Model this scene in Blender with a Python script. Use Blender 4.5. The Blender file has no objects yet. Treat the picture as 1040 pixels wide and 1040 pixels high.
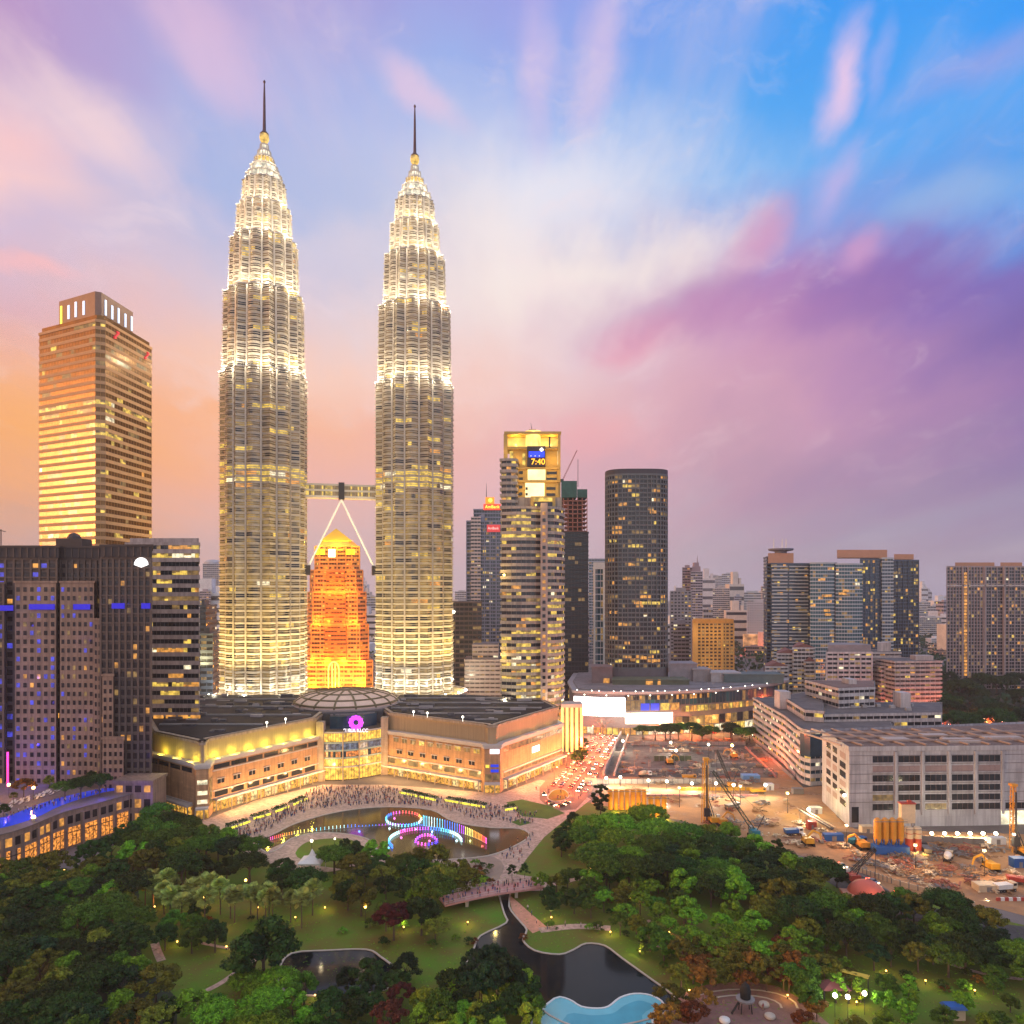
import bpy, bmesh, math, random
import numpy as np
from mathutils import Vector, Matrix
from mathutils.geometry import tessellate_polygon
R = math.radians
rnd = random.Random(7)
sc = bpy.context.scene
col = sc.collection
# ------------------------------------------------------------------ camera: level, lens shifted up, 100 m above the ground
H, F, CX, HY = 100.0, 740.0, 520.0, 600.0
cam = bpy.data.cameras.new('camera'); camo = bpy.data.objects.new('camera', cam); col.objects.link(camo)
camo.location = (0, 0, H); camo.rotation_euler = (R(90), 0, 0)
cam.sensor_width = 36; cam.sensor_fit = 'HORIZONTAL'; cam.lens = 36*F/1040; cam.shift_y = (HY-520)/1040
cam.clip_start = 1; cam.clip_end = 60000
sc.camera = camo
def gp(px, py, z=0.0):            # ground point (height z) seen at a pixel of the 1040 photograph
    d = F*(H-z)/(py-HY); return Vector(((px-CX)/F*d, d, z))
def at(px, d, z=0.0): return Vector(((px-CX)/F*d, d, z))
def zy(py, d): return H-(py-HY)/F*d
def px_of(p): return CX+F*p[0]/p[1], HY+F*(H-p[2])/p[1]
# ------------------------------------------------------------------ world: dusk sky, streaked clouds
def lin(c):
    return tuple((v/255/12.92 if v/255 <= .04045 else ((v/255+.055)/1.055)**2.4) for v in c)
W = bpy.data.worlds.new('World'); sc.world = W; W.use_nodes = True
nt = W.node_tree; nt.nodes.clear()
def N(t, **k):
    n = nt.nodes.new(t)
    for a, b in k.items(): setattr(n, a, b)
    return n
def sock(v, i):
    if hasattr(v, 'is_output'): nt.links.new(v, i)
    else: i.default_value = v
def M(op, a, b=0.0, c=0.0, clamp=False):
    n = N('ShaderNodeMath', operation=op, use_clamp=clamp)
    for v, i in zip((a, b, c), n.inputs): sock(v, i)
    return n.outputs[0]
def VM(op, a, b=(0, 0, 0)):
    n = N('ShaderNodeVectorMath', operation=op); sock(a, n.inputs[0]); sock(b, n.inputs[1]); return n.outputs[0]
def smooth(x, a, b):
    n = N('ShaderNodeMapRange', interpolation_type='SMOOTHSTEP', clamp=True)
    sock(x, n.inputs[0]); n.inputs[1].default_value = a; n.inputs[2].default_value = b; return n.outputs[0]
def mixc(f, a, b, t='MIX'):
    n = N('ShaderNodeMix', data_type='RGBA', blend_type=t)
    sock(f, n.inputs[0]); sock(a, n.inputs[6]); sock(b, n.inputs[7]); return n.outputs[2]
def noise(v, s, d=4, r=.55):
    n = N('ShaderNodeTexNoise'); sock(v, n.inputs['Vector']); n.inputs['Scale'].default_value = s
    n.inputs['Detail'].default_value = d; n.inputs['Roughness'].default_value = r; return n.outputs[0], n.outputs[1]
tc = N('ShaderNodeTexCoord'); D = tc.outputs['Generated']
# soft warp of the direction so that the colour fields get ragged, cloudy borders
def sep(v):
    n = N('ShaderNodeSeparateXYZ'); sock(v, n.inputs[0]); return n.outputs
dx, dy, dz = sep(D)
zc = M('MAXIMUM', dz, .03)
den = M('ADD', zc, .10)
comb = N('ShaderNodeCombineXYZ'); sock(M('DIVIDE', dx, den), comb.inputs[0]); sock(M('MULTIPLY', M('DIVIDE', dy, den), .22), comb.inputs[1])
deck = comb.outputs[0]                                   # cloud deck, drawn out along the line of sight
w1 = noise(deck, 1.5, 5, .6)[1]; w2 = noise(D, 5.0, 5, .55)[1]
warp = VM('ADD', VM('MULTIPLY', VM('SUBTRACT', w1, (.5, .5, .5)), (.16, .16, .16)), VM('MULTIPLY', VM('SUBTRACT', w2, (.5, .5, .5)), (.20, .20, .14)))
Dw = VM('NORMALIZE', VM('ADD', D, warp))
def azel(v):
    x, y, z = sep(v)
    return M('ARCTAN2', x, y), M('ARCSINE', M('MINIMUM', M('MAXIMUM', z, -1.0), 1.0))
az, el = azel(Dw); az0, el0 = azel(D)
azc, elc = azel(VM('NORMALIZE', VM('ADD', D, VM('MULTIPLY', warp, (.45, .45, .45)))))
def PA(x, y):
    a = math.atan((x-CX)/F); return a, math.atan((HY-y)/F*math.cos(a))
SKY = [(0,   [(0,(186,150,200)),(90,(226,196,214)),(150,(250,206,206)),(210,(214,190,214)),(300,(226,178,186)),(380,(248,178,140)),(440,(255,170,100)),(500,(240,166,118)),(560,(205,160,146)),(600,(196,160,150))]),
       (260, [(0,(170,160,216)),(100,(168,178,228)),(200,(164,182,228)),(290,(216,200,216)),(370,(252,204,182)),(430,(255,184,140)),(490,(246,180,160)),(550,(224,182,180)),(600,(216,182,186))]),
       (520, [(0,(150,160,232)),(100,(150,178,238)),(170,(196,206,238)),(250,(238,226,226)),(330,(244,222,220)),(400,(246,204,198)),(450,(240,184,184)),(510,(230,184,192)),(580,(216,188,200)),(600,(214,190,200))]),
       (780, [(0,(44,152,244)),(100,(74,166,244)),(190,(112,178,242)),(250,(150,156,220)),(300,(176,126,188)),(350,(202,146,188)),(410,(208,156,184)),(480,(184,144,174)),(560,(172,160,184)),(600,(180,172,192))]),
       (1040,[(0,(30,150,248)),(100,(62,162,246)),(190,(80,158,236)),(250,(112,112,196)),(310,(122,96,172)),(390,(150,112,174)),(480,(140,120,170)),(560,(154,144,180)),(600,(172,164,192))])]
cols = []
for x, stops in SKY:
    cr = N('ShaderNodeValToRGB'); sock(M('DIVIDE', el, .8), cr.inputs[0])
    e = cr.color_ramp.elements
    pts = sorted((PA(x, y)[1]/.8, lin(c)) for y, c in stops)
    while len(e) < len(pts): e.new(.5)
    for q, (p, c) in zip(e, pts): q.position = p; q.color = (*c, 1)
    cols.append((PA(x, 0)[0], cr.outputs[0]))
sky = cols[0][1]
for (a0, _), (a1, c) in zip(cols, cols[1:]):
    mr = N('ShaderNodeMapRange', clamp=True); sock(az, mr.inputs[0]); mr.inputs[1].default_value = a0; mr.inputs[2].default_value = a1
    sky = mixc(mr.outputs[0], sky, c)
# thin streaks everywhere, then the clouds one can point at: (centre px, half-size along / across in px, tilt, colour, strength)
st = noise(deck, 3.2, 6, .62)[0]
stm = M('MULTIPLY', smooth(st, .46, .74), M('MULTIPLY', smooth(el0, .24, .46), .30))
sky = mixc(stm, sky, (*lin((238, 205, 222)), 1))
puff = M('ADD', M('MULTIPLY', noise(D, 8.0, 6, .6)[0], .40), M('MULTIPLY', noise(deck, 4.2, 8, .70)[0], .60))
CL = [((585, 205), 150, 66, 8, (238, 236, 246), .8), ((600, 282), 160, 40, 4, (254, 240, 232), .85), ((500, 250), 70, 40, 0, (246, 232, 232), .6), ((845, 80), 52, 19, 83, (244, 206, 234), .9),
      ((884, 62), 34, 9, 84, (200, 190, 240), .35), ((603, 60), 90, 24, 86, (220, 196, 232), .7), ((546, 75), 80, 20, 95, (218, 194, 232), .6), ((850, 190), 46, 20, 60, (206, 182, 232), .7), ((770, 252), 40, 20, 50, (216, 150, 190), .8),
      ((873, 265), 28, 16, 35, (214, 160, 206), .9), ((425, 104), 60, 16, -35, (236, 202, 226), .7), ((222, 50), 80, 32, -50, (236, 196, 222), .6), ((120, 128), 80, 26, -35, (255, 216, 216), .7), ((20, 130), 60, 46, 20, (255, 202, 200), .75),
      ((70, 90), 120, 40, -15, (240, 214, 220), .55), ((35, 264), 52, 9, -6, (255, 190, 190), .7), ((995, 68), 58, 24, 4, (166, 164, 226), .6), ((985, 200), 70, 18, 6, (150, 186, 232), .7), ((350, 245), 66, 22, 20, (216, 206, 224), .6),
      ((640, 348), 40, 20, 10, (252, 168, 180), .6), ((880, 300), 200, 34, 2, (128, 90, 172), .6), ((720, 330), 120, 26, 4, (206, 140, 184), .5), ((40, 430), 90, 46, 0, (255, 178, 96), .6), ((600, 440), 60, 26, 0, (250, 172, 176), .5)]
for (cx, cy), la, lb, tilt, c, s in CL:
    a, e = PA(cx, cy); k = F
    u = M('MULTIPLY', M('SUBTRACT', azc, a), k*math.cos(a)**-.6); v = M('MULTIPLY', M('SUBTRACT', elc, e), k/math.cos(a)**.5/math.cos(e)**1.6)
    t = R(tilt)
    p = M('DIVIDE', M('ADD', M('MULTIPLY', u, math.cos(t)), M('MULTIPLY', v, math.sin(t))), la)
    q = M('DIVIDE', M('SUBTRACT', M('MULTIPLY', v, math.cos(t)), M('MULTIPLY', u, math.sin(t))), lb)
    r2 = M('SQRT', M('ADD', M('MULTIPLY', p, p), M('MULTIPLY', q, q)))
    m = M('SUBTRACT', M('ADD', 1.0, M('MULTIPLY', M('SUBTRACT', puff, .5), 2.4)), r2)
    m = M('MULTIPLY', smooth(m, -.45, 1.0), s*.92, clamp=True)
    sky = mixc(m, sky, (*lin(c), 1))
vs = VM('MULTIPLY', Dw, (1, 1, 2.6)); wisp = noise(vs, 7.0, 9, .66)[0]                      # fine torn wisps through the whole sky
sky = mixc(M('MULTIPLY', smooth(wisp, .50, .76), M('MULTIPLY', smooth(el0, .05, .25), .30)), sky, (*lin((250, 226, 230)), 1))
# away from the picture: unseen sky overhead and behind, brightened to light walls facing the camera
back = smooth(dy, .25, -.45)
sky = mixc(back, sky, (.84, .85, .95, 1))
sky = mixc(smooth(dz, .66, .85), sky, (.64, .73, .90, 1))
dt = N('ShaderNodeVectorMath', operation='DOT_PRODUCT'); sock(D, dt.inputs[0]); dt.inputs[1].default_value = (-.972, -.20, .12)
sky = mixc(M('MULTIPLY', smooth(dt.outputs['Value'], .55, .99), .9), sky, (1.10, .44, .13, 1))   # the afterglow, out of the picture to the left
low = smooth(dz, 0.0, -.05)
sky = mixc(low, sky, (.34, .29, .32, 1))
ns = N('ShaderNodeTexSky', sky_type='NISHITA', sun_disc=False, sun_elevation=R(3), sun_rotation=R(-80))
sky = mixc(1.0, sky, mixc(1.0, ns.outputs[0], (.012, .012, .012, 1), 'MULTIPLY'), 'ADD')
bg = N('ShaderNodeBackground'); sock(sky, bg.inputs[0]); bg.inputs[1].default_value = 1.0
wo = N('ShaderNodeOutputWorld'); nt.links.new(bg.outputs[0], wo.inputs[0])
# ------------------------------------------------------------------ the low sun behind thin cloud, far left
sl = bpy.data.lights.new('sun', 'SUN'); so = bpy.data.objects.new('sun', sl); col.objects.link(so)
sl.energy = 2.3; sl.angle = R(12); sl.color = (1, .50, .20)
so.rotation_euler = Vector((.97, .20, -.10)).to_track_quat('-Z', 'Y').to_euler()
sc.view_settings.view_transform = 'Standard'; sc.view_settings.look = 'None'; sc.view_settings.exposure = 0.0; sc.view_settings.gamma = 1
sc.render.engine = 'CYCLES'
cy = sc.cycles
cy.use_denoising = True
cy.max_bounces = 4; cy.diffuse_bounces = 2; cy.glossy_bounces = 2; cy.transmission_bounces = 2; cy.volume_bounces = 0; cy.transparent_max_bounces = 8
cy.sample_clamp_indirect = 4; cy.caustics_reflective = False; cy.caustics_refractive = False
# ------------------------------------------------------------------ materials
MATS = {}
def mat(name, c, rough=.7, metal=0.0, var=.15, vs=.25, em=None, es=0.0, spec=.4, bump=0.0, c2=None, stretch=None, sample=False, alpha=1.0):
    if name in MATS: return MATS[name]
    m = bpy.data.materials.new(name); m.use_nodes = True; t = m.node_tree; b = t.nodes['Principled BSDF']
    b.inputs['Roughness'].default_value = rough; b.inputs['Metallic'].default_value = metal; b.inputs['Specular IOR Level'].default_value = spec
    b.inputs['Base Color'].default_value = (*c, 1)
    if var or c2:
        g = t.nodes.new('ShaderNodeTexCoord'); n = t.nodes.new('ShaderNodeTexNoise'); n.inputs['Scale'].default_value = vs; n.inputs['Detail'].default_value = 6; n.inputs['Roughness'].default_value = .65
        src = g.outputs['Object']
        if stretch:
            mp = t.nodes.new('ShaderNodeMapping'); mp.inputs['Scale'].default_value = stretch; t.links.new(src, mp.inputs[0]); src = mp.outputs[0]
        t.links.new(src, n.inputs['Vector'])
        r = t.nodes.new('ShaderNodeValToRGB'); t.links.new(n.outputs[0], r.inputs[0])
        r.color_ramp.elements[0].position = .3; r.color_ramp.elements[1].position = .7
        lo = c2 or tuple(v*(1-var) for v in c); hi = c if c2 else tuple(min(1, v*(1+var)) for v in c)
        r.color_ramp.elements[0].color = (*lo, 1); r.color_ramp.elements[1].color = (*hi, 1)
        t.links.new(r.outputs[0], b.inputs['Base Color'])
        if bump:
            bp = t.nodes.new('ShaderNodeBump'); bp.inputs['Strength'].default_value = bump; bp.inputs['Distance'].default_value = .3
            t.links.new(n.outputs[0], bp.inputs['Height']); t.links.new(bp.outputs[0], b.inputs['Normal'])
    if em:
        b.inputs['Emission Color'].default_value = (*em, 1); b.inputs['Emission Strength'].default_value = es
        if es and not sample: m.cycles.emission_sampling = 'NONE'
    if alpha < 1: b.inputs['Alpha'].default_value = alpha
    MATS[name] = m; return m
def lit(name, c, s, sc_=.35, contrast=.75):       # a lit room: light fittings, furniture and blinds give it an uneven glow; also added glow in unlit glass
    if name in MATS: return MATS[name]
    m = bpy.data.materials.new(name); m.use_nodes = True; t = m.node_tree; b = t.nodes['Principled BSDF']
    b.inputs['Base Color'].default_value = (.05, .05, .05, 1); b.inputs['Roughness'].default_value = .2
    g = t.nodes.new('ShaderNodeTexCoord'); n = t.nodes.new('ShaderNodeTexNoise'); n.inputs['Scale'].default_value = sc_; n.inputs['Detail'].default_value = 3
    t.links.new(g.outputs['Object'], n.inputs['Vector'])
    mr = t.nodes.new('ShaderNodeMapRange'); mr.inputs[1].default_value = .35; mr.inputs[2].default_value = .65; mr.inputs[3].default_value = s*(1-contrast); mr.inputs[4].default_value = s
    t.links.new(n.outputs[0], mr.inputs[0]); t.links.new(mr.outputs[0], b.inputs['Emission Strength']); b.inputs['Emission Color'].default_value = (*c, 1)
    m.cycles.emission_sampling = 'NONE'; MATS[name] = m; return m
GLASS = mat('dark_glass', (.018, .022, .030), .12, 0, .5, .08, spec=.6)
GLASSB = mat('blue_glass', (.02, .05, .085), .12, 0, .4, .08, spec=.7)
GLASST = mat('teal_glass', (.018, .085, .115), .15, 0, .4, .08, spec=.6)
L_Y = lit('lit_yellow_room', (1, .66, .10), 1.25); L_W = lit('lit_warm_room', (1, .42, .07), 1.1); L_P = lit('lit_pale_room', (1, .86, .55), 1.6); L_D = lit('dim_room', (1, .58, .17), .34); L_G = lit('gold_glow_glass', (1, .60, .14), .42, .16, .95); L_H = lit('faint_glow_glass', (1, .58, .20), .24, .16, .95)  # last two: gold glow put into the twin towers' unlit glass
WIN = [GLASS, L_Y, L_W, L_P, L_D]; WINP = [GLASS, L_Y, L_W, L_P, L_G, L_H]; WINB = [GLASSB, L_Y, L_W, L_P, L_D]; WINT = [GLASST, L_Y, L_W, L_P, L_D]
def pick(r, p, mix=(.5, .2, .3)):
    if r.random() > p: return 4 if r.random() < .12 else 0
    q = r.random(); return 1 if q < mix[0] else 2 if q < mix[0]+mix[1] else 3
def panelize(m, w=2.6, h=1.3, joint=.72, streak=.16):      # cladding joints, panel-to-panel tone and rain streaks
    t = m.node_tree; b = t.nodes['Principled BSDF']; i = b.inputs['Base Color']; base = i.links[0].from_socket if i.links else None
    g = t.nodes.new('ShaderNodeTexCoord'); s = t.nodes.new('ShaderNodeSeparateXYZ'); t.links.new(g.outputs['Object'], s.inputs[0]); a = t.nodes.new('ShaderNodeMath'); t.links.new(s.outputs[0], a.inputs[0]); t.links.new(s.outputs[1], a.inputs[1])
    c = t.nodes.new('ShaderNodeCombineXYZ'); t.links.new(a.outputs[0], c.inputs[0]); t.links.new(s.outputs[2], c.inputs[1]); k = t.nodes.new('ShaderNodeTexBrick'); t.links.new(c.outputs[0], k.inputs['Vector']); k.offset = 0
    for n, v in (('Scale', 1), ('Mortar Size', .035), ('Brick Width', w), ('Row Height', h)): k.inputs[n].default_value = v
    k.inputs['Color1'].default_value = (1, 1, 1, 1); k.inputs['Color2'].default_value = (.86, .86, .86, 1); k.inputs['Mortar'].default_value = (joint, joint, joint, 1)
    mp = t.nodes.new('ShaderNodeMapping'); mp.inputs['Scale'].default_value = (.8, .8, .06); t.links.new(g.outputs['Object'], mp.inputs[0]); n = t.nodes.new('ShaderNodeTexNoise'); n.inputs['Scale'].default_value = 1; n.inputs['Detail'].default_value = 5; t.links.new(mp.outputs[0], n.inputs['Vector'])
    r = t.nodes.new('ShaderNodeMapRange'); r.inputs[1].default_value = .35; r.inputs[2].default_value = .6; r.inputs[3].default_value = 1-streak*2; r.inputs[4].default_value = 1; t.links.new(n.outputs[0], r.inputs[0])
    x = t.nodes.new('ShaderNodeMix'); x.data_type = 'RGBA'; x.blend_type = 'MULTIPLY'; x.inputs[0].default_value = 1; t.links.new(k.outputs[0], x.inputs[6]); t.links.new(r.outputs[0], x.inputs[7])
    y = t.nodes.new('ShaderNodeMix'); y.data_type = 'RGBA'; y.blend_type = 'MULTIPLY'; y.inputs[0].default_value = 1; t.links.new(x.outputs[2], y.inputs[6])
    if base: t.links.new(base, y.inputs[7])
    else: y.inputs[7].default_value = i.default_value
    t.links.new(y.outputs[2], i); return m
# ------------------------------------------------------------------ mesh builder
ORG = {}
class MB:
    def __init__(s): s.v = []; s.f = []; s.m = []
    def poly(s, pts, m=0): b = len(s.v); s.v += [tuple(p) for p in pts]; s.f.append(tuple(range(b, b+len(pts)))); s.m.append(m)
    def box(s, x0, x1, y0, y1, z0, z1, m=0): s.prism([(x0, y0), (x1, y0), (x1, y1), (x0, y1)], z0, z1, m)
    def prism(s, p, z0, z1, m=0, mt=None, top=True, bottom=True, p2=None):
        p2 = p2 or p; b = len(s.v); n = len(p)
        s.v += [(q[0], q[1], z0) for q in p]+[(q[0], q[1], z1) for q in p2]
        for i in range(n): j = (i+1) % n; s.f.append((b+i, b+j, b+n+j, b+n+i)); s.m.append(m)
        if top: s.f.append(tuple(range(b+n, b+2*n))); s.m.append(m if mt is None else mt)
        if bottom: s.f.append(tuple(range(b+n-1, b-1, -1))); s.m.append(m)
    def bar(s, a, b, w, h=None, m=0):            # square bar from a to b
        a, b = Vector(a), Vector(b); d = (b-a).normalized(); h = h or w
        u = d.cross(Vector((0, 0, 1))); u = u.normalized() if u.length > 1e-4 else Vector((1, 0, 0)); v = u.cross(d)
        k = len(s.v)
        for c in (a, b):
            for i, j in ((-1, -1), (1, -1), (1, 1), (-1, 1)): s.v.append(tuple(c+u*w/2*i+v*h/2*j))
        for q in ((0, 1, 5, 4), (1, 2, 6, 5), (2, 3, 7, 6), (3, 0, 4, 7), (3, 2, 1, 0), (4, 5, 6, 7)): s.f.append(tuple(k+i for i in q)); s.m.append(m)
    def loft(s, rings, m=0, cap=True):
        k = len(s.v); n = len(rings[0])
        for r in rings: s.v += [tuple(p) for p in r]
        for a in range(len(rings)-1):
            mm = m[a] if isinstance(m, list) else m
            for i in range(n): j = (i+1) % n; s.f.append((k+a*n+i, k+a*n+j, k+(a+1)*n+j, k+(a+1)*n+i)); s.m.append(mm)
        if cap:
            mm = m[0] if isinstance(m, list) else m
            s.f.append(tuple(range(k+n-1, k-1, -1))); s.m.append(mm)
            b = k+(len(rings)-1)*n; s.f.append(tuple(range(b, b+n))); s.m.append(m[-1] if isinstance(m, list) else m)
    def lathe(s, c, prof, n=12, m=0):            # prof: (radius, height)
        s.loft([[(c[0]+max(r, .01)*math.cos(2*math.pi*i/n), c[1]+max(r, .01)*math.sin(2*math.pi*i/n), c[2]+h) for i in range(n)] for r, h in prof], m)
    def ball(s, c, r, n=10, m=0, sz=1.0): s.lathe(c, [(r*math.sin(math.pi*i/8), -r*sz*math.cos(math.pi*i/8)) for i in range(9)], n, m)
    def tube(s, a, b, r0, r1=None, n=8, m=0):
        a, b = Vector(a), Vector(b); r1 = r0 if r1 is None else r1; d = (b-a).normalized()
        u = d.cross(Vector((0, 0, 1))); u = u.normalized() if u.length > 1e-4 else Vector((1, 0, 0)); v = u.cross(d)
        s.loft([[c+u*r*math.cos(2*math.pi*i/n)+v*r*math.sin(2*math.pi*i/n) for i in range(n)][::-1] for c, r in ((a, r0), (b, r1))], m)
    def build(s, name, mats, parent=None, smooth=False):
        o = ORG.get(parent.name, (0, 0, 0)) if parent is not None else (0, 0, 0)
        me = bpy.data.meshes.new(name)
        me.from_pydata([(a-o[0], b-o[1], c-o[2]) for a, b, c in s.v], [], s.f)
        mats = mats if isinstance(mats, (list, tuple)) else [mats]
        for x in mats: me.materials.append(x)
        me.polygons.foreach_set('material_index', s.m)
        if smooth: me.polygons.foreach_set('use_smooth', [True]*len(s.f))
        ob = bpy.data.objects.new(name, me); col.objects.link(ob)
        if parent is not None: ob.parent = parent; ORG[ob.name] = o
        return ob
def tag(o, label, cat, group=None):
    if not 4 <= len(label.split()) <= 16: print('LABEL', len(label.split()), label)
    o['label'] = label; o['category'] = cat
    if group: o['group'] = group
    return o
def thing(name, label, cat, loc=(0, 0, 0), group=None):
    o = bpy.data.objects.new(name, None); col.objects.link(o); o.location = loc; ORG[o.name] = tuple(loc); return tag(o, label, cat, group)
def kind(o, k='structure'): o['kind'] = k; return o
def dup(t, loc=None, rz=None, scale=None, label=None, group=None):
    c = t.copy(); col.objects.link(c)
    if loc is not None: c.location = loc
    if rz is not None: c.rotation_euler = (0, 0, rz)
    if scale is not None: c.scale = (scale,)*3 if not isinstance(scale, tuple) else scale
    if label: c['label'] = label
    if group: c['group'] = group
    for k in list(t.children):
        a = k.copy(); col.objects.link(a); a.parent = c
        for g in list(k.children): b = g.copy(); col.objects.link(b); b.parent = a
    return c
def light(name, loc, e, c, parent=None, r=.5, spot=None, to=None, blend=.6):
    l = bpy.data.lights.new(name, 'SPOT' if spot else 'POINT'); l.energy = e; l.color = c; l.shadow_soft_size = r
    o = bpy.data.objects.new(name, l); col.objects.link(o)
    if spot:
        l.spot_size = R(spot); l.spot_blend = blend; o.rotation_euler = (Vector(to)-Vector(loc)).to_track_quat('-Z', 'Y').to_euler()
    if parent is not None:
        q = ORG[parent.name]; o.parent = parent; o.location = (loc[0]-q[0], loc[1]-q[1], loc[2]-q[2])
    else: o.location = loc
    return o
def words(txt, size, loc, rz, m, name, parent, depth=.1, upright=True, width=None):      # raised lettering
    cu = bpy.data.curves.new(name, 'FONT'); cu.body = txt; cu.size = size; cu.extrude = depth; cu.align_x = 'CENTER'; cu.align_y = 'CENTER'
    t = bpy.data.objects.new(name, cu); col.objects.link(t); bpy.context.view_layer.update()
    me = bpy.data.meshes.new_from_object(t.evaluated_get(bpy.context.evaluated_depsgraph_get())); bpy.data.objects.remove(t)
    if width:
        xs = [v.co.x for v in me.vertices]; k = width/(max(xs)-min(xs))
        for v in me.vertices: v.co.x *= k
    me.materials.clear(); me.materials.append(m)
    o = bpy.data.objects.new(name, me); col.objects.link(o); q = ORG[parent.name]
    o.parent = parent; o.location = Vector(loc)-Vector(q); o.rotation_euler = (R(90), 0, rz); return o
def offset(p, d):                 # grow a counter-clockwise outline by d
    n = len(p); out = []
    for i in range(n):
        a, b, c = Vector(p[i-1][:2]), Vector(p[i][:2]), Vector(p[(i+1) % n][:2])
        e1, e2 = (b-a).normalized(), (c-b).normalized()
        n1, n2 = Vector((e1.y, -e1.x)), Vector((e2.y, -e2.x)); k = (n1+n2); L = max(k.length_squared, .3)
        out.append(tuple(b+k*(2*d/L)))
    return out
def rect(x0, x1, d, depth, yaw=0.0):   # footprint whose front edge spans pixels x0..x1 at distance d
    a, b = at(x0, d), at(x1, d); w = (b-a).length; t = R(yaw); u = Vector((math.cos(t), math.sin(t))); v = Vector((-u.y, u.x)); a = a.to_2d()
    p = [tuple(a), tuple(a+u*w), tuple(a+u*w+v*depth), tuple(a+v*depth)]
    if d >= 500 and depth >= 12 and not yaw:           # footprints taper to the rear: the flank away from the street stays narrow
        if x0 > CX: p[3] = (min(at(x0+.4, d+depth).x, a.x+.7*w), p[3][1])
        if x1 < CX: p[2] = (max(at(x1-.4, d+depth).x, a.x+.3*w), p[2][1])
    return p
def cells(p, z0, z1, cw, gap=.12, out=.06, skip=None):
    n = len(p)
    for i in range(n):
        a, b = Vector(p[i]), Vector(p[(i+1) % n]); L = (b-a).length
        if L < .8: continue
        e = (b-a)/L; nn = Vector((e.y, -e.x))*out; k = max(1, round(L/cw))
        for j in range(k):
            s0, s1 = L*j/k+gap/2*cw, L*(j+1)/k-gap/2*cw
            q0, q1 = a+e*s0+nn, a+e*s1+nn
            yield [(q0.x, q0.y, z0), (q1.x, q1.y, z0), (q1.x, q1.y, z1), (q0.x, q0.y, z1)], i, j, k
def storeys(root, poly, z0, z1, fh, wall, win, p=.15, cw=3.0, band=.42, proud=.4, piers=0, pw=.5, mix=(.5, .2, .3), seed=1, litrow=None, roof=None, parapet=1.2, name='window_band', core=None, wname='wall', cluster=0, gap=.12):
    """wall (core, a projecting spandrel per storey, piers), one window_band per storey, roof"""
    r = random.Random(seed); w = MB(); nf = max(1, round((z1-z0)/fh)); fh = (z1-z0)/nf
    w.prism(poly, z0, z1, 1); op = offset(poly, proud)
    for k in range(nf):
        z = z0+k*fh; w.prism(op, z-.02*(k % 2)-.01, z+fh*band, 0)
    w.prism(offset(poly, proud+.15), z1-.3, z1+parapet, 0, top=False)
    w.prism(poly, z1, z1+parapet-.3, 0)
    if piers:
        for q, i, j, kk in cells(offset(poly, proud*.6), z0, z1, cw, 0, 0):
            if j % piers == 0:
                c = Vector(q[0]); n = (Vector(q[1])-c).normalized()
                w.bar(c, (c.x, c.y, z1), pw, proud+.5)
    w.build(wname, [wall, core or wall], root)
    for k in range(nf):
        z = z0+k*fh+fh*band; b = MB(); row = p if litrow is None else litrow(k, nf, p); last = 0
        for q, i, j, kk in cells(poly, z+.05, z0+(k+1)*fh-.08, cw, gap):
            if cluster and r.random() < cluster: mi = last
            else: mi = last = pick(r, row, mix)
            if mi and mi < 4 and r.random() < .45:          # blinds partly down
                t = r.uniform(.35, .75); m0 = (q[0][0], q[0][1], q[0][2]+(q[3][2]-q[0][2])*t); m1 = (q[1][0], q[1][1], m0[2]); b.poly([q[0], q[1], m1, m0], mi); b.poly([m0, m1, q[2], q[3]], 4)
            else: b.poly(q, mi)
        if b.f: b.build(name, win, root)
    rf = MB(); rf.prism(offset(poly, -.1), z1+parapet-.28, z1+parapet-.12); ro = rf.build('roof', roof or ROOF, root)
    return ro
ROOF = mat('roof_felt', (.13, .115, .12), .9, 0, .3, .15)
# ------------------------------------------------------------------ ground, roads, water, park surfaces
GROUND = mat('city_ground', (.15, .125, .12), .9, 0, .45, .02)
def sheet(name, pts, z, m, smooth=0, thick=0.0, px=True):
    p = [tuple(gp(*q)[:2]) for q in pts] if px else list(pts)
    if smooth: p = catmull(p, smooth)
    b = MB()
    if thick:
        p = ccw(p); k = len(p); b.v += [(x, y, z) for x, y in p]
        for i in range(k): j = (i+1) % k; b.poly([(*p[i], z-thick), (*p[j], z-thick), (*p[j], z), (*p[i], z)])
    tri = tessellate_polygon([[Vector((x, y, 0)) for x, y in p]]); k = len(b.v); b.v += [(x, y, z) for x, y in p]
    for t in tri:
        a, c, d = (Vector(p[i]) for i in t); t = t if (c-a).cross(d-a) > 0 else t[::-1]
        b.f.append(tuple(k+i for i in t)); b.m.append(0)
    return kind(b.build(name, m)), p
def ccw(p): return p if sum(p[i-1][0]*p[i][1]-p[i][0]*p[i-1][1] for i in range(len(p))) > 0 else p[::-1]
def catmull(p, k, closed=True):
    out = []; n = len(p)
    for i in range(n if closed else n-1):
        if closed: a, b, c, d = (Vector(p[(i+j) % n][:2]) for j in (-1, 0, 1, 2))
        else: a, b, c, d = (Vector(p[min(max(i+j, 0), n-1)][:2]) for j in (-1, 0, 1, 2))
        for s in range(k):
            t = s/k; out.append(tuple(.5*((2*b)+(c-a)*t+(2*a-5*b+4*c-d)*t*t+(3*b-a-3*c+d)*t**3)))
    if not closed: out.append(tuple(p[-1][:2]))
    return out
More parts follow.
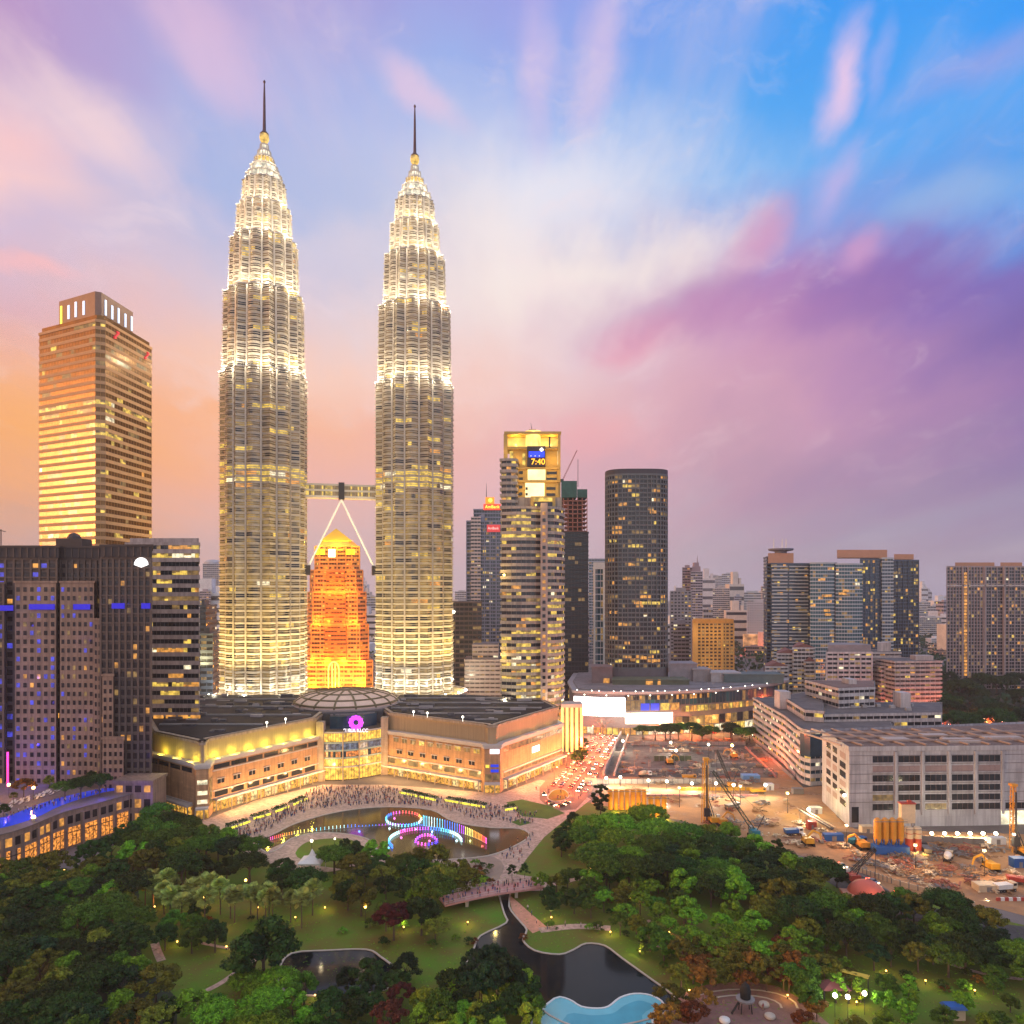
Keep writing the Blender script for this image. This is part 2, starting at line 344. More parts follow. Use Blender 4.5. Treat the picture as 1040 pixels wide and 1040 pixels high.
def inside(p, x, y):
    r = False; n = len(p)
    for i in range(n):
        (x0, y0), (x1, y1) = p[i-1][:2], p[i][:2]
        if (y0 > y) != (y1 > y) and x < (x1-x0)*(y-y0)/(y1-y0)+x0: r = not r
    return r
def strip(name, pts, w, z, h, m, closed=False, px=True, structure=True, parent=None):   # a kerb, rim or low wall along a line
    p = [tuple(gp(*q)[:2]) for q in pts] if px else pts; n = len(p); L = []; Rr = []
    for i in range(n):
        a = Vector(p[i-1] if closed or i else p[i]); c = Vector(p[(i+1) % n] if closed or i < n-1 else p[i]); b = Vector(p[i])
        t = (c-a).normalized(); s = Vector((-t.y, t.x))*w/2; L.append(b+s); Rr.append(b-s)
    b = MB()
    for i in range(n if closed else n-1):
        j = (i+1) % n; b.prism([Rr[i], Rr[j], L[j], L[i]], z, z+h)
    o = b.build(name, m, parent); return kind(o) if structure else o
g = MB(); g.poly([(-6500, -60, 0), (6500, -60, 0), (6500, 7000, 0), (-6500, 7000, 0)]); kind(g.build('ground', GROUND))
LAWN = mat('mown_grass', (.080, .200, .005), .9, 0, 0, .07, c2=(.145, .095, .018)); SOIL = mat('orange_earth', (.52, .27, .12), .8, 0, 0, .09, c2=(.24, .13, .075), bump=1.0)
PAVE = mat('pink_granite_paving', (.60, .41, .33), .75, 0, .2, .3); STONE = mat('pale_stone', (.48, .42, .36), .8, 0, .12, .5)
WATER = mat('pond_water', (.006, .011, .014), .06, 0, .3, .03, spec=.16, bump=.02); BROWNWATER = mat('lake_water', (.045, .037, .016), .10, 0, .3, .12, spec=.35, bump=.06)
ASPH = mat('asphalt', (.075, .068, .070), .85, 0, .25, .1); CONC = mat('grey_concrete', (.30, .275, .27), .85, 0, .2, .15); TURQ = mat('turquoise_pool', (.05, .36, .48), .15, 0, .12, .2); TURQ2 = mat('pale_turquoise_pool', (.14, .50, .60), .15, 0, .1, .2)
WHITE = mat('white_paint', (.72, .70, .68), .6, 0, .06, .3); BROWNP = mat('red_brown_paving', (.22, .12, .105), .85, 0, .25, .4)
PARK = [(-80, 1180), (-80, 880), (60, 890), (130, 850), (205, 836), (262, 838), (330, 806), (392, 802), (520, 820), (600, 815), (690, 835), (800, 868), (905, 906), (1020, 935), (1130, 960), (1200, 1180)]
sheet('park_lawn', PARK, .02, LAWN)
sheet('promenade', [(205, 834), (262, 812), (328, 797), (392, 797), (508, 806), (548, 792), (570, 796), (600, 812), (575, 832), (553, 850), (535, 872), (524, 888), (556, 893), (556, 905), (470, 905), (480, 880), (300, 880), (255, 870), (215, 850)], .05, PAVE)
LAKE = [(262, 856), (281, 846), (302, 836), (338, 826), (372, 821), (405, 820), (438, 823), (455, 832), (470, 837), (500, 841), (528, 842), (538, 849), (524, 859), (502, 868), (478, 872), (440, 874), (405, 874), (384, 866), (378, 855), (356, 848), (322, 846), (296, 852), (284, 862), (270, 866)]
_, lk = sheet('lake', LAKE, .09, BROWNWATER, 3)
strip('lake_rim', lk, .7, .02, .28, STONE, True, False)
sheet('island_path', [(268, 868), (296, 853), (322, 847.5), (356, 849.5), (376, 856), (384, 868), (340, 885), (290, 885)], .12, PAVE, 3)
sheet('island_lawn', [(302, 871), (306, 859), (322, 853), (350, 852), (366, 858), (370, 870), (340, 882)], .15, LAWN, 3)
sheet('weir_basin', [(472, 874), (500, 870), (512, 880), (506, 893), (492, 900), (478, 898)], .11, mat('weir_water', (.26, .19, .16), .3, 0, .15, .3), 2)
STREAM = [(506, 903), (518, 903), (517, 921), (526, 934), (535, 945), (531, 955), (543, 966), (568, 970), (583, 965), (595, 959), (614, 961), (632, 974), (657, 992), (675, 1005), (685, 1014), (680, 1022), (666, 1034), (600, 1046), (558, 1032), (536, 1012), (508, 1000), (484, 993), (474, 980), (481, 965), (488, 951), (514, 938), (512, 928)]
_, stp = sheet('stream', STREAM, .09, WATER, 3); strip('stream_rim', stp, .5, .02, .3, STONE, True, False)
_, pl = sheet('pond', [(296, 969), (332, 966), (372, 965), (386, 972), (402, 986), (396, 1004), (340, 1012), (290, 1008), (284, 985)], .09, WATER, 3); strip('pond_rim', pl, .5, .02, .3, STONE, True, False)
_, wp = sheet('wading_pool', [(563, 1015), (578, 1016), (590, 1023), (606, 1025), (618, 1023), (630, 1014), (645, 1010), (662, 1012), (674, 1021), (662, 1032), (656, 1050), (560, 1060), (540, 1040)], .16, TURQ2, 3)
sheet('wading_pool_deep', [(576, 1031), (600, 1032), (622, 1030), (634, 1022), (648, 1017), (658, 1019), (664, 1023), (652, 1032), (648, 1055), (570, 1060)], .19, TURQ, 3)
strip('wading_pool_rim', wp, .5, .05, .25, WHITE, True, False)
sheet('plaza', [(516, 908), (528, 918), (538, 927), (556, 942), (541, 948), (530, 938), (520, 924)], .07, mat('brick_paving', (.58, .28, .18), .8, 0, .2, .6))
for i, (nm, pts, w) in enumerate([('path', [(548, 945), (585, 941), (620, 943)], 3.2), ('path', [(200, 1011), (222, 1000), (240, 988), (254, 978), (268, 968)], 1.7), ('path', [(157, 958), (160, 967), (164, 976)], 2.2), ('path', [(290, 965), (240, 964), (205, 958)], 1.2),
                                  ('path', [(940, 970), (980, 984), (1010, 991), (1050, 996)], 1.4), ('path', [(655, 935), (672, 950), (668, 962)], 3.0), ('path', [(556, 900), (600, 890), (640, 886)], 2.4), ('path', [(420, 870), (430, 880)], 1.0)]):
    strip(nm, catmull([tuple(gp(*q)[:2]) for q in pts], 5, False), w, .03, .06, PAVE, False, False)
sheet('playground_paving', [(676, 1030), (700, 1006), (740, 998), (790, 1002), (830, 1030), (840, 1060), (660, 1080)], .08, BROWNP, 2)
for k, (rx, ry) in enumerate([(58, 19), (42, 13)]):
    strip('paving_ring', [(752+rx*math.cos(t*.3), 1024+ry*math.sin(t*.3)) for t in range(10, 22)], .5, .05, .09, STONE)
sheet('building_site', [(600, 816), (626, 790), (640, 783), (800, 783), (838, 800), (850, 830), (868, 842), (1130, 850), (1150, 960), (1010, 922), (905, 906), (872, 882), (800, 866), (690, 833)], .05, SOIL, 0)
PIT = [(620, 745), (796, 745), (832, 792), (700, 790), (598, 790)]
sheet('site_slab', [(629, 746), (762, 746), (790, 790), (616, 789)], .10, mat('site_dirt', (.13, .105, .095), .9, 0, .5, .2), 0)
sheet('road', [(548, 800), (572, 772), (603, 742), (612, 733), (560, 738), (560, 728), (640, 732), (800, 742), (840, 755), (840, 762), (790, 752), (640, 748), (628, 746), (608, 785), (600, 806), (585, 822), (562, 824), (548, 812)], .07, mat('glow_tinted_asphalt', (.24, .15, .11), .8, 0, .3, .1), 0)  # lamp glow put into this asphalt: paler and warmer than the other roads
sheet('road', [(760, 745), (786, 745), (836, 798), (816, 800)], .075, ASPH)
sheet('road', [(836, 872), (880, 892), (920, 915), (1010, 938), (1130, 950), (1130, 975), (1000, 950), (900, 930), (830, 890)], .08, ASPH)
_, tr = sheet('traffic_island', [(556, 810), (562, 803), (572, 802), (578, 808), (572, 813), (562, 814)], .12, LAWN, 3); strip('kerb', tr, .5, .05, .2, STONE, True, False)
sheet('lawn', [(514, 815), (530, 812), (556, 818), (574, 826), (556, 832), (530, 829)], .09, mat('bright_grass', (.08, .15, .015), .9, 0, .3, .1)); sheet('lawn', [(519, 835), (530, 831), (539, 836), (528, 839)], .09, MATS['bright_grass'])
# ------------------------------------------------------------------ twin towers
STEEL = mat('steel_cladding', (.60, .52, .44), .42, .15, .1, .05); STEELD = mat('steel_sunshade', (.54, .46, .39), .4, .2, .1, .05); GOLD = lit('golden_lantern_glass', (1, .62, .12), 1.3); PALEL = lit('white_lantern_glass', (1, .93, .72), 1.5)
DARK = mat('dark_metal', (.05, .045, .05), .5, .4, .1)
def star(Rr, n=128, rot=0.0):
    out = []; c, q = .765, .185
    for i in range(n):
        t = 2*math.pi*i/n; a = (t % (math.pi/4))-math.pi/8; s = .7071/max(math.cos(((t+math.pi/4) % (math.pi/2))-math.pi/4), 1e-6); s2 = .7071/max(math.cos((t % (math.pi/2))-math.pi/4), 1e-6)
        r = max(s, s2); dd = q*q-(c*math.sin(a))**2
        if dd > 0: r = max(r, c*math.cos(a)+math.sqrt(dd))
        out.append((Rr*r*math.cos(t+rot), Rr*r*math.sin(t+rot)))
    return out
def twin(cx, cy, rot, label, seed):
    r = random.Random(seed); root = thing('skyscraper', label, 'skyscraper', (cx, cy, 0), 'twin skyscrapers joined by a bridge')
    U = np.array(star(1.0, 128, rot))
    tiers = [(14, 246.5, 29.0, 29.0, 58), (246.5, 301.5, 27.4, 26.6, 14), (301.5, 338.5, 23.4, 22.4, 10), (338.5, 361.5, 18.8, 18.0, 7), (361.5, 379, 15.2, 14.2, 5)]
    for ti, (z0, z1, r0, r1, nf) in enumerate(tiers):
        rings = []; fh = (z1-z0)/nf; P = lambda rr, z: [(cx+x*rr, cy+y*rr, z) for x, y in U]
        mm = []
        for k in range(nf):
            z = z0+k*fh; a = r0+(r1-r0)*k/nf
            rings += [P(a, z), P(a, z+fh*.24), P(a+.8, z+fh*.26), P(a+.8, z+fh*.32), P(a-.15, z+fh*.34), P(a-.5, z+fh*.38), P(a-.5, z+fh*.64), P(a+.45, z+fh*.65), P(a+.45, z+fh*.71), P(a-.5, z+fh*.72), P(a-.5, z+fh*.995)]; mm += [0, 1, 1, 1, 0, 0, 0, 1, 1, 1, 0]
        rings += [P(r1+.6, z1-.02), P(r1+.6, z1+.9), P(r1-1, z1+.9), P(r1-1.2, z1+.1)]; mm += [2, 2, 2]
        b = MB(); b.loft(rings, mm+[2]); b.build('cladding', [STEEL, STEELD, mat('tier_cap', (.16, .14, .15), .5)], root)
        fin = MB(); step = 4
        for i in range(0, 128, 16):                      # slim columns in the re-entrant corners of the star
            for o in (4, 12):
                x, y = U[(i+o) % 128]; u = Vector((x, y)).normalized(); rb, rt = r0*Vector((x, y)).length+.35, r1*Vector((x, y)).length+.35
                fin.bar((cx+u.x*rb, cy+u.y*rb, z0), (cx+u.x*rt, cy+u.y*rt, z1), 1.15)
        fin.build('column_screen', STEELD, root)
        for k in range(nf):
            z = z0+k*fh; a = r0+(r1-r0)*k/nf-.44; w = MB(); zz = z+fh*.38
            sky_ = 168 < z < 181; p = .97 if sky_ else .07 if z < 150 else .07 if z < 246 else .10 if ti < 2 else .2
            last = 0
            for i in range(0, 128, 2):
                if r.random() < .22 or i % 8 == 0: last = pick(r, p, (.84, .09, .07)); last = (4 if z < 165 else 5) if last in (0, 4) and r.random() < .9 else last  # most unlit panes get the added gold glow
                x0, y0 = U[i]; x1, y1 = U[(i+1) % 128]; x2, y2 = U[(i+2) % 128]
                for (xa, ya), (xb, yb) in (((x0, y0), (x1, y1)), ((x1, y1), (x2, y2))):
                    w.poly([(cx+xa*a, cy+ya*a, zz+.05), (cx+xb*a, cy+yb*a, zz+.05), (cx+xb*a, cy+yb*a, z+fh*.97), (cx+xa*a, cy+ya*a, z+fh*.97)], last)
            w.build('window_band', WINP, root)
        # floodlights on the setback (or the podium) washing this tier from below
        n = 7 if ti == 0 else 6
        for k in range(n):
            t = -math.pi/2+math.radians(-105+210*k/(n-1)); d = r0+(9 if ti == 0 else 2.6); q = (cx+d*math.cos(t), cy+d*math.sin(t), z0+(20 if ti == 0 else 1.2))
            light('floodlight_beam', q, (15000 if ti == 0 else 3200-350*ti), (1, .88, .58) if ti else (1, .92, .66), root, .8)
            if ti: light('floodlight_beam', (cx+(r0+7)*math.cos(t), cy+(r0+7)*math.sin(t), z0+4), 18000-2800*ti, (1, .90, .64), root, 1)
            if ti == 0: light('floodlight_beam', (cx+(r0+26)*math.cos(t), cy+(r0+26)*math.sin(t), 44), 130000, (1, .74, .27), root, 2, 110, (cx, cy, 140))
    # pinnacle: shrinking lantern rings, ring ball and mast
    zs = [(379, 12.6), (386, 9.6), (392, 6.9), (397.5, 4.6), (402.5, 2.9)]
    for k, (z, rr) in enumerate(zs):
        h = (zs[k+1][0] if k < 4 else 407)-z; b = MB()
        b.loft([[(cx+x*q, cy+y*q, zz) for x, y in U[::2]] for q, zz in ((rr+.5, z), (rr+.5, z+.9), (rr*.96, z+1.0), (rr*.9, z+h*.80), (rr+.2, z+h*.82), (rr*.94, z+h-.01))], [2, 2, 0 if k != 2 else 1, 2, 2]); b.build('lantern', [PALEL, GOLD, STEELD], root)
        f = MB()
        for i in range(0, 128, 8): x, y = U[i]; f.bar((cx+x*(rr+.2), cy+y*(rr+.2), z), (cx+x*(rr*.95), cy+y*(rr*.95), z+h), .4)
        f.build('lantern_frame', STEELD, root)
        if k < 3:
            for t in (-2.4, -1.57, -.7): light('lantern_light', (cx+(rr+2.4)*math.cos(t), cy+(rr+2.4)*math.sin(t), z+1.5), 900, (1, .88, .6), root, .5)
    b = MB(); b.lathe((cx, cy, 0), [(1.4, 406), (1.4, 408.2), (2.3, 408.8), (3.1, 410.4), (3.3, 412), (2.9, 413.9)], 16); b.build('ring_ball', GOLD, root, True)
    b = MB(); b.lathe((cx, cy, 0), [(3.1, 413.8), (2.9, 414.6), (1.9, 415.6), (1.15, 417), (.95, 425), (.75, 440), (.45, 449), (.4, 449.3), (.75, 449.8), (.85, 450.6), (.3, 451.6)], 12); b.build('mast', mat('spire_steel', (.10, .045, .05), .4, .5), root, True)
    return root
T1 = (at(268.5, 501.7)[0], 501.7); T2 = (at(421.3, 527)[0], 527.0)
ax = math.atan2(T2[1]-T1[1], T2[0]-T1[0])
twin(*T1, ax+R(11.25), 'taller looking silver twin skyscraper with spire, left end of the skybridge', 3)
twin(*T2, ax+R(11.25), 'silver twin skyscraper with spire at the right end of the skybridge, beside golden crowned tower', 5)
u = Vector((math.cos(ax), math.sin(ax))); n_ = Vector((-u.y, u.x)); A_ = Vector(T1)+u*27.2; B_ = Vector(T2)-u*27.2; mid = (A_+B_)/2
br = thing('skybridge', 'two-storey steel skybridge on slanted white legs between the twin skyscrapers', 'skybridge', (mid.x, mid.y, 165))
b = MB()
def bx(b, s0, s1, t0, t1, z0, z1, m=0): b.prism([mid+u*s0+n_*t0, mid+u*s1+n_*t0, mid+u*s1+n_*t1, mid+u*s0+n_*t1], z0, z1, m)
hl = (B_-A_).length/2
bx(b, -hl, hl, -2.7, 2.7, 165.5, 174); b.build('deck_body', mat('bridge_cladding', (.34, .29, .25), .5, .2), br)
for z0, z1, m in ((164.9, 166.6, STEEL), (169.6, 170.9, STEEL), (173.6, 174.9, STEELD)):
    b = MB(); bx(b, -hl, hl, -3.1, 3.1, z0, z1); b.build('floor_edge', m, br)
for z0, z1 in ((166.7, 169.5), (171, 173.5)):
    b = MB(); rr = random.Random(4)
    for k in range(40):
        s = -hl+2*hl*k/40; q = [mid+u*(s+.1)-n_*2.76, mid+u*(s+2*hl/40-.1)-n_*2.76]; b.poly([(*q[0], z0), (*q[1], z0), (*q[1], z1), (*q[0], z1)], 1 if rr.random() < .35 else 4)
    b.build('window_band', WIN, br)
b = MB(); bx(b, -2.0, 2.0, -3.5, 3.5, 164.2, 176); b.build('centre_frame', DARK, br)
BL = mat('bridge_leg_white', (.8, .76, .72), .5, 0, .05, em=(1, .86, .74), es=.25)  # faint added glow of their own over the white paint
for s, t in ((-1, T1), (1, T2)):
    e = Vector(t)-u*s*0+u*(-s)*29.2
    for w in (-1.7, 1.7):
        q = MB(); q.tube((*(mid+n_*w), 164.4), (*(e+n_*w), 117.5), .62, .62, 10); q.build('leg', BL, br)
    q = MB(); q.prism([e+u*1.4*s*-1-n_*3, e+u*2.2*s-n_*3, e+u*2.2*s+n_*3, e-u*1.4*s+n_*3] if s > 0 else [e-u*2.2-n_*3, e+u*1.4-n_*3, e+u*1.4+n_*3, e-u*2.2+n_*3], 111, 117.8); q.build('bearing', DARK, br)
for s in (-1, 1): light('skybridge_lamp', (*(mid+u*s*14-n_*9), 160), 1600, (1, .8, .45), br, .5)
# ------------------------------------------------------------------ shopping mall under the towers
SAND = mat('orange_sandstone', (.60, .33, .17), .8, 0, .10, .4); SAND2 = mat('pale_sandstone', (.52, .38, .28), .8, 0, .1, .4); LEDGE = mat('pale_ledge', (.56, .48, .44), .7, 0, .1); LOUV = mat('ribbed_panel', (.44, .30, .17), .7, 0, .18, 1.2, stretch=(3, 3, .05))
DROOF = mat('dark_roof_glass', (.020, .020, .026), .6, 0, .7, .06, spec=.12)
mall = thing('shopping_mall', 'wide sandstone shopping mall with purple flower sign at the foot of the twin towers', 'shopping mall', tuple(at(355, 395)))
def wall_quad(b, a, c, z0, z1, out=0, m=0, th=.5):
    a, c = Vector(a), Vector(c); e = (c-a).normalized(); n = Vector((e.y, -e.x)); b.prism([a+n*out, c+n*out, c+n*(out-th), a+n*(out-th)], z0, z1, m)
LW = [at(150, 345), at(196, 323), at(199, 318.5), at(212, 320), at(216, 329), at(326, 384), at(334, 405), at(310, 470), at(200, 470), at(140, 400)]
RWg = [at(391, 398), at(489, 364), at(492, 360), at(508, 360), at(511, 366), at(571, 419), at(556, 446), at(480, 470), at(400, 470), at(384, 415)]
LW = [tuple(p[:2]) for p in LW]; RWg = [tuple(p[:2]) for p in RWg]
for wi, p in enumerate((LW, RWg)):
    b = MB(); b.prism(p, 0, 23); b.build('lower_wall', SAND, mall)
    b = MB(); b.prism(offset(p, .9), 22.6, 23.9, 0); b.prism(offset(p, .5), 21.9, 22.6, 0); b.build('ledge', LEDGE, mall)
    b = MB(); b.prism(offset(p, -2.4), 23, 32.4, 0); b.build('upper_wall', LOUV, mall)
    b = MB(); b.prism(offset(p, -1.6), 32.0, 33.2, 0, top=False); b.prism(offset(p, -3.0), 33.0, 33.25); b.build('parapet', SAND2, mall)
    b = MB(); b.prism(offset(p, -5), 33.1, 33.6); b.build('roof', DROOF, mall)
    q = offset(p, -6); rr = random.Random(wi+5); xs = [a[0] for a in q]; ys = [a[1] for a in q]; n = 0
    PLANTS = []
    while n < 46:
        x, y = rr.uniform(min(xs), max(xs)), rr.uniform(min(ys), max(ys)); s, t = rr.uniform(2, 9), rr.uniform(1, 2.5)
        if all(inside(q, x+i, y+j) for i in (0, s) for j in (0, t)): b = MB(); b.box(x, x+s, y, y+t, 33.6, 33.6+rr.uniform(.3, 1.6)); n += 1; b.build('roof_plant', mat('roof_plant_metal', (.12, .11, .12), .6, .2, .5, .3) if rr.random() < .7 else mat('roof_plant_pale', (.34, .30, .31), .6), mall)
    b = MB()
    for k in range(5):
        y0 = min(ys)+8+(max(ys)-min(ys)-14)*k/4.5; seg = [x for x in np.arange(min(xs), max(xs), 1.0) if inside(q, x, y0) and inside(q, x, y0+1.2)]
        if len(seg) > 4: b.box(seg[0], seg[-1], y0, y0+1.1, 33.6, 34.3)
    b.build('roof_walkway', CONC, mall)
def facade(a, c, z0, z1, n, wfrac, mi, name='window', out=.12, frame=True, s0=0, s1=1, ch=None):
    a, c = Vector(a), Vector(c); L = (c-a).length; e = (c-a)/L; nn = Vector((e.y, -e.x)); rr = random.Random(n)
    for k in range(n):
        t0 = s0+(s1-s0)*(k+.5-wfrac/2)/n; t1 = s0+(s1-s0)*(k+.5+wfrac/2)/n; b = MB(); p0, p1 = a+e*L*t0+nn*out, a+e*L*t1+nn*out
        b.poly([(*p0, z0), (*p1, z0), (*p1, z1), (*p0, z1)], ch(rr) if ch else mi)
        w_ = b.build(name, WIN+[LEDGE], mall)
        if frame: b = MB(); wall_quad(b, a+e*(L*t0-.3), a+e*(L*t1+.3), z1, z1+.35, .45, 0, .5); wall_quad(b, a+e*(L*(t0+t1)/2-.09), a+e*(L*(t0+t1)/2+.09), z0, z1, .2, 0, .15); b.build('frame', LEDGE, w_)
SHOP = [lit('lit_shop_front', (1, .50, .07), 1.3, .7, .9), lit('lit_shop_pale', (1, .72, .3), 1.4, .8, .9)]
def shops(a, c, z0, z1, n=12, out=.25):
    a, c = Vector(a), Vector(c); L = (c-a).length; e = (c-a)/L; nn = Vector((e.y, -e.x)); rr = random.Random(int(L)); b = MB()
    for k in range(n):
        p0, p1 = a+e*L*(k+.08)/n+nn*out, a+e*L*(k+.92)/n+nn*out; b.poly([(*p0, z0), (*p1, z0), (*p1, z1), (*p0, z1)], 0 if rr.random() < .8 else 1)
    b.build('shopfront', SHOP, mall)
    b = MB(); wall_quad(b, a, c, z1+.1, z1+.9, 3.2, 0, 3.2); b.build('canopy', LEDGE, mall)
    for k in range(n+1):
        if k % 2 == 0: p = a+e*L*k/n+nn*2.6; b = MB(); b.tube((*p, 0), (*p, z1+.1), .3, .3, 8); b.build('column', SAND2, mall)
dk = lambda r: 0 if r.random() < .75 else 4
# left wing, long front
a, c = LW[4], LW[5]
facade(a, c, 19.2, 21.2, 7, .9, 0, 'window_strip', frame=False, ch=dk); facade(a, c, 12.3, 14.4, 7, .42, 0, s1=.92, ch=dk); facade(a, c, 6.6, 9.0, 7, .78, 0, 'window_strip', frame=False, ch=dk, s1=.95)
b = MB(); wall_quad(b, a, c, 9.2, 9.8, .6); wall_quad(b, a, c, 18.3, 18.8, .35); b.build('string_course', LEDGE, mall); shops(a, c, .3, 5.3, 16)
a, c = LW[2], LW[3]; facade(a, c, 15, 17, 1, .8, 3, 'lit_panel', frame=False); facade(a, c, 10.5, 12.3, 1, .8, 3, 'lit_panel', frame=False); facade(a, c, 6.6, 8.4, 1, .8, 3, 'lit_panel', frame=False); shops(a, c, .3, 4.6, 3)
facade(LW[3], LW[4], 5, 17, 1, .7, 4, 'stair_window', frame=False)
a, c = LW[0], LW[1]; facade(a, c, 19.2, 21.2, 4, .85, 0, 'window_strip', frame=False, ch=dk); b = MB(); wall_quad(b, a, c, 5.2, 6, .5); b.build('string_course', LEDGE, mall); shops(a, c, .3, 4.4, 6)
# right wing: front and street side
a, c = RWg[0], RWg[1]
facade(a, c, 18.4, 20.6, 10, .6, 0, 'window', s0=.08, ch=lambda r: 1 if r.random() < .35 else 4); facade(a, c, 12.2, 14.2, 7, .45, 0, s0=.1, s1=.97, ch=dk); facade(a, c, 6.6, 9.4, 8, .86, 0, 'window_strip', frame=False, ch=lambda r: 4 if r.random() < .5 else 2)
b = MB(); wall_quad(b, a, c, 9.7, 10.3, .6); b.build('string_course', LEDGE, mall); shops(a, c, .3, 4.6, 14)
a, c = RWg[4], RWg[5]
facade(a, c, 18.6, 21.4, 9, .94, 4, 'window_strip', frame=False); facade(a, c, 6.4, 8.2, 9, .94, 4, 'window_strip', frame=False); b = MB(); wall_quad(b, a, c, 8.6, 9.4, .6); b.build('string_course', LEDGE, mall); shops(a, c, .3, 5, 14)
a, c = RWg[2], RWg[3]
facade(a, c, 6.4, 9.4, 2, .8, 4, 'window_strip', frame=False); shops(a, c, .3, 4.6, 3)
PURPLE = mat('purple_sign', (.4, .05, .5), .4, 0, 0, em=(.55, .04, .9), es=2.2); WSIGN = mat('white_sign', (.9, .9, .9), .4, 0, 0, em=(.92, .85, 1), es=1.5); BLUES = mat('blue_sign', (.01, .02, .1), .4, 0, 0, em=(.02, .05, .8), es=1.0)
def panel(root, a, c, t0, t1, z0, z1, m, name='sign_panel', out=.5):
    a, c = Vector(a), Vector(c); b = MB(); wall_quad(b, a.lerp(c, t0), a.lerp(c, t1), z0, z1, out, 0, .3); return b.build(name, m, root)
panel(mall, a, c, .35, .95, 19.5, 21.8, WSIGN); panel(mall, a, c, .4, .9, 13, 14.2, BLUES); panel(mall, a, c, .4, .9, 10.4, 11.8, BLUES); panel(mall, a, c, .08, .3, 12.6, 14, mat('yellow_sign', (.6, .5, .05), .5, 0, 0, em=(1, .8, .1), es=1))
panel(mall, RWg[4], RWg[5], .45, .57, 13.2, 16.4, WSIGN)
# central glass hall, its curved front and sign
AT = []; cA = Vector(LW[5]); cB = Vector(RWg[0])
for k in range(9): t = k/8; p = cA.lerp(cB, t); p.y -= 5.5*math.sin(math.pi*t)+0; AT.append((p.x, p.y))
hall = AT+[tuple(at(392, 440)[:2]), tuple(at(328, 440)[:2])]
b = MB(); b.prism(hall, 0, 26.5); b.build('hall_wall', mat('hall_dark', (.10, .07, .05), .6), mall)
b = MB(); b.prism(offset(hall, -4.5), 26.5, 33.0); b.build('hall_clerestory', GLASSB, mall)
b = MB(); b.lathe((at(352, 433)[0], 433, 0), [(31.4, 31.5), (31.4, 33.9), (30.2, 34.2), (29, 34.2)], 64); b.build('dome_drum', mat('dome_skirt', (.40, .30, .28), .8, 0, .2, .4), mall)
b = MB(); b.prism([tuple(at(x, d)[:2]) for x, d in ((318, 480), (396, 480), (389, 407), (327.5, 397))], 26, 33.2); b.build('hall_roof', mat('hall_roof_felt', (.10, .085, .09), .9, 0, .3, .3), mall)
for z0, z1, mi in ((.5, 6.6, 0), (7.6, 11.3, 0), (12.4, 15.2, 2), (16.2, 19.3, 3), (20.4, 24.8, 0)):
    b = MB(); rr = random.Random(int(z0*10))
    for k in range(8):
        p, q = Vector(AT[k]), Vector(AT[k+1]); e = (q-p).normalized(); nn = Vector((e.y, -e.x))*.15
        for j in range(3):
            s, t = p.lerp(q, j/3+.02)+nn, p.lerp(q, (j+1)/3-.02)+nn; b.poly([(*s, z0), (*t, z0), (*t, z1), (*s, z1)], mi if mi != 2 or rr.random() < .6 else 4)
    b.build('hall_glazing', [lit('lit_hall', (1, .55, .07), 1.9, .5, .7), L_P, lit('lit_hall_red', (1, .30, .06), 1.3, .8, .9), lit('lit_hall_blue', (.35, .42, .6), .55, .6, .9), GLASSB], mall)
for k, z in enumerate((6.7, 11.5, 15.4, 19.5, 25.0)):
    b = MB(); b.prism(offset(hall, .55), z, z+.75); b.build('hall_floor_edge', mat('pale_teal_metal', (.34, .42, .40), .5) if k in (1, 2, 3) else LEDGE, mall)
for k in (0, 3, 5, 8):
    p = AT[k]; b = MB(); b.tube((p[0], p[1]-1.0, 0), (p[0], p[1]-1.0, 26), .35, .35, 8); b.build('column', SAND2, mall)
for t, x in ((0, cA), (1, cB)):
    b = MB(); b.box(x.x-1.9, x.x+1.9, x.y-2.2, x.y+2.2, 0, 31.2); b.build('pylon', SAND2, mall)
sx, sy = AT[4]; sy -= .6; sx += 2.6
b = MB()
for k in range(12):
    t = math.pi*2*k/12
    for rr_, w in ((3.0, .95),):
        c0 = (sx+rr_*math.cos(t), sy, 30.4+rr_*math.sin(t)); b.ball(c0, w, 8, 0)
for k in range(12):
    t = math.pi*2*k/12; t2 = t+math.pi/6
    b.bar((sx+1.9*math.cos(t), sy, 30.4+1.9*math.sin(t)), (sx+1.9*math.cos(t2), sy, 30.4+1.9*math.sin(t2)), .5, .8)
b.build('flower_emblem', PURPLE, mall)
b = MB(); b.bar((sx, sy+.6, 26), (sx, sy+.6, 28), .4); b.build('emblem_post', DARK, mall)
words('SURIA KLCC', 2.6, (sx, sy-.3, 26.2), 0, WSIGN, 'sign_lettering', mall, .15, width=13)
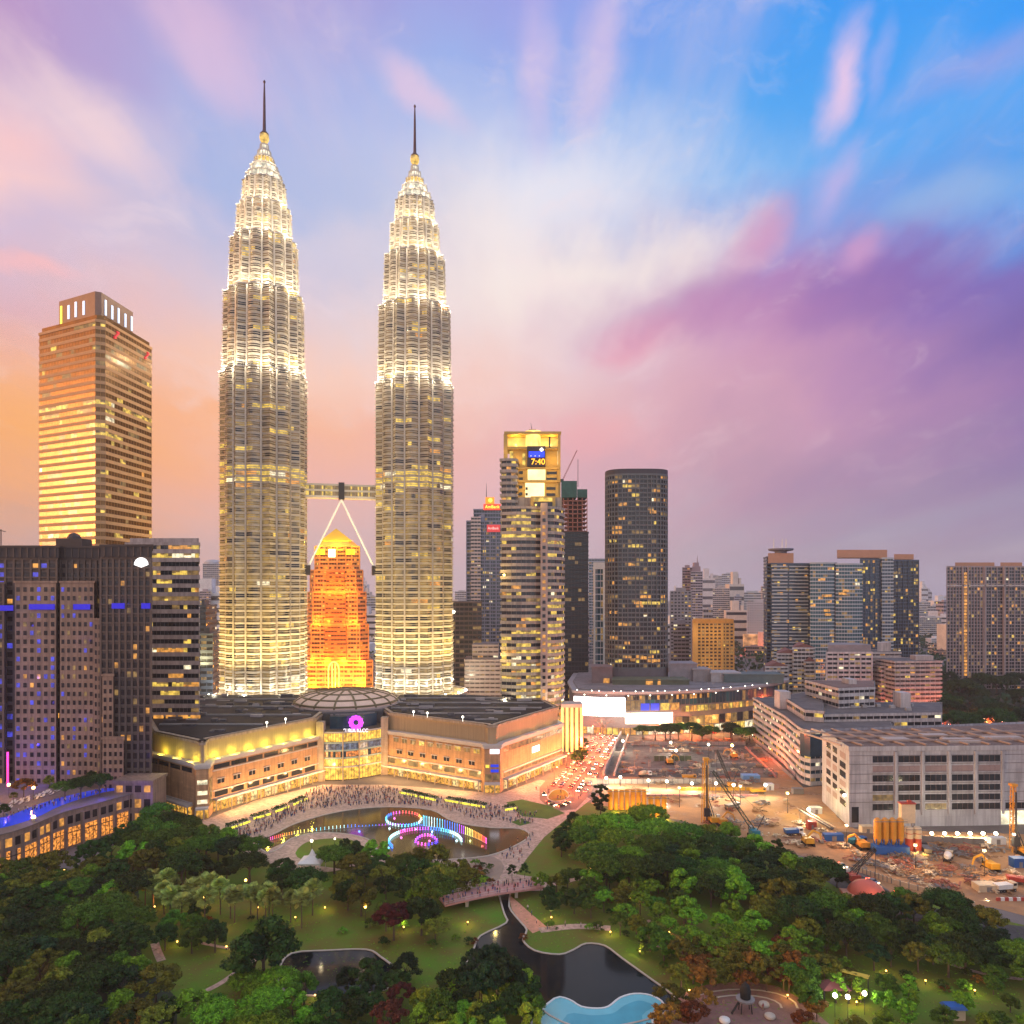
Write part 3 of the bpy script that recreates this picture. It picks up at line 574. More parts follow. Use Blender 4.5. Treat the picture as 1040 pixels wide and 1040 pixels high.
# dome with ribs behind the hall
dc = at(352, 433); rd = 30.5; b = MB(); dome = [(rd*math.cos(math.pi/2*k/8*1.0), 33.7+8.0*math.sin(math.pi/2*k/8)) for k in range(8)]+[(2.2, 41.8)]
b.lathe((dc[0], dc[1], 0), dome, 48); b.build('dome', mat('dome_panel', (.74, .52, .42), .6, 0, .1, .1), mall, True)
for k in range(16):
    b = MB(); t = 2*math.pi*k/16
    for (ra, za), (rb, zb) in zip(dome, dome[1:]): b.bar((dc[0]+(ra+.1)*math.cos(t), dc[1]+(ra+.1)*math.sin(t), za+.1), (dc[0]+(rb+.1)*math.cos(t), dc[1]+(rb+.1)*math.sin(t), zb+.1), 1.0, .6)
    b.build('dome_rib', mat('dome_rib_metal', (.16, .12, .06), .6), mall)
for k in (1, 3, 5, 7):
    b = MB(); rr_, z = dome[k]; b.lathe((dc[0], dc[1], 0), [(rr_+.45, z-.35), (rr_+.5, z+.35), (rr_-.2, z+.6), (rr_-.2, z-.3)], 48); b.build('dome_ring', MATS['dome_rib_metal'], mall)
# podium rings at the tower feet with their bright lamps
for t, lab in ((T1, 'low round podium with bright lamps round the foot of the left twin skyscraper'), (T2, 'low round podium with bright lamps round the foot of the right twin skyscraper')):
    pod = thing('podium', lab, 'podium', (*t, 0)); b = MB(); b.lathe((*t, 0), [(37.5, 0), (37.5, 27), (36, 27.2), (30, 27.2)], 48); b.build('podium_wall', mat('podium_gold', (.36, .27, .12), .7, 0, .2, .3), pod)
    b = MB(); b.lathe((*t, 0), [(38.2, 26.4), (38.2, 28.0), (37.6, 28.0), (37.6, 26.6)], 48); b.build('podium_parapet', LEDGE, pod)
    for k in range(9):
        a_ = R(-90-84+168*k/8); p = (t[0]+37*math.cos(a_), t[1]+37*math.sin(a_), 28.8); b = MB(); b.ball(p, .75, 8); b.tube((p[0], p[1], 27), p, .12, .12, 6); b.build('lamp', mat('lamp_white', (1, 1, 1), .4, 0, 0, em=(1, .93, .75), es=6), pod)
# yellow lamps washing the upper band of the left wing; warm street light on the right wing
for k in range(7):
    p = Vector(LW[4]).lerp(Vector(LW[5]), .04+.86*k/6); e = (Vector(LW[5])-Vector(LW[4])).normalized(); p += Vector((e.y, -e.x))*.2; light('ledge_lamp', (p.x, p.y, 24.9), 1500, (1, .90, .08), mall, .3)
for k in range(3):
    p = Vector(LW[0]).lerp(Vector(LW[1]), .3+.33*k); light('ledge_lamp', (p.x, p.y, 24.9), 1000, (1, .90, .08), mall, .3)
for k in range(3): p = Vector(RWg[4]).lerp(Vector(RWg[5]), .3+.25*k); e = (Vector(RWg[5])-Vector(RWg[4])).normalized(); p += Vector((e.y, -e.x))*.3; light('ledge_lamp', (p.x, p.y, 24.8), 180, (1, .6, .12), mall, .3)
for w_, (a, c), n in ((0, (LW[4], LW[5]), 6), (1, (RWg[0], RWg[1]), 5), (2, (RWg[4], RWg[5]), 4)):
    e = (Vector(c)-Vector(a)).normalized(); nn = Vector((e.y, -e.x))
    for k in range(n): p = Vector(a).lerp(Vector(c), (k+.5)/n)+nn*9; light('arcade_lamp', (p.x, p.y, 6.5), 6000, (1, .58, .20), mall, .6)
for px, d in ((271, 356), (290, 366), (420, 388), (434, 384), (470, 372)):
    b = MB(); p = at(px, d, 0); b.ball((p.x, p.y, 35.6), .55, 8); b.tube((p.x, p.y, 33.2), (p.x, p.y, 35.2), .05, .05, 6); b.build('roof_lamp', MATS['lamp_white'], mall)
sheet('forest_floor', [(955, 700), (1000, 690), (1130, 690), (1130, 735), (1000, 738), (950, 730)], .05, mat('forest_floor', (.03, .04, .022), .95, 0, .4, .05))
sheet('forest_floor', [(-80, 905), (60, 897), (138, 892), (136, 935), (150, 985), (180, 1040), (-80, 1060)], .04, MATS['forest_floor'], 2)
# ------------------------------------------------------------------ office tower far left: two faces, banded, lit crown
def quadp(*pd): return [tuple(at(px, d)[:2]) for px, d in pd]
BR = mat('bronze_granite', (.60, .34, .17), .8, 0, .1, .3); BRD = mat('bronze_glass', (.22, .105, .032), .22, .55, .3, .2); WINBR = [BRD, L_Y, L_W, L_P, L_D]
mp = quadp((40, 422), (97, 400), (107, 402), (154, 447)); mp.append((mp[0][0]+mp[3][0]-mp[1][0], mp[0][1]+mp[3][1]-mp[1][1]))
mx = thing('office_tower', 'tall bronze banded office tower with lit fins on its stepped crown', 'office tower', (*mp[1], 0))
def mrow(k, nf, p): return {nf-11: .9, nf-12: .22, 14: .5, 15: .45, 16: .4, 17: .45, 24: .25, 3: .7, 2: .8, 30: .18}.get(k, p)
storeys(mx, mp, 0, 248, 4.3, BR, WINBR, .05, 2.6, .42, .25, mix=(.8, .1, .1), seed=11, litrow=mrow, cluster=.5, gap=.06)
mp2 = offset(mp, -1.0)
b = MB(); b.prism(mp2, 248, 252); b.build('parapet_wall', BRD, mx)
tp = quadp((60, 417), (96.5, 402.5), (103, 404), (135, 433)); tp.append((tp[0][0]+tp[3][0]-tp[1][0], tp[0][1]+tp[3][1]-tp[1][1]))
b = MB(); b.prism(tp, 249, 265.5); b.build('crown_block', mat('crown_bronze', (.30, .17, .12), .5, .1, .12), mx)
FIN = mat('lit_fin', (.9, .9, .9), .4, 0, 0, em=(.50, .70, 1), es=1.0); FINY = mat('lit_fin_yellow', (.9, .8, .2), .4, 0, 0, em=(1, .75, .05), es=1.2)
for e0, e1, ts in ((0, 1, (.07, .28, .48, .70)), (2, 3, (.12, .32, .52, .74, .95))):
    a, c = Vector(tp[e0]), Vector(tp[e1])
    for k, t in enumerate(ts):
        b = MB(); wall_quad(b, a.lerp(c, t-.025), a.lerp(c, t+.025), 250.5 if e0 == 0 and k == 0 else 254, 262.5-(k % 2)*.8, .35, 0, .3); b.build('light_fin', FINY if (e0 == 0 and k == 0) else FIN, mx)
a, c = Vector(mp[2]), Vector(mp[3])
RED = mat('red_sign', (.5, .02, .03), .4, 0, 0, em=(1, .04, .06), es=.5)
for t, z in ((.2, 244), (.86, 242)):
    b = MB(); p = a.lerp(c, t); e = (c-a).normalized(); n = Vector((e.y, -e.x))*.6
    b.bar((*(p-e*2+n), z-2), (*(p+e*2.2+n), z+2), .9); b.bar((*(p-e*2+n), z-2), (*(p-e*.2+n), z-1.6), .8); b.bar((*(p+e*.4+n), z+2.2), (*(p+e*2.4+n), z+2.2), .8); b.build('red_emblem', RED, mx)
# ------------------------------------------------------------------ banded office block behind the hotel
GREY = mat('grey_granite', (.40, .345, .36), .6, 0, .08, .3)
o2 = thing('office_block', 'grey office block with even horizontal window bands, behind the dark hotel', 'office block', tuple(at(166, 380)))
def orow(k, nf, p): return {nf-2: .95, 1: .0, nf-9: .3, 8: .7, 9: .2, 4: .75, 3: .55, nf-11: .25, nf-6: .5}.get(k, p)
storeys(o2, quadp((128, 380), (202, 380), (201.6, 414), (132, 414)), 30, 124, 4.55, GREY, WIN, .18, 2.0, .48, .5, mix=(.75, .05, .2), seed=21, litrow=orow, cluster=.6, gap=.05)
b = MB(); b.prism(quadp((132, 380.8), (202, 380.8), (201.6, 410), (136, 410)), 125, 127.5); b.build('roof_screen', GREY, o2)
b = MB(); rp = rect(153, 203, 379.2, 3); b.prism(rp, 30, 30.5)
for k in range(4): p = at(156+12.5*k, 379.3); b.box(p.x, p.x+5, p.y-.2, p.y+.4, 31, 35.2)
b.build('lit_lobby', L_W, o2)
# ------------------------------------------------------------------ hotel with terrace
HW = mat('hotel_stone', (.33, .215, .165), .7, 0, .1, .3); HD = mat('hotel_dark_stone', (.048, .037, .040), .6, 0, .15, .3); HG = [mat('hotel_glass', (.03, .022, .026), .12, 0, .5, .2), L_Y, L_W, L_P, L_D, lit('blue_room', (.10, .10, 1), .8)]
hot = thing('hotel', 'dark stone hotel of stepped blocks with a white fan emblem and blue lights', 'hotel', tuple(at(80, 322)))
big, small = [], []
def grid(p, e0, e1, z0, z1, nx, nz, fx, fz, pl, rr, out=.1, blue=0):
    a, c = Vector(p[e0]), Vector(p[e1]); L = (c-a).length; e = (c-a)/L; n = Vector((e.y, -e.x))*out
    for i in range(nx):
        for k in range(nz):
            s0, s1 = L*(i+.5-fx/2)/nx, L*(i+.5+fx/2)/nx; h = (z1-z0)/nz; zz = z0+h*(k+.5-fz/2)
            q0, q1 = a+e*s0+n, a+e*s1+n; mi = 5 if rr.random() < blue else 2 if rr.random() < pl else 4 if rr.random() < .06 else 0
            yield [(*q0, zz), (*q1, zz), (*q1, zz+h*fz), (*q0, zz+h*fz)], mi
rr = random.Random(31)
def hblock(x0, x1, d, dep, z1, m, nx, nz, fx, fz, pl, z0=14, blue=0, side=0, frame=False, yaw=0):
    p = rect(x0, x1, d, dep, yaw); p[2] = (min(p[2][0], at(x1-.4, d+dep).x), p[2][1]); b = MB(); b.prism(p, z0, z1)
    if frame:                                              # dark glazed block behind a stone lattice
        a, c = Vector(p[0]), Vector(p[1])
        for i in range(nx+1): q = a.lerp(c, i/nx); b.box(q.x-.45, q.x+.45, q.y-.6, q.y+.1, z0, z1-.05)
        for k in range(nz+1): z = z0+(z1-z0)*k/nz; b.box(a.x, c.x, a.y-.5, a.y+.1, z-.3, min(z+.3, z1-.1))
    b.build('wall', m, hot)
    b = MB(); b.prism(offset(p, .35), z1, z1+.9); b.build('cornice', m, hot)
    big.extend(grid(p, 0, 1, z0, z1-1, nx, nz, fx, fz, pl, rr, .1, blue))
    if side: big.extend(grid(p, 1, 2, z0, z1-1, side, nz, fx, fz, pl*.4, rr)); big.extend(grid(p, 3, 0, z0, z1-1, side, nz, fx, fz, pl*.4, rr))
HL = mat('hotel_lattice', (.115, .082, .072), .65, 0, .1, .3)
hblock(-46, 58, 326, 30, 114, HL, 12, 25, .66, .6, .06, blue=.2, frame=True)
hblock(15, 57, 322.5, 3.5, 103.5, HW, 6, 23, .5, .52, .04, blue=.14)
hblock(-60, 4, 322, 4, 103, HL, 8, 22, .6, .58, .1, blue=.25, frame=True)
hblock(56, 104, 329, 30, 114, HL, 8, 25, .55, .55, .05, frame=True)
hblock(61, 95.5, 322, 7, 103.5, HW, 6, 23, .48, .5, .02, blue=.10)
hblock(95.5, 103, 321, 8, 87, HW, 2, 19, .5, .52, .02)
hblock(102.8, 153.5, 318.5, 34, 114, HL, 8, 25, .72, .62, .06, side=8, frame=True)
hblock(104, 115, 315.8, 2.7, 63, HW, 2, 13, .5, .52, .04)
hblock(104, 125.5, 313.6, 2.2, 36, HW, 4, 6, .5, .52, .02)
for x0, x1, d in ((-46, 60, 325), (56, 104, 328), (102.5, 154.5, 317.5)):
    p = rect(x0, x1, d, 34); p[2] = (at(x1-.4, d+34).x, p[2][1]); b = MB(); b.prism(p, 114.8, 119.2); b.prism(offset(p, .5), 119.2, 120.2); b.build('roof_storey', HD, hot)
    b = MB()
    a, c = Vector(p[0]), Vector(p[1]); n = int((c-a).length/3)
    for k in range(n): q = a.lerp(c, (k+.5)/n); b.box(q.x-.2, q.x+.2, q.y-.35, q.y, 114.9, 119.1)
    b.build('roof_fins', HL, hot)
b = MB(); p = at(70, 335); b.box(p.x-6, p.x+6, p.y, p.y+8, 120, 124); b.ball((p.x, p.y+4, 124), 3, 10); b.build('roof_plant_room', HD, hot)
b = MB(); p = at(163, 330); p = at(1, 320); b.bar((p.x, p.y, 120), (p.x, p.y, 127), .3); b.bar((p.x-3, p.y, 127), (p.x+2, p.y, 126), .3); b.build('roof_davit', DARK, hot)
big.sort(key=lambda w: -abs((w[0][1][0]-w[0][0][0])*(w[0][2][2]-w[0][1][2]))-(3 if w[1] in (2, 5) else 0))
for q, mi in big[:100]: b = MB(); b.poly(q, mi); b.build('window', HG, hot)
b = MB()
for q, mi in big[100:]: b.poly(q, mi)
kind(b.build('windows', HG, hot), 'stuff')
p = at(144, 317.2, 112.3); b = MB()
fan = [(p.x, 317.2-.4, p.z-2.2)]+[(p.x+6.2*.5*1.0*math.cos(t)*1.0, 317.2-.4, p.z-1.0+3.2*math.sin(t)) for t in [math.pi*k/12 for k in range(13)]]
k0 = len(fan); b.poly([(x, y-.2, z) for x, y, z in fan]); 
for k in range(k0): a_, c_ = fan[k], fan[(k+1) % k0]; b.poly([a_, c_, (c_[0], c_[1]-.2, c_[2]), (a_[0], a_[1]-.2, a_[2])])
b.build('fan_emblem', mat('fan_white', (.9, .9, .9), .5, 0, 0, em=(1, .97, .95), es=1.4), hot)
BLUEL = mat('blue_light_strip', (.01, .01, .08), .4, 0, 0, em=(.03, .02, .85), es=.7)
for x0, x1, d, z in ((-5, 14, 321.6, 92.5), (30, 56, 322.2, 93), (75, 92, 321.7, 93), (114, 127, 318, 93.5), (144, 153, 318, 93.5)):
    a, c = at(x0, d), at(x1, d); b = MB(); b.box(a.x, c.x, a.y-.5, a.y-.3, z-1.3, z+1.1); b.build('blue_light_band', BLUEL, hot)
for px, d, z, e in ((6, 312, 30, 2600), (6, 312, 60, 1000), (8, 314, 84, 350), (38, 316, 20, 900), (45, 319, 50, 130), (80, 318, 44, 130), (80, 318, 78, 110), (140, 312, 32, 140), (119, 314, 94, 110), (82, 318, 94, 70)):
    light('blue_wash', tuple(at(px, d, z)), e, (.08, .05, 1), hot, .6)
b = MB(); p = at(9, 316, 22); b.box(p.x-1, p.x-.4, p.y, p.y+.6, 15, 30); b.build('pink_light_strip', mat('pink_strip', (.9, .1, .3), .4, 0, 0, em=(1, .05, .35), es=1.6), hot)
# corner pavilion at the foot and the curved terrace with its arcade
TZ = 15.0
edge = catmull([tuple(gp(x, y, TZ)[:2]) for x, y in ((-70, 862), (0, 847), (30, 838), (62, 825), (95, 816), (132, 806))], 6, False)
ter = thing('hotel_terrace', 'curved stone hotel terrace with lit arcade of tall windows and a blue-lit swimming pool', 'terrace', (*edge[6], 0))
b = MB(); back_ = [tuple(at(134, 345)[:2]), tuple(at(-70, 345)[:2])]; foot = edge+back_
foot = ccw(foot); b.prism(foot, 0, TZ-.4); b.build('terrace_wall', HW, ter)
b = MB(); b.prism(offset(foot, .6), TZ-.4, TZ); b.build('terrace_deck', mat('terrace_paving', (.20, .15, .14), .7, 0, .2, .5), ter)
strip('terrace_parapet', offset_line := edge, .5, TZ, 1.0, HW, structure=False, parent=ter)
acc = [0]
for p, q in zip(edge, edge[1:]): acc.append(acc[-1]+(Vector(q)-Vector(p)).length)
def on_edge(s):
    for k in range(len(edge)-1):
        if s <= acc[k+1] or k == len(edge)-2:
            t = (s-acc[k])/(acc[k+1]-acc[k]); p, q = Vector(edge[k]), Vector(edge[k+1]); e = (q-p).normalized(); return p.lerp(q, t), Vector((e.y, -e.x))
Ltot = acc[-1]; nb = 11; LO = lit('lit_arcade', (1, .34, .05), 1.5, 1.2, .9)
for k in range(nb):
    s0, s1 = Ltot*k/nb, Ltot*(k+1)/nb; (p, n), (q, n2) = on_edge(s0), on_edge(s1)
    b = MB(); b.box(p.x-.55, p.x+.55, p.y-.9, p.y+.3, 0, TZ-2); b.build('arcade_pier', HW, ter)
    a, c = on_edge(s0+.9)[0], on_edge(s1-.9)[0]; n *= .12
    b = MB(); b.poly([(*(a+n), 1), (*(c+n), 1), (*(c+n), 8.1), (*(a+n), 8.1)], 0)
    aw = b.build('arcade_window', [LO, DARK], ter); b = MB()
    wall_quad(b, a.lerp(c, .31), a.lerp(c, .33), 1, 8.1, .3, 0, .2); wall_quad(b, a.lerp(c, .67), a.lerp(c, .69), 1, 8.1, .3, 0, .2); wall_quad(b, a, c, 6.0, 6.25, .3, 0, .2); b.build('frame', DARK, aw)
    for j in (0, 1):
        aa, cc = on_edge(s0+(s1-s0)*(.08+.5*j))[0], on_edge(s0+(s1-s0)*(.42+.5*j))[0]; b = MB(); b.poly([(*(aa+n), 9.6), (*(cc+n), 9.6), (*(cc+n), 12.6), (*(aa+n), 12.6)], 0 if k < 7 and rr.random() < .6 or rr.random() < .2 else 1); b.build('upper_window', [L_W, HG[0]], ter)
strip('terrace_cornice', [tuple(on_edge(Ltot*k/30)[0]+on_edge(Ltot*k/30)[1]*.35) for k in range(31)], .9, 8.5, .5, LEDGE, structure=False, parent=ter)
POOL = mat('blue_lit_pool', (.02, .06, .35), .1, 0, 0, em=(.02, .05, .75), es=.55)
pool = catmull([tuple(gp(x, y, TZ)[:2]) for x, y in ((-10, 842), (14, 838), (40, 829), (58, 820), (80, 812), (104, 805), (122, 802), (120, 799), (92, 803), (62, 810), (36, 818), (8, 829), (-10, 832))], 3)
b = MB(); pp = ccw(pool)
for t in tessellate_polygon([[Vector((*p, 0)) for p in pp]]): b.poly([(*pp[i], TZ+.06) for i in (t if (Vector(pp[t[1]])-Vector(pp[t[0]])).cross(Vector(pp[t[2]])-Vector(pp[t[0]])) > 0 else t[::-1])])
b.build('swimming_pool', POOL, ter)
b = MB(); p = gp(150, 818, 0); q = rect(116, 155, 306, 12); b.prism(q, 0, 20); b.prism(offset(q, .5), 19.2, 20.4)
b.build('corner_pavilion', HW, ter)
for k in range(4):
    for z0, z1 in ((15.4, 18.2), (9, 12.5), (1, 6.5)):
        a, c = Vector(q[0]), Vector(q[1]); b = MB(); wall_quad(b, a.lerp(c, .06+.24*k), a.lerp(c, .22+.24*k), z0, z1, .12, 0, .1); b.build('pavilion_window', L_W if rr.random() < .5 else HG[0], ter)
for px, d, z, e, c in ((30, 272, 18, 500, (.06, .05, 1)), (72, 284, 18.5, 900, (.08, .05, 1)), (104, 296, 18, 900, (.06, .04, 1)), (140, 302, 18, 300, (.06, .04, 1)), (152, 303, 14, 300, (.1, .05, 1)), (95, 288, 18, 300, (.3, .1, 1))): light('terrace_light', tuple(at(px, d, z)), e, c, ter, .5)
# loungers, and guests around the pool
LOUNGE = mat('pale_lounger', (.62, .55, .52), .7, 0, .05)
lg = thing('sun_lounger', 'pale sun lounger in the rows beside the blue terrace pool', 'sun lounger', (0, 0, 0), 'sun loungers on the hotel terrace')
b = MB(); b.box(-.35, .35, -.9, .4, .3, .42); b.build('seat', LOUNGE, lg); b = MB(); b.poly([(-.35, .4, .42), (.35, .4, .42), (.35, 1.0, .95), (-.35, 1.0, .95)]); b.poly([(-.35, 1.0, .90), (.35, 1.0, .90), (.35, .4, .34), (-.35, .4, .34)]); b.build('backrest', LOUNGE, lg)
b = MB()
for x in (-.3, .3):
    for y in (-.8, .3): b.box(x-.03, x+.03, y-.03, y+.03, 0, .3)
b.build('legs', DARK, lg)
first = True
for k in range(44):
    x, y = rnd.choice([(rnd.uniform(8, 45), 0), (rnd.uniform(38, 78), 0)]); t = (x-8)/70; y = 830-23*t+rnd.uniform(-7, -2)-3
    p = gp(x, y-3, TZ); p.z = TZ+.02
    if first: lg.location = p; first = False
    else: dup(lg, p, rnd.uniform(-.5, .5))
# ------------------------------------------------------------------ tower lit orange between the twins
ORG_ = mat('orange_stone', (.52, .24, .09), .6, 0, .1, .2); LO2 = lit('orange_glow_window', (1, .30, .02), 1.2, .2); d0 = 720
ot = thing('stepped_tower', 'stepped tower with pyramid roof, floodlit bright orange, seen between the twin skyscrapers', 'office tower', tuple(at(343, d0)))
OW = [mat('amber_glass', (.10, .04, .015), .3), LO2, LO2, L_Y, LO2]
def ch_rect(x0, x1, d, dep, ch): # rectangle with chamfered corners
    p = rect(x0, x1, d, dep); (ax_, ay), (bx_, by), (cx_, cy_), (dx_, dy_) = p
    return [(ax_+ch, ay), (bx_-ch, by), (bx_, by+ch), (cx_, cy_-ch), (cx_-ch, cy_), (dx_+ch, dy_), (dx_, dy_-ch), (ax_, ay+ch)]
STG = [(306, 377, 4, 30, 8), (309, 372.5, 28, 66, 10), (311, 370, 66, 98, 10), (314, 367, 98, 120, 8), (318.5, 363.5, 120, 144, 9)]
for k, (x0, x1, z0, z1, ch) in enumerate(STG):
    p = ch_rect(x0, x1, d0+2*k, 46-3*k, ch*.7); storeys(ot, p, z0, z1, 4.2, ORG_, OW, .12, 3, .5, .5, piers=3, pw=1.1, seed=41+k, roof=ORG_, mix=(.6, .1, .3))
    cxm = (x0+x1)/2
    if k in (1, 2, 3): # recessed central bay shaft
        q = rect(cxm-(x1-x0)*.17, cxm+(x1-x0)*.17, d0+2*k-1.8, 2); storeys(ot, q, z0, z1-1.5, 4.2, mat('deep_orange_stone', (.52, .16, .04), .6, 0, .1), OW, .25, 3, .62, .3, seed=47+k, name='shaft_window', wname='central_shaft', roof=ORG_)
b = MB(); q0_, q1_ = ch_rect(319.5, 362.5, d0+9, 36, 6), ch_rect(324.5, 358, d0+12, 30, 4); b.prism(q0_, 145, 149.5, p2=q1_); b.build('shoulder', ORG_, ot)
p = rect(325, 357.5, d0+12, 30); ap = Vector(p[0]).lerp(Vector(p[2]), .5); b = MB(); 
b.prism(p, 149.5, 150.2)
for k in range(4): b.poly([(*p[k], 150.2), (*p[(k+1) % 4], 150.2), (ap.x, ap.y, 164)])
b.build('pyramid_roof', mat('yellow_lit_roof', (.75, .48, .03), .5, 0, .08, .2), ot)
p = rect(333.5, 340.5, d0+7, .6); b = MB(); b.prism(p, 133.5, 141.5); b.build('white_sign', mat('white_panel_light', (1, 1, 1), .4, 0, 0, em=(1, .95, .8), es=1.6), ot)
for x in (321, 351): b = MB(); b.prism(rect(x, x+9, d0+7.2, .4), 136, 141); b.build('lit_panel', mat('amber_panel', (.9, .5, .05), .4, 0, 0, em=(1, .62, .02), es=1.2), ot)
b = MB(); q = rect(333, 345, d0-2.6, .8); a, c = Vector(q[0]), Vector(q[1])
for k in range(8): t0, t1 = math.pi*k/8, math.pi*(k+1)/8; m_ = a.lerp(c, .5); b.bar((m_.x+5.2*math.cos(t0), a.y-.3, 22+8*math.sin(t0)), (m_.x+5.2*math.cos(t1), a.y-.3, 22+8*math.sin(t1)), 1)
for s in (-5.2, 5.2, -1.6, 1.6): b.bar((m_.x+s, a.y-.3, 4), (m_.x+s, a.y-.3, 22 if abs(s) > 3 else 28), .8)
b.build('arched_portal', mat('portal_glow', (.9, .6, .1), .4, 0, 0, em=(1, .70, .15), es=2), ot)
for x, z, e in ((318, 70, 9000), (330, 70, 9000), (352, 70, 9000), (364, 70, 9000), (314, 30, 18000), (330, 30, 20000), (348, 30, 20000), (366, 30, 18000), (322, 100, 7000), (336, 100, 8000), (349, 100, 8000), (362, 100, 7000), (326, 122, 3500), (354, 122, 3500), (316, 8, 20000), (340, 8, 26000), (366, 8, 20000), (384, 34, 9000)):
    light('orange_flood', tuple(at(x, d0-5, z)), e*1.7, (1, .27, .012), ot, 1)
for x, z in ((318, 147), (340, 147), (364, 147)): light('roof_flood', tuple(at(x, d0+1, z)), 26000, (1, .58, .04), ot, .6)
for x, z in ((332, 100), (347, 100), (318, 70), (358, 70)): light('yellow_flood', tuple(at(x, d0-4.5, z)), 5000, (1, .55, .04), ot, .6)
for x, e in ((318, 8000), (336, 10000), (352, 10000), (372, 8000)): light('entrance_flood', tuple(at(x, d0-24, 9)), e*4, (1, .62, .12), ot, 1)
# ------------------------------------------------------------------ tower with red sign
BG = mat('blue_grey_panel', (.17, .20, .33), .5, 0, .1, .2); d0 = 800
am = thing('office_tower', 'slim blue grey office tower with red and yellow rooftop sign and thin spire', 'office tower', tuple(at(490, d0)))
storeys(am, rect(474, 510, d0, 34), 0, 176, 3.9, BG, WINB, .03, 3.4, .3, .35, piers=2, pw=.9, seed=51)
storeys(am, rect(478.5, 488, d0-1.5, 8), 0, 180, 3.9, mat('pale_blue_panel', (.44, .40, .46), .5), WINB, .02, 3, .5, .3, seed=52)
storeys(am, rect(481, 509, d0+3, 26), 176, 189, 3.9, BG, WINB, .1, 3, .3, .3, seed=53)
b = MB(); q = rect(477, 492, d0+1, 14); b.prism(q, 177, 184, p2=[Vector(q[0]).lerp(Vector(q[1]), .8), q[1], q[2], Vector(q[3]).lerp(Vector(q[2]), .8)]); b.build('sloped_roof', BG, am)
b = MB(); q = rect(491, 508.5, d0+1.5, 5); b.prism(q, 189, 195.5); b.build('sign_base', mat('sign_red', (.6, .03, .02), .5, 0, 0, em=(1, .07, .03), es=1.3), am)
b = MB(); q = rect(493, 502, d0+2, 4); b.prism(q, 195.5, 203); b.build('sign_tower', mat('sign_orange', (.7, .2, .02), .5, 0, 0, em=(1, .22, .02), es=1.4), am)
words('AmBank', 5, tuple(at(500, d0+.9, 192.2)), 0, mat('sign_yellow', (.9, .7, .1), .5, 0, 0, em=(1, .72, .08), es=2), 'sign_lettering', am, .2, width=16)
b = MB(); p = at(498, d0+1.5, 199.5); b.ball(p, 2.2, 8); b.build('sign_emblem', MATS['sign_yellow'], am)
b = MB(); b.prism(rect(494.5, 508, d0-.9, .6), 164.5, 172.5); b.build('red_panel', mat('sign_dull_red', (.5, .05, .06), .5, 0, 0, em=(.8, .06, .07), es=.55), am)
words('AmBank', 4, tuple(at(501, d0-1.1, 168.5)), 0, mat('sign_pale', (.9, .6, .6), .5, 0, 0, em=(1, .7, .65), es=.8), 'panel_lettering', am, .1, width=12)
b = MB(); p = at(494, d0+6); b.tube((p.x, p.y, 200), (p.x, p.y, 219), .5, .12, 6); b.build('spire', DARK, am)
# brown and striped blocks beside it
bb = thing('office_block', 'dark brown office block standing behind right twin skyscraper foot', 'office block', tuple(at(474, 660)))
storeys(bb, rect(458, 489, 660, 30), 0, 89, 4.2, mat('dark_brown_panel', (.11, .075, .07), .6), WIN, .02, 4, .35, .3, seed=55)
b = MB(); p = at(460.5, 659, 81); b.ball(p, 1.5, 8); b.build('corner_lamp', MATS['lamp_white'], bb)
sb = thing('low_office_block', 'low stone office block with stepped horizontal bands, left of golden crowned tower', 'office block', tuple(at(490, 560)))
storeys(sb, rect(472, 513, 560, 30), 0, 46, 3.2, mat('banded_stone', (.44, .33, .29), .7), [mat('brown_glass', (.08, .05, .045), .3)]+WIN[1:], .02, 4, .6, .25, seed=56)
storeys(sb, rect(480, 506, 566, 20), 46, 57, 3.2, MATS['banded_stone'], [MATS['brown_glass']]+WIN[1:], .02, 4, .6, .25, seed=57)
# ------------------------------------------------------------------ tower with golden crown and clock
d0 = 450; CRM = mat('cream_panel', (.46, .38, .33), .6, 0, .08, .3); GC = mat('golden_crown_panel', (.55, .36, .10), .55, 0, .08, .3)
gt = thing('office_tower', 'curved cream office tower with golden lit crown and digital clock beside right twin skyscraper', 'office tower', tuple(at(535, d0)))
def arcpts(x0, x1, d, bow, n): a, c = at(x0, d), at(x1, d); return [(a.x+(c.x-a.x)*k/n, a.y-bow*math.sin(math.pi*k/n)+0) for k in range(n+1)]
body = arcpts(509.5, 549, d0+3, 3.2, 8)+quadp((556, d0), (563, d0+2), (570, d0+8), (572.5, d0+16), (570, d0+34), (515, d0+36))
def gmat(k, nf, p): return .12 if nf-13 < k < nf-8 else .75 if k < 18 else .45
storeys(gt, body, 0, 151, 4.0, CRM, WIN, .4, 2.3, .46, .8, seed=61, litrow=gmat, mix=(.78, .12, .1), cluster=.35, gap=.05)
b = MB(); b.prism(quadp((549, d0-2.2), (556, d0-2.8), (556.5, d0+3), (549, d0+3)), 0, 154); b.build('corner_pier', mat('pinkish_pier', (.40, .31, .29), .6), gt)
for k in range(34): b = MB(); q = rect(551, 554, d0-3.1, .3); z = 8+4.2*k; b.prism(q, z, z+2); b.build('pier_window', GLASS if rr.random() < .6 else L_W, gt)
lp = arcpts(509.5, 524, d0+4, 1.0, 3)+quadp((526, d0+30), (514, d0+30)); storeys(gt, lp, 151, 181, 4.0, CRM, WIN, .25, 2.5, .5, 1.1, seed=62)
def gx(x0, x1, dep0, dep1, y0, y1, m, name): b = MB(); q = rect(x0, x1, d0+dep0, dep1-dep0); b.prism(q, zy(y1, d0), zy(y0, d0)); return b.build(name, m, gt)
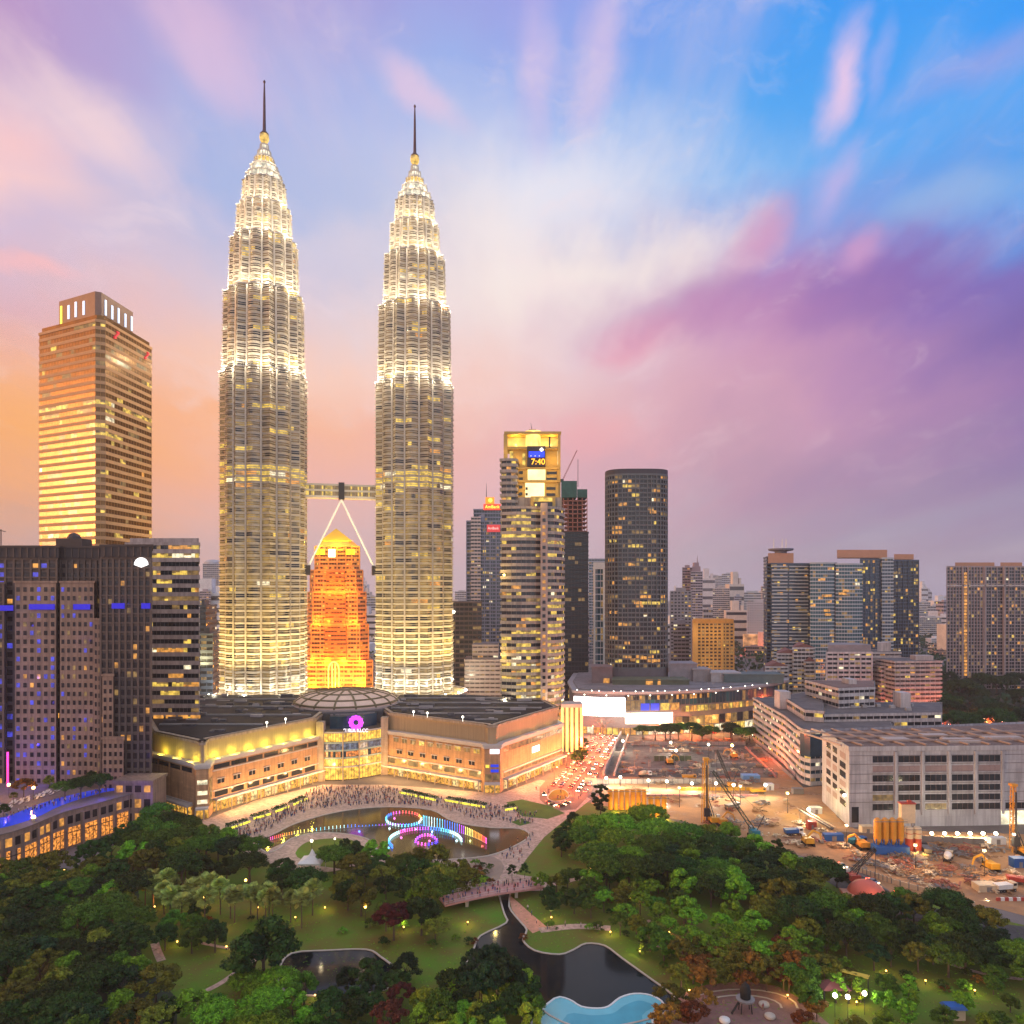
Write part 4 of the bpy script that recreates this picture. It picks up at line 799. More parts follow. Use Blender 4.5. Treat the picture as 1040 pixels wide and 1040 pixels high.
gx(512, 570, 12, 32, 433.8, 436.4, GC, 'roof_slab'); gx(511.5, 515.5, 12.5, 15.5, 436.5, 504, GC, 'crown_column'); gx(566.8, 569.3, 12.5, 15, 436.5, 505, GC, 'crown_column'); gx(557.5, 559, 13, 14.5, 439, 450, DARK, 'crown_column')
b = MB(); p = at(541.5, d0+17); b.lathe((p.x, p.y, 0), [(4.8, 192), (4.8, 200.5), (5.2, 201), (5.2, 202)], 20); b.build('lantern_drum', lit('golden_drum', (1, .66, .16), 2.2, .2, .5), gt)
gx(513, 568, 24, 30, 436.6, 449, lit('golden_backwall', (1, .58, .10), 1.7, .08, .75), 'lit_back_wall')
gx(514, 568.5, 14, 31, 449, 451.5, GC, 'crown_terrace'); gx(519, 567, 17, 30, 451.4, 471, GC, 'crown_storey'); gx(517.5, 521, 16.5, 17, 453, 467, L_Y, 'lit_slot'); gx(530.5, 533.5, 16.5, 17, 455, 468, L_Y, 'lit_slot'); gx(566.4, 568, 14.5, 16, 453, 467.5, L_P, 'lit_slot')
gx(535.5, 554, 11.5, 17, 449.3, 470.2, mat('screen_housing', (.05, .04, .05), .5), 'screen_housing')
gx(537, 553, 11, 11.4, 455, 461, mat('blue_screen', (.02, .03, .4), .3, 0, 0, em=(.02, .06, .95), es=1.3), 'blue_screen')
words('7:40', 5.2, tuple(at(546.5, d0+11.3, zy(465.8, d0))), 0, mat('clock_digits', (.9, .4, .05), .4, 0, 0, em=(1, .48, .02), es=2.2), 'clock_digits', gt, .15, width=8.6)
words('. . .', 3, tuple(at(543.5, d0+10.9, zy(458.5, d0))), 0, WSIGN, 'screen_marks', gt, .1, width=6)
b = MB(); b.ball(at(550, d0+10.5, zy(453.2, d0)), 1.0, 8); b.build('white_lamp', MATS['lamp_white'], gt)
gx(519, 568.5, 12, 31, 471, 473, GC, 'crown_terrace'); gx(521, 568.5, 13.5, 30, 473, 485.3, GC, 'crown_storey'); gx(536, 554, 12.8, 13.4, 473.3, 484.5, lit('bright_panel', (1, .80, .36), 2.4, .1, .4), 'lit_panel')
gx(521, 568.5, 9, 31, 485.3, 487.3, GC, 'crown_terrace'); gx(525, 567, 10.5, 30, 487.3, 504, GC, 'crown_storey'); gx(533.5, 553, 10, 10.4, 488, 502.8, MATS['bright_panel'], 'lit_panel')
gx(512, 570.5, 6, 31, 503.9, 517.5, CRM, 'crown_base'); gx(539, 564, 2, 30, 503.6, 516, GC, 'crown_storey'); gx(542, 561, 1.5, 1.9, 509.5, 514, GLASS, 'dark_slot'); gx(542, 561, 1.6, 1.9, 505, 508.8, L_Y, 'lit_panel')
for x0, x1 in ((521.5, 524.5), (527, 531)):
    for y in (475, 481.5): gx(x0, x1, 13.1, 13.5, y, y+3, GLASS, 'crown_window')
for x0, x1, ys in ((555, 565.5, (475.5, 481.8)), (555, 564, (492.5, 498.8)), (527, 530.5, (491, 498)), (533.8, 536, (492.5, 498.5))):
    for y in ys: gx(x0, x1, 9.7 if y > 487 else 13.1, 9.95 if y > 487 else 13.5, y, y+2.8, GLASS, 'crown_window')
b = MB(); p = at(540.5, d0+17); b.tube((p.x, p.y, 202), (p.x-.9, p.y, 207.5), .22, .12, 6); b.box(p.x-2, p.x+2.4, p.y-1, p.y+1, 202, 203.2); b.build('roof_antenna', DARK, gt)
for x, y, dp, e in ((524, 442, 18, 2200), (560, 442, 18, 2200), (526, 463, 12, 900), (561, 463, 11, 1300), (530, 478, 6, 700), (561, 478, 7, 900), (530, 495, 4, 700), (560, 495, 4, 900), (545, 511, -6, 700), (513, 455, 8, 300)): light('crown_light', tuple(at(x, d0+dp, zy(y, d0))), e*1.5, (1, .58, .10), gt, .5)
for x, z in ((513, 12), (524, 8), (540, 8), (560, 10)): light('base_flood', tuple(at(x, d0-10, z+22)), 5000, (1, .86, .5), gt, .6)
light('side_flood', tuple(at(503, d0-3, 60)), 7000, (1, .7, .2), gt, .6); light('side_flood', tuple(at(503, d0-3, 110)), 5000, (1, .7, .2), gt, .6)
# golden columned porch at its foot on the street
po = thing('entrance_porch', 'golden lit porch with tall columns between sandstone mall and street', 'porch', tuple(at(584, 452)))
b = MB(); q = rect(570, 592, 452, 14); b.prism(q, 27.5, 29.5); b.build('porch_roof', LEDGE, po)
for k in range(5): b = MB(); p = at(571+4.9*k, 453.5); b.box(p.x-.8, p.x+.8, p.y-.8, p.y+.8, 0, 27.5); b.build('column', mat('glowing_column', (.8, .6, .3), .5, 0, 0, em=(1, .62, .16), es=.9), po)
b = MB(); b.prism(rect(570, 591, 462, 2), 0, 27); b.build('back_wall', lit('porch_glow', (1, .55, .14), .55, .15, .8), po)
light('porch_light', tuple(at(581, 446, 12)), 3000, (1, .66, .25), po, .6)
# ------------------------------------------------------------------ unfinished tower with crane
d0 = 620; uc = thing('unfinished_tower', 'dark unfinished tower with bare red floors and green netting on top', 'building under construction', tuple(at(584, d0)))
storeys(uc, rect(570, 597.5, d0, 26), 0, 149, 3.9, mat('dark_navy_panel', (.022, .030, .045), .4), [mat('navy_glass', (.012, .022, .035), .15)]+WIN[1:], .015, 3, .25, .3, seed=71)
b = MB(); fl = rect(571, 596.5, d0+1, 24)
for k in range(8): b.prism(fl, 150.6+3.7*k, 151.2+3.7*k)
b.build('bare_floors', mat('red_brown_slab', (.34, .15, .13), .8), uc)
b = MB(); b.prism(offset(fl, -4), 150, 178); b.build('dark_core', mat('core_dark', (.06, .035, .035), .9), uc)
b = MB()
for k in range(6):
    for y in (0, 23.5): p = Vector(fl[0]).lerp(Vector(fl[1]), (k+.15)/5.3); b.box(p.x, p.x+.7, fl[0][1]+y, fl[0][1]+y+.7, 150, 179)
b.build('bare_columns', MATS['red_brown_slab'], uc)
NET = mat('green_net', (.03, .10, .10), .9, 0, .3, .3)
b = MB(); b.prism(rect(570, 586, d0, 25), 179.5, 193.5); b.prism(rect(586.2, 596.5, d0+.5, 24), 179.5, 186.5); b.build('green_netting', NET, uc)
b = MB(); p = at(587, d0+12); b.tube((p.x, p.y, 190), (p.x, p.y, 214), .25, .2, 6); b.build('mast', DARK, uc)
cr_ = thing('tower_crane', 'thin red luffing crane jib leaning above the unfinished tower', 'crane', (*at(571, d0+10)[:2], 179))
b = MB(); p = at(571, d0+10); b.bar((p.x, p.y, 140), (p.x, p.y, 196), 1.5); b.build('mast', DARK, cr_)
b = MB(); a, c = Vector((p.x, p.y, 195)), Vector((*at(586, d0+10)[:2], 221.5))
for o in (-.5, .5): b.bar(a+Vector((o, 0, 0)), c+Vector((o*.5, 0, 0)), .3)
for k in range(14): b.bar(a.lerp(c, k/14)+Vector((-.5 if k % 2 else .5, 0, 0)), a.lerp(c, (k+1)/14)+Vector((.5 if k % 2 else -.5, 0, 0)), .18)
b.build('jib', mat('crane_red', (.30, .06, .05), .5), cr_); b = MB(); b.box(p.x-3.5, p.x+1.2, p.y-1, p.y+1, 194, 196.5); b.build('counterweight', DARK, cr_)
# pale towers between
for lab, x0, x1, yt, d, c, sd, pi in (('pale blue slab tower half hidden behind white framed tower', 598, 618, 568, 1050, (.36, .38, .47), 73, 0), ('slim white framed tower with teal glass left of dark oval tower', 602.5, 617.5, 577, 700, (.62, .58, .6), 74, 0)):
    t = thing('office_tower', lab, 'office tower', tuple(at(x0, d))); storeys(t, rect(x0, x1, d, 24), 0, zy(yt, d), 6.5 if sd == 74 else 4, mat('tower_panel_%d' % sd if False else lab[:10].replace(' ', '_'), c, .5), WINT, .0, 4, .16 if sd == 74 else .4, .5, seed=sd)
    if sd == 74:
        b = MB()
        for x in (603, 612.5): b.prism(rect(x, x+1.8, d-1.4, 1.4), 0, zy(yt, d)+2)
        b.build('white_frame', WHITE, t)
        b = MB(); b.prism(rect(602.5, 617.5, d-1.2, 20), zy(yt, d)-1, zy(yt, d)+5.5); b.build('crown_wall', WHITE, t)
# ------------------------------------------------------------------ dark oval residential tower
d0 = 560; ov = thing('residential_tower', 'dark grey oval residential tower with scattered lit flats and crisp flat top', 'residential tower', tuple(at(650, d0)))
cxo = at(649.5, d0).x; ovp = [(cxo+(23.6)*math.copysign(abs(math.cos(t))**.55, math.cos(t)), d0+15+15*math.copysign(abs(math.sin(t))**.8, math.sin(t))) for t in [2*math.pi*k/36 for k in range(36)]]
ODK = mat('dark_balcony', (.125, .135, .15), .6, 0, .15, .3)
storeys(ov, ovp, 40, 189, 3.55, ODK, WIN, .10, 2.6, .30, .75, piers=2, pw=.6, mix=(.25, .65, .1), seed=81, cluster=.35)
b = MB(); b.prism(offset(ovp, .8), 189.2, 193.8); b.build('roof_crown', mat('crown_dark', (.05, .045, .06), .5), ov)
b = MB(); b.prism(offset(ovp, .9), 30, 40); b.build('podium_drum', mat('drum_grey', (.14, .12, .14), .7), ov)
for k, (x0, x1, y) in enumerate(((652, 671, 612.5), (644, 652, 612), (620, 629, 622), (620, 627, 549), (660, 667, 520), (630, 637, 512), (658, 666, 569), (634, 640, 653), (650, 657, 668), (660, 670, 662), (657, 671, 671), (640, 646, 670))):
    z = zy(y, d0); b = MB(); a, c = at(x0, d0-1.2), at(x1, d0-1.2); dd = 0
    n = max(2, int((c.x-a.x)/2.4)); 
    for j in range(n):
        xa, xb = a.x+(c.x-a.x)*j/n+.15, a.x+(c.x-a.x)*(j+1)/n-.15; sx_ = max(-1, min(1, ((xa+xb)/2-cxo)/23.6)); yy = d0+15-15*(max(0, 1-abs(sx_)**3.6))**.45-1.0
        b.poly([(xa, yy, z-1.1), (xb, yy, z-1.1), (xb, yy, z+1.1), (xa, yy, z+1.1)])
    b.build('lit_flat', L_W if k % 3 else L_Y, ov)
# ------------------------------------------------------------------ mall across the street, convex front
d0 = 500; ms = thing('shopping_mall', 'low convex shopping mall with glaring white screens below the dark oval tower', 'shopping mall', tuple(at(690, d0)))
fr = [tuple(at(578, 560)[:2])]+[tuple(at(x, d)[:2]) for x, d in ((583, 512), (610, 506), (640, 504), (670, 506), (700, 511), (730, 520), (760, 534), (785, 552), (800, 575))]+[tuple(at(800, 620)[:2]), tuple(at(584, 620)[:2])]
fr = ccw(fr); b = MB(); b.prism(fr, 0, 29); b.build('wall', mat('mall_grey', (.13, .12, .14), .6, 0, .15), ms)
b = MB(); b.prism(offset(fr, 1.2), 28.4, 30.2); b.build('roof_edge', mat('roof_edge_grey', (.34, .31, .34), .6), ms)
b = MB(); b.prism(offset(fr, -3), 30.2, 31); b.build('roof', mat('grey_roof', (.20, .175, .19), .8, 0, .3, .1), ms)
FR = [tuple(at(x, d)[:2]) for x, d in ((583, 512), (610, 506), (640, 504), (670, 506), (700, 511), (730, 520), (760, 534), (785, 552), (800, 575))]
def bandseg(x0, x1, z0, z1, m, name, out=.5, cw=3.0, gap=.05, seed=1):
    r = random.Random(seed); b = MB(); pts = []
    for k in range(len(FR)-1):
        p, q = Vector(FR[k]), Vector(FR[k+1]); L = (q-p).length; n = max(1, int(L/cw)); e = (q-p)/L; nn = Vector((e.y, -e.x))*out
        for j in range(n):
            a, c = p.lerp(q, (j+gap)/n)+nn, p.lerp(q, (j+1-gap)/n)+nn; xm = px_of((*((a+c)/2), 0))[0]
            if x0 <= xm <= x1: b.poly([(*a, z0), (*c, z0), (*c, z1), (*a, z1)], r.randrange(len(m)) if isinstance(m, list) else 0)
    if b.f: b.build(name, m, ms)
SCR = mat('white_screen', (1, 1, 1), .4, 0, 0, em=(1, .95, .92), es=4, sample=True); SCR2 = mat('warm_white_screen', (1, 1, 1), .4, 0, 0, em=(1, .88, .62), es=2.4, sample=True)
bandseg(584, 634, 13, 26, SCR, 'video_screen', .6, 3, 0); bandseg(634, 682, 8, 15.5, SCR2, 'shopfront_light', .6, 3, 0)
bandseg(634, 648, 17, 24, L_D, 'mall_glazing'); bandseg(648, 690, 17, 22, [L_Y, L_P, BLUES, L_W], 'mall_glazing', .5, 6, .06, 5); bandseg(690, 800, 15.5, 19.5, [L_Y, L_W, L_D], 'mall_glazing', .5, 3, .08, 6)
bandseg(650, 800, 20.5, 27.5, WINB[:1]+[GLASSB, L_D, GLASST], 'mall_glazing', .4, 3, .05, 7); bandseg(682, 800, 6, 12, [L_W, L_D, GLASS], 'mall_glazing', .4, 5, .05, 9); bandseg(584, 800, .5, 5.2, [L_Y, L_W, MATS['lit_shop_front'], L_P], 'shopfront', .6, 4, .06, 8)
bandseg(634, 720, 24.5, 27.5, [L_W, GLASS, L_D, GLASS], 'mall_glazing', .5, 2, .1, 12)
for k in range(28):
    x = 586+7.4*k; 
    q = min(range(len(FR)-1), key=lambda i: abs(px_of((*((Vector(FR[i])+Vector(FR[i+1]))/2), 0))[0]-x)); X = at(x, 1).x
    p = Vector(FR[q]); c = Vector(FR[q+1]); t = (X*p.y-p.x)/((c.x-p.x)-X*(c.y-p.y)) if abs((c.x-p.x)-X*(c.y-p.y)) > 1e-6 else 0; w = p.lerp(c, t)
    b = MB(); b.ball((w.x, w.y-1.3, 30.6-(k % 3 == 1)*3), .38, 6); b.build('edge_lamp', MATS['lamp_white'], ms)
for x0, x1, dd, z0, z1, c, nm in ((601, 622, 545, 31, 43, (.20, .14, .15), 'roof_house'), (622, 700, 535, 31, 34.5, (.12, .13, .09), 'roof_garden'), (680, 708, 560, 31, 44, (.26, .23, .26), 'roof_house'), (704, 722, 556, 31, 40, (.30, .26, .27), 'roof_house'), (722, 752, 550, 31, 38, (.40, .36, .37), 'roof_house'), (735, 796, 548, 30.4, 37, (.10, .14, .15), 'roof_glasshouse')):
    b = MB(); q = rect(x0, x1, dd, 18); b.prism(q, z0, z1); b.prism(offset(q, .5), z1-.6, z1+.3); b.build(nm, mat('roof_%d' % int(x0) if False else 'house_tone_'+''.join(chr(97+int(v*50) % 26) for v in c), c, .7), ms)
for x0, x1, y0, y1, dd, m in ((613, 619, 689, 694, 544.6, L_W), (656, 663, 690, 699, 534.6, L_W), (698, 711, 693, 701, 554.6, MATS['lit_shop_front']), (668, 671, 690, 698, 534.6, L_W)): b = MB(); b.prism(rect(x0, x1, dd, .3), zy(y1, dd), zy(y0, dd)); b.build('lit_roof_room', m, ms)
for x in (592, 612, 630, 655, 675): light('screen_glow', tuple(at(x, 494, 12)), 9000, (1, .85, .6), ms, 2)
for x in (700, 730, 760): light('street_glow', tuple(at(x, 505, 6)), 8000, (1, .5, .12), ms, 1)
# ------------------------------------------------------------------ middle distance right
ye = thing('apartment_slab', 'orange lit slab block with punched windows, lower than the towers around', 'apartment block', tuple(at(720, 760)))
YW = mat('orange_yellow_plaster', (.55, .30, .09), .8, 0, .06, .2); d0 = 760
storeys(ye, rect(704, 745, d0, 26), 0, 66, 3.6, YW, [mat('brown_shade', (.03, .018, .012), .6)]+WIN[1:], .01, 4.2, .5, .2, piers=1, pw=1.5, seed=91)
for x0, x1, o in ((703.5, 709, 1.2), (732.5, 735, 1.0)): b = MB(); b.prism(rect(x0, x1, d0-o, 2), 0, 69); b.build('blank_wall', YW, ye)
b = MB(); b.prism(rect(703.5, 745.2, d0-1.3, 27), 66.5, 70.5); b.build('parapet_wall', mat('orange_parapet', (.55, .25, .05), .7), ye)
for x in (708, 730): light('yellow_flood', tuple(at(x, d0-14, 56)), 4200, (1, .62, .15), ye, 1)
light('yellow_flood', tuple(at(722, d0-16, 22)), 4200, (1, .66, .2), ye, 1)
BLP = mat('pale_balcony', (.46, .48, .52), .6, 0, .08, .2); BLK = mat('slate_panel', (.07, .105, .165), .6, 0, .1, .2); PNK = mat('terracotta_panel', (.50, .26, .17), .7, 0, .1)
rs = thing('residential_tower', 'slate apartment tower with round helipad disc on its orange roof', 'residential tower', tuple(at(800, 740)))
storeys(rs, rect(779, 786, 746, 24), 0, 134, 3.5, BLK, WIN, .05, 3, .4, .4, seed=101); storeys(rs, rect(783, 823, 740, 26), 0, 127, 3.5, BLK, WINB, .05, 3, .16, .3, mix=(.4, .5, .1), seed=102)
b = MB()
for k in range(36): b.prism(rect(784.5, 800, 738.2, 2), 3.5*k+1.6, 3.5*k+2.9); b.prism(rect(801.5, 821, 738.4, 2), 3.5*k+1.6, 3.5*k+2.7)
b.build('balconies', BLP, rs)
b = MB(); b.prism(rect(780, 806, 744, 20), 128, 138.5); b.build('roof_storey', PNK, rs)
b = MB(); p = at(793, 752); b.lathe((p.x, p.y, 0), [(6, 138), (6, 140.5), (12, 141.5), (12.6, 143), (12.4, 143.4)], 24); b.build('helipad_disc', mat('disc_grey', (.16, .16, .22), .6), rs)
for x in (786, 794.5, 798.5): b = MB(); p = at(x, 752); b.tube((p.x, p.y, 143), (p.x, p.y, 153.5), .6, .4, 6); b.build('mast', WHITE, rs)
rg = thing('residential_tower', 'twin-bay teal glass apartment tower with white balcony bands, centre of the trio', 'residential tower', tuple(at(848, 720)))
for x0, x1, zt, sd in ((823, 847, 127, 103), (849, 875.5, 126, 104)):
    p = arcpts(x0, x1, 720, 2.0, 5)+quadp((x1, 748), (x0, 748)); storeys(rg, p, 0, zt, 3.6, BLP, WINT, .06, 2.6, .26, .5, mix=(.35, .6, .05), seed=sd, cluster=.4)
b = MB(); b.prism(rect(846, 850, 722, 22), 0, 128); b.build('dark_recess', GLASSB, rg)
for x0, x1, y in ((835, 845, 605), (837, 843, 620), (856, 862, 600), (852, 860, 603), (838, 844, 624)): b = MB(); b.prism(rect(x0, x1, 716.8, .3), zy(y, 718)-1.2, zy(y, 718)+1.2); b.build('lit_flat', L_W, rg)
rh = thing('residential_tower', 'grey apartment tower under wide orange roof boxes, right end of the trio', 'residential tower', tuple(at(905, 735)))
storeys(rh, rect(874, 896, 730, 28), 0, 131, 3.5, BLK, WINB, .08, 2.5, .2, .4, piers=2, mix=(.5, .4, .1), seed=105); storeys(rh, rect(896, 907, 727, 26), 0, 132, 3.5, BLP, WINB, .05, 2.5, .35, .4, seed=106); storeys(rh, rect(907, 932.5, 733, 28), 0, 130, 3.5, BLK, WIN, .08, 2.5, .2, .5, piers=2, mix=(.8, .15, .05), seed=107)
b = MB(); b.prism(rect(850, 901, 738, 20), 133.5, 141.5); b.prism(rect(908, 928, 736, 18), 131.6, 137); b.build('roof_box', PNK, rh)
rt = thing('residential_tower', 'pinkish apartment tower at the picture edge with tall vertical fins and lit stair strip', 'residential tower', tuple(at(1000, 740)))
PK = mat('pinkish_panel', (.36, .29, .30), .6, 0, .1, .2)
storeys(rt, rect(962, 1001, 740, 30), 0, 124, 3.4, PK, WIN, .02, 3, .22, .4, piers=1, pw=.7, mix=(.2, .75, .05), seed=111); storeys(rt, rect(1001, 1042, 742, 30), 0, 124, 3.4, PK, WIN, .07, 3, .2, .4, piers=2, pw=.9, mix=(.2, .75, .05), seed=112)
for x in (970, 990, 1016): b = MB(); b.prism(rect(x, x+20 if x < 1016 else x+22, 746, 18), 125, 129); b.build('roof_box', PNK, rt)
b = MB(); z = 14
while z < 118: b.prism(rect(979.3, 982.2, 738.8, .4), z, z+2.5); z += 3.4
b.build('lit_stair', L_W, rt)
for x in (977.5, 982.8, 1000, 1020): b = MB(); b.prism(rect(x, x+1.2, 738.6, 1.4), 0, 125); b.build('vertical_fin', PK, rt)
b = MB(); b.prism(rect(961.5, 1042.5, 738.6, 1.6), 104.5, 106); b.build('string_course', mat('pale_course', (.5, .44, .44), .6), rt)
# white and striped apartments
WH = mat('white_plaster', (.60, .54, .55), .7, 0, .08, .3); PKW = mat('pinkish_white_plaster', (.60, .47, .44), .7, 0, .08, .3); TILE = mat('red_roof_tile', (.24, .10, .09), .8, 0, .2, .5)
wa = thing('apartment_block', 'white stepped apartments with small red tiled gables', 'apartment block', tuple(at(800, 590))); d0 = 590
for x0, x1, zt, dd, sd in ((778, 800, 38, 588, 121), (790, 812, 48, 594, 122), (806, 826, 53, 590, 123), (818, 827, 42, 586, 124)):
    p = rect(x0, x1, dd, 18); storeys(wa, p, 0, zt, 3.3, WH, WIN, .07, 3, .5, .9, mix=(.2, .7, .1), seed=sd)
    a, c, e, f = [Vector(q) for q in offset(p, .8)]; m0, m1 = a.lerp(c, .5), f.lerp(e, .5); b = MB(); h = zt+4.5
    b.poly([(*a, zt+1.3), (*c, zt+1.3), (*m0, h)]); b.poly([(*c, zt+1.3), (*e, zt+1.3), (*m1, h), (*m0, h)]); b.poly([(*e, zt+1.3), (*f, zt+1.3), (*m1, h)]); b.poly([(*f, zt+1.3), (*a, zt+1.3), (*m0, h), (*m1, h)]); b.build('gable_roof', TILE, wa)
wb = thing('office_block', 'pale grey square block with stacked balconies between white gabled and striped apartments', 'apartment block', tuple(at(862, 560)))
storeys(wb, rect(840, 885, 560, 26), 0, 52, 3.5, WH, WIN, .07, 4.5, .48, .4, piers=2, pw=.9, seed=125)
b = MB(); b.prism(rect(841, 884.5, 561, 24), 53, 58.5); b.build('roof_storey', mat('grey_cap', (.27, .235, .25), .7), wb); b = MB(); b.prism(rect(826, 840, 556, 10), 8, 18); b.build('yellow_lit_link', lit('yellow_link', (1, .65, .05), 1.4, .4, .9), wb)
ws = thing('apartment_block', 'long striped apartment block with stepped cream balcony bands', 'apartment block', tuple(at(920, 545)))
for x0, x1, d, zt, sd in ((884, 915, 580, 50, 126), (884, 931, 572, 45, 128), (895, 944, 560, 41, 129), (909, 957.5, 548, 46, 127)):
    p = rect(x0, x1, d, 26, 5); storeys(ws, p, 0, zt, 3.4, PKW, [mat('brown_balcony_shade', (.10, .07, .065), .5)]+WIN[1:], .07, 4, .5, 1.0, seed=sd, mix=(.2, .7, .1))
b = MB(); b.prism(rect(891, 905, 588, 12), 51, 58); b.prism(rect(930, 948, 556, 8), 47, 50.5); b.build('roof_house', PKW, ws)
# white stepped office complex
wc = thing('office_complex', 'low white stepped office complex with curved corner of blue glass', 'office block', tuple(at(800, 420)))
P1 = quadp((766, 488), (797, 420), (813, 382), (817, 377), (823, 374), (838, 376), (905, 384), (905, 420), (860, 488)); P1 = ccw(P1)
storeys(wc, P1, 0, 27.5, 3.9, WH, WINB, .22, 3.4, .5, .7, mix=(.3, .1, .6), seed=131, parapet=1.0)
b = MB(); b.prism(quadp((812.5, 379), (817, 375.6), (823, 372.6), (839, 374.6), (839, 377), (815, 382)), 15, 26.5); b.build('blue_corner_glazing', GLASSB, wc)
P2 = quadp((819, 455), (852, 418), (888, 424), (888, 452)); P2 = ccw(P2); storeys(wc, P2, 27.5, 43, 4.2, WH, WIN, .1, 3.6, .5, .4, seed=132, roof=mat('brown_roof', (.19, .12, .10), .8, 0, .3, .1))
P3 = quadp((795, 452), (818, 400), (836, 396), (836, 440), (818, 470)); storeys(wc, ccw(P3), 28.6, 33.5, 4.5, WH, WIN, .1, 3.6, .5, .4, seed=133)
P4 = quadp((838, 398), (956, 404), (956, 440), (838, 440)); storeys(wc, ccw(P4), 0, 31.5, 4.2, WH, WIN, .05, 4, .5, .4, seed=134)
for x0, x1, d, z0, z1 in ((792, 803, 440, 28.6, 39), (915, 925, 420, 32, 41), (862, 870, 436, 44, 47)): b = MB(); b.prism(rect(x0, x1, d, 9), z0, z1); b.build('roof_house', WH, wc)
for k in range(10): p = at(842+rnd.uniform(0, 105), rnd.uniform(406, 432)); b = MB(); b.box(p.x, p.x+rnd.uniform(1, 3), p.y, p.y+2, 32, 34.2); b.build('roof_unit', mat('roof_unit_grey', (.35, .33, .34), .6), wc)
# big grey mall by the site
cp = thing('exhibition_hall', 'big pale grey flat building with brown beamed roof and rows of dark openings', 'hall', tuple(at(865, 308)))
GW = mat('pale_grey_panel', (.42, .40, .455), .7, 0, .09, .15); CP = ccw(quadp((862.5, 308), (1090, 312), (1100, 372), (835, 346)))
b = MB(); b.prism(CP, 0, 32.6); b.build('wall', GW, cp); b = MB(); b.prism(offset(CP, .35), 32.2, 34.2, top=False); b.prism(offset(CP, -1), 32.6, 33.3); b.build('parapet', GW, cp)
b = MB(); b.prism(offset(CP, -1.4), 33.25, 33.5); b.build('roof', mat('brown_roof_deck', (.23, .155, .13), .85, 0, .25, .15), cp)
A0, A1 = Vector(CP[[i for i, p in enumerate(CP) if abs(p[1]-308) < .1][0]]), Vector(CP[[i for i, p in enumerate(CP) if abs(p[1]-312) < .1][0]])
for k in range(11):
    t = k/10.5; p = A0.lerp(A1, t); b = MB(); b.bar((p.x-2, p.y+3, 34), (p.x-9+k*.3, p.y+40-.3*k, 34), .8, .7); b.build('roof_beam', mat('roof_beam_brown', (.36, .27, .24), .8), cp)
for k in range(3): b = MB(); b.bar((A0.x-1+k*-3, A0.y+10+9*k, 34.5), (A1.x, A1.y+10+9*k, 34.5), .6, .6); b.build('roof_beam', MATS['roof_beam_brown'], cp)
b = MB()
for x0, x1, d0_, d1_ in ((900, 915, 322, 330), (940, 958, 330, 336), (965, 985, 318, 326), (1000, 1030, 326, 332)): a, c = at(x0, d0_), at(x1, d1_); b.box(a.x, c.x, d0_, d1_, 33.5, 34.4)
b.build('roof_skylights', mat('pale_roof_patch', (.44, .37, .34), .7), cp)
dl = (A1-A0).length; SL = mat('panel_joint', (.16, .14, .15), .8); LV = mat('louvre_brown', (.24, .17, .18), .7, 0, .15, 2, stretch=(.1, .1, 8))
def fx(px): return A0.lerp(A1, (px-862.5)/(1090-862.5))
for z in (10.5, 14.4, 18.4, 22.4, 26.6, 30.2): b = MB(); wall_quad(b, A0, A1, z-.10, z+.10, .08, 0, .2); b.build('panel_joint', SL, cp)
rows = [(27.3, 30.0), (23.2, 25.8), (19.2, 21.9), (15.2, 17.7), (11.1, 13.6), (7.1, 9.7)]
for x0, x1 in ((886, 906.5), (912, 933.5), (939, 960.5), (966, 987.5), (993, 1015), (1020.5, 1042)):
    for k, (z0, z1) in enumerate(rows):
        if x0 > 1016 and k < 5: continue
        b = MB(); a, c = fx(x0), fx(x1); wall_quad(b, a, c, z0, z1, .06, 1 if k == 1 else 0, .3)
        for j in range(3): wall_quad(b, a.lerp(c, (j+.99)/4), a.lerp(c, (j+1.01)/4), z0, z1, .14, 1, .1)
        wall_quad(b, a, c, z0-.3, z0-.02, .35, 2, .3); b.build('opening', [GLASS if (x0, k) not in ((886, 4), (939, 5)) else L_D, LV, GW], cp)
    b = MB(); wall_quad(b, fx(x1+1.3), fx(x1+3.8), 5, 31.8, .5, 0, .5); b.build('pilaster', GW, cp)
b = MB(); wall_quad(b, fx(865), fx(872), 2, 8.6, .06, 0, .2); b.build('opening', GLASS, cp)
b = MB(); wall_quad(b, fx(1016), fx(1060), .5, 6.2, .3, 0, .2); b.build('lit_bay', lit('site_bay', (1, .9, .6), 1.8, .3, .6), cp)
B0 = Vector(CP[[i for i, p in enumerate(CP) if abs(p[1]-346) < .1][0]])
for x0, x1 in ((.18, .34), (.42, .58), (.68, .88)):
    for k, (z0, z1) in enumerate(rows): b = MB(); wall_quad(b, B0.lerp(A0, x0), B0.lerp(A0, x1), z0, z1, .06, 0, .2); b.build('opening', GLASS if (k+int(x0*10)) % 3 else LV, cp)
for t, z, e in ((.8, 12, 520), (.3, 28, 100), (.5, 5, 900), (.15, 8, 500)): p = B0.lerp(A0, t); light('wall_lamp', (p.x-5, p.y-2, z), e, (1, .85, .35), cp, .4)
b = MB(); p = B0.lerp(A0, .9); b.ball((p.x-.8, p.y, 12.5), .7, 8); b.build('wall_lamp', MATS['lamp_white'], cp)
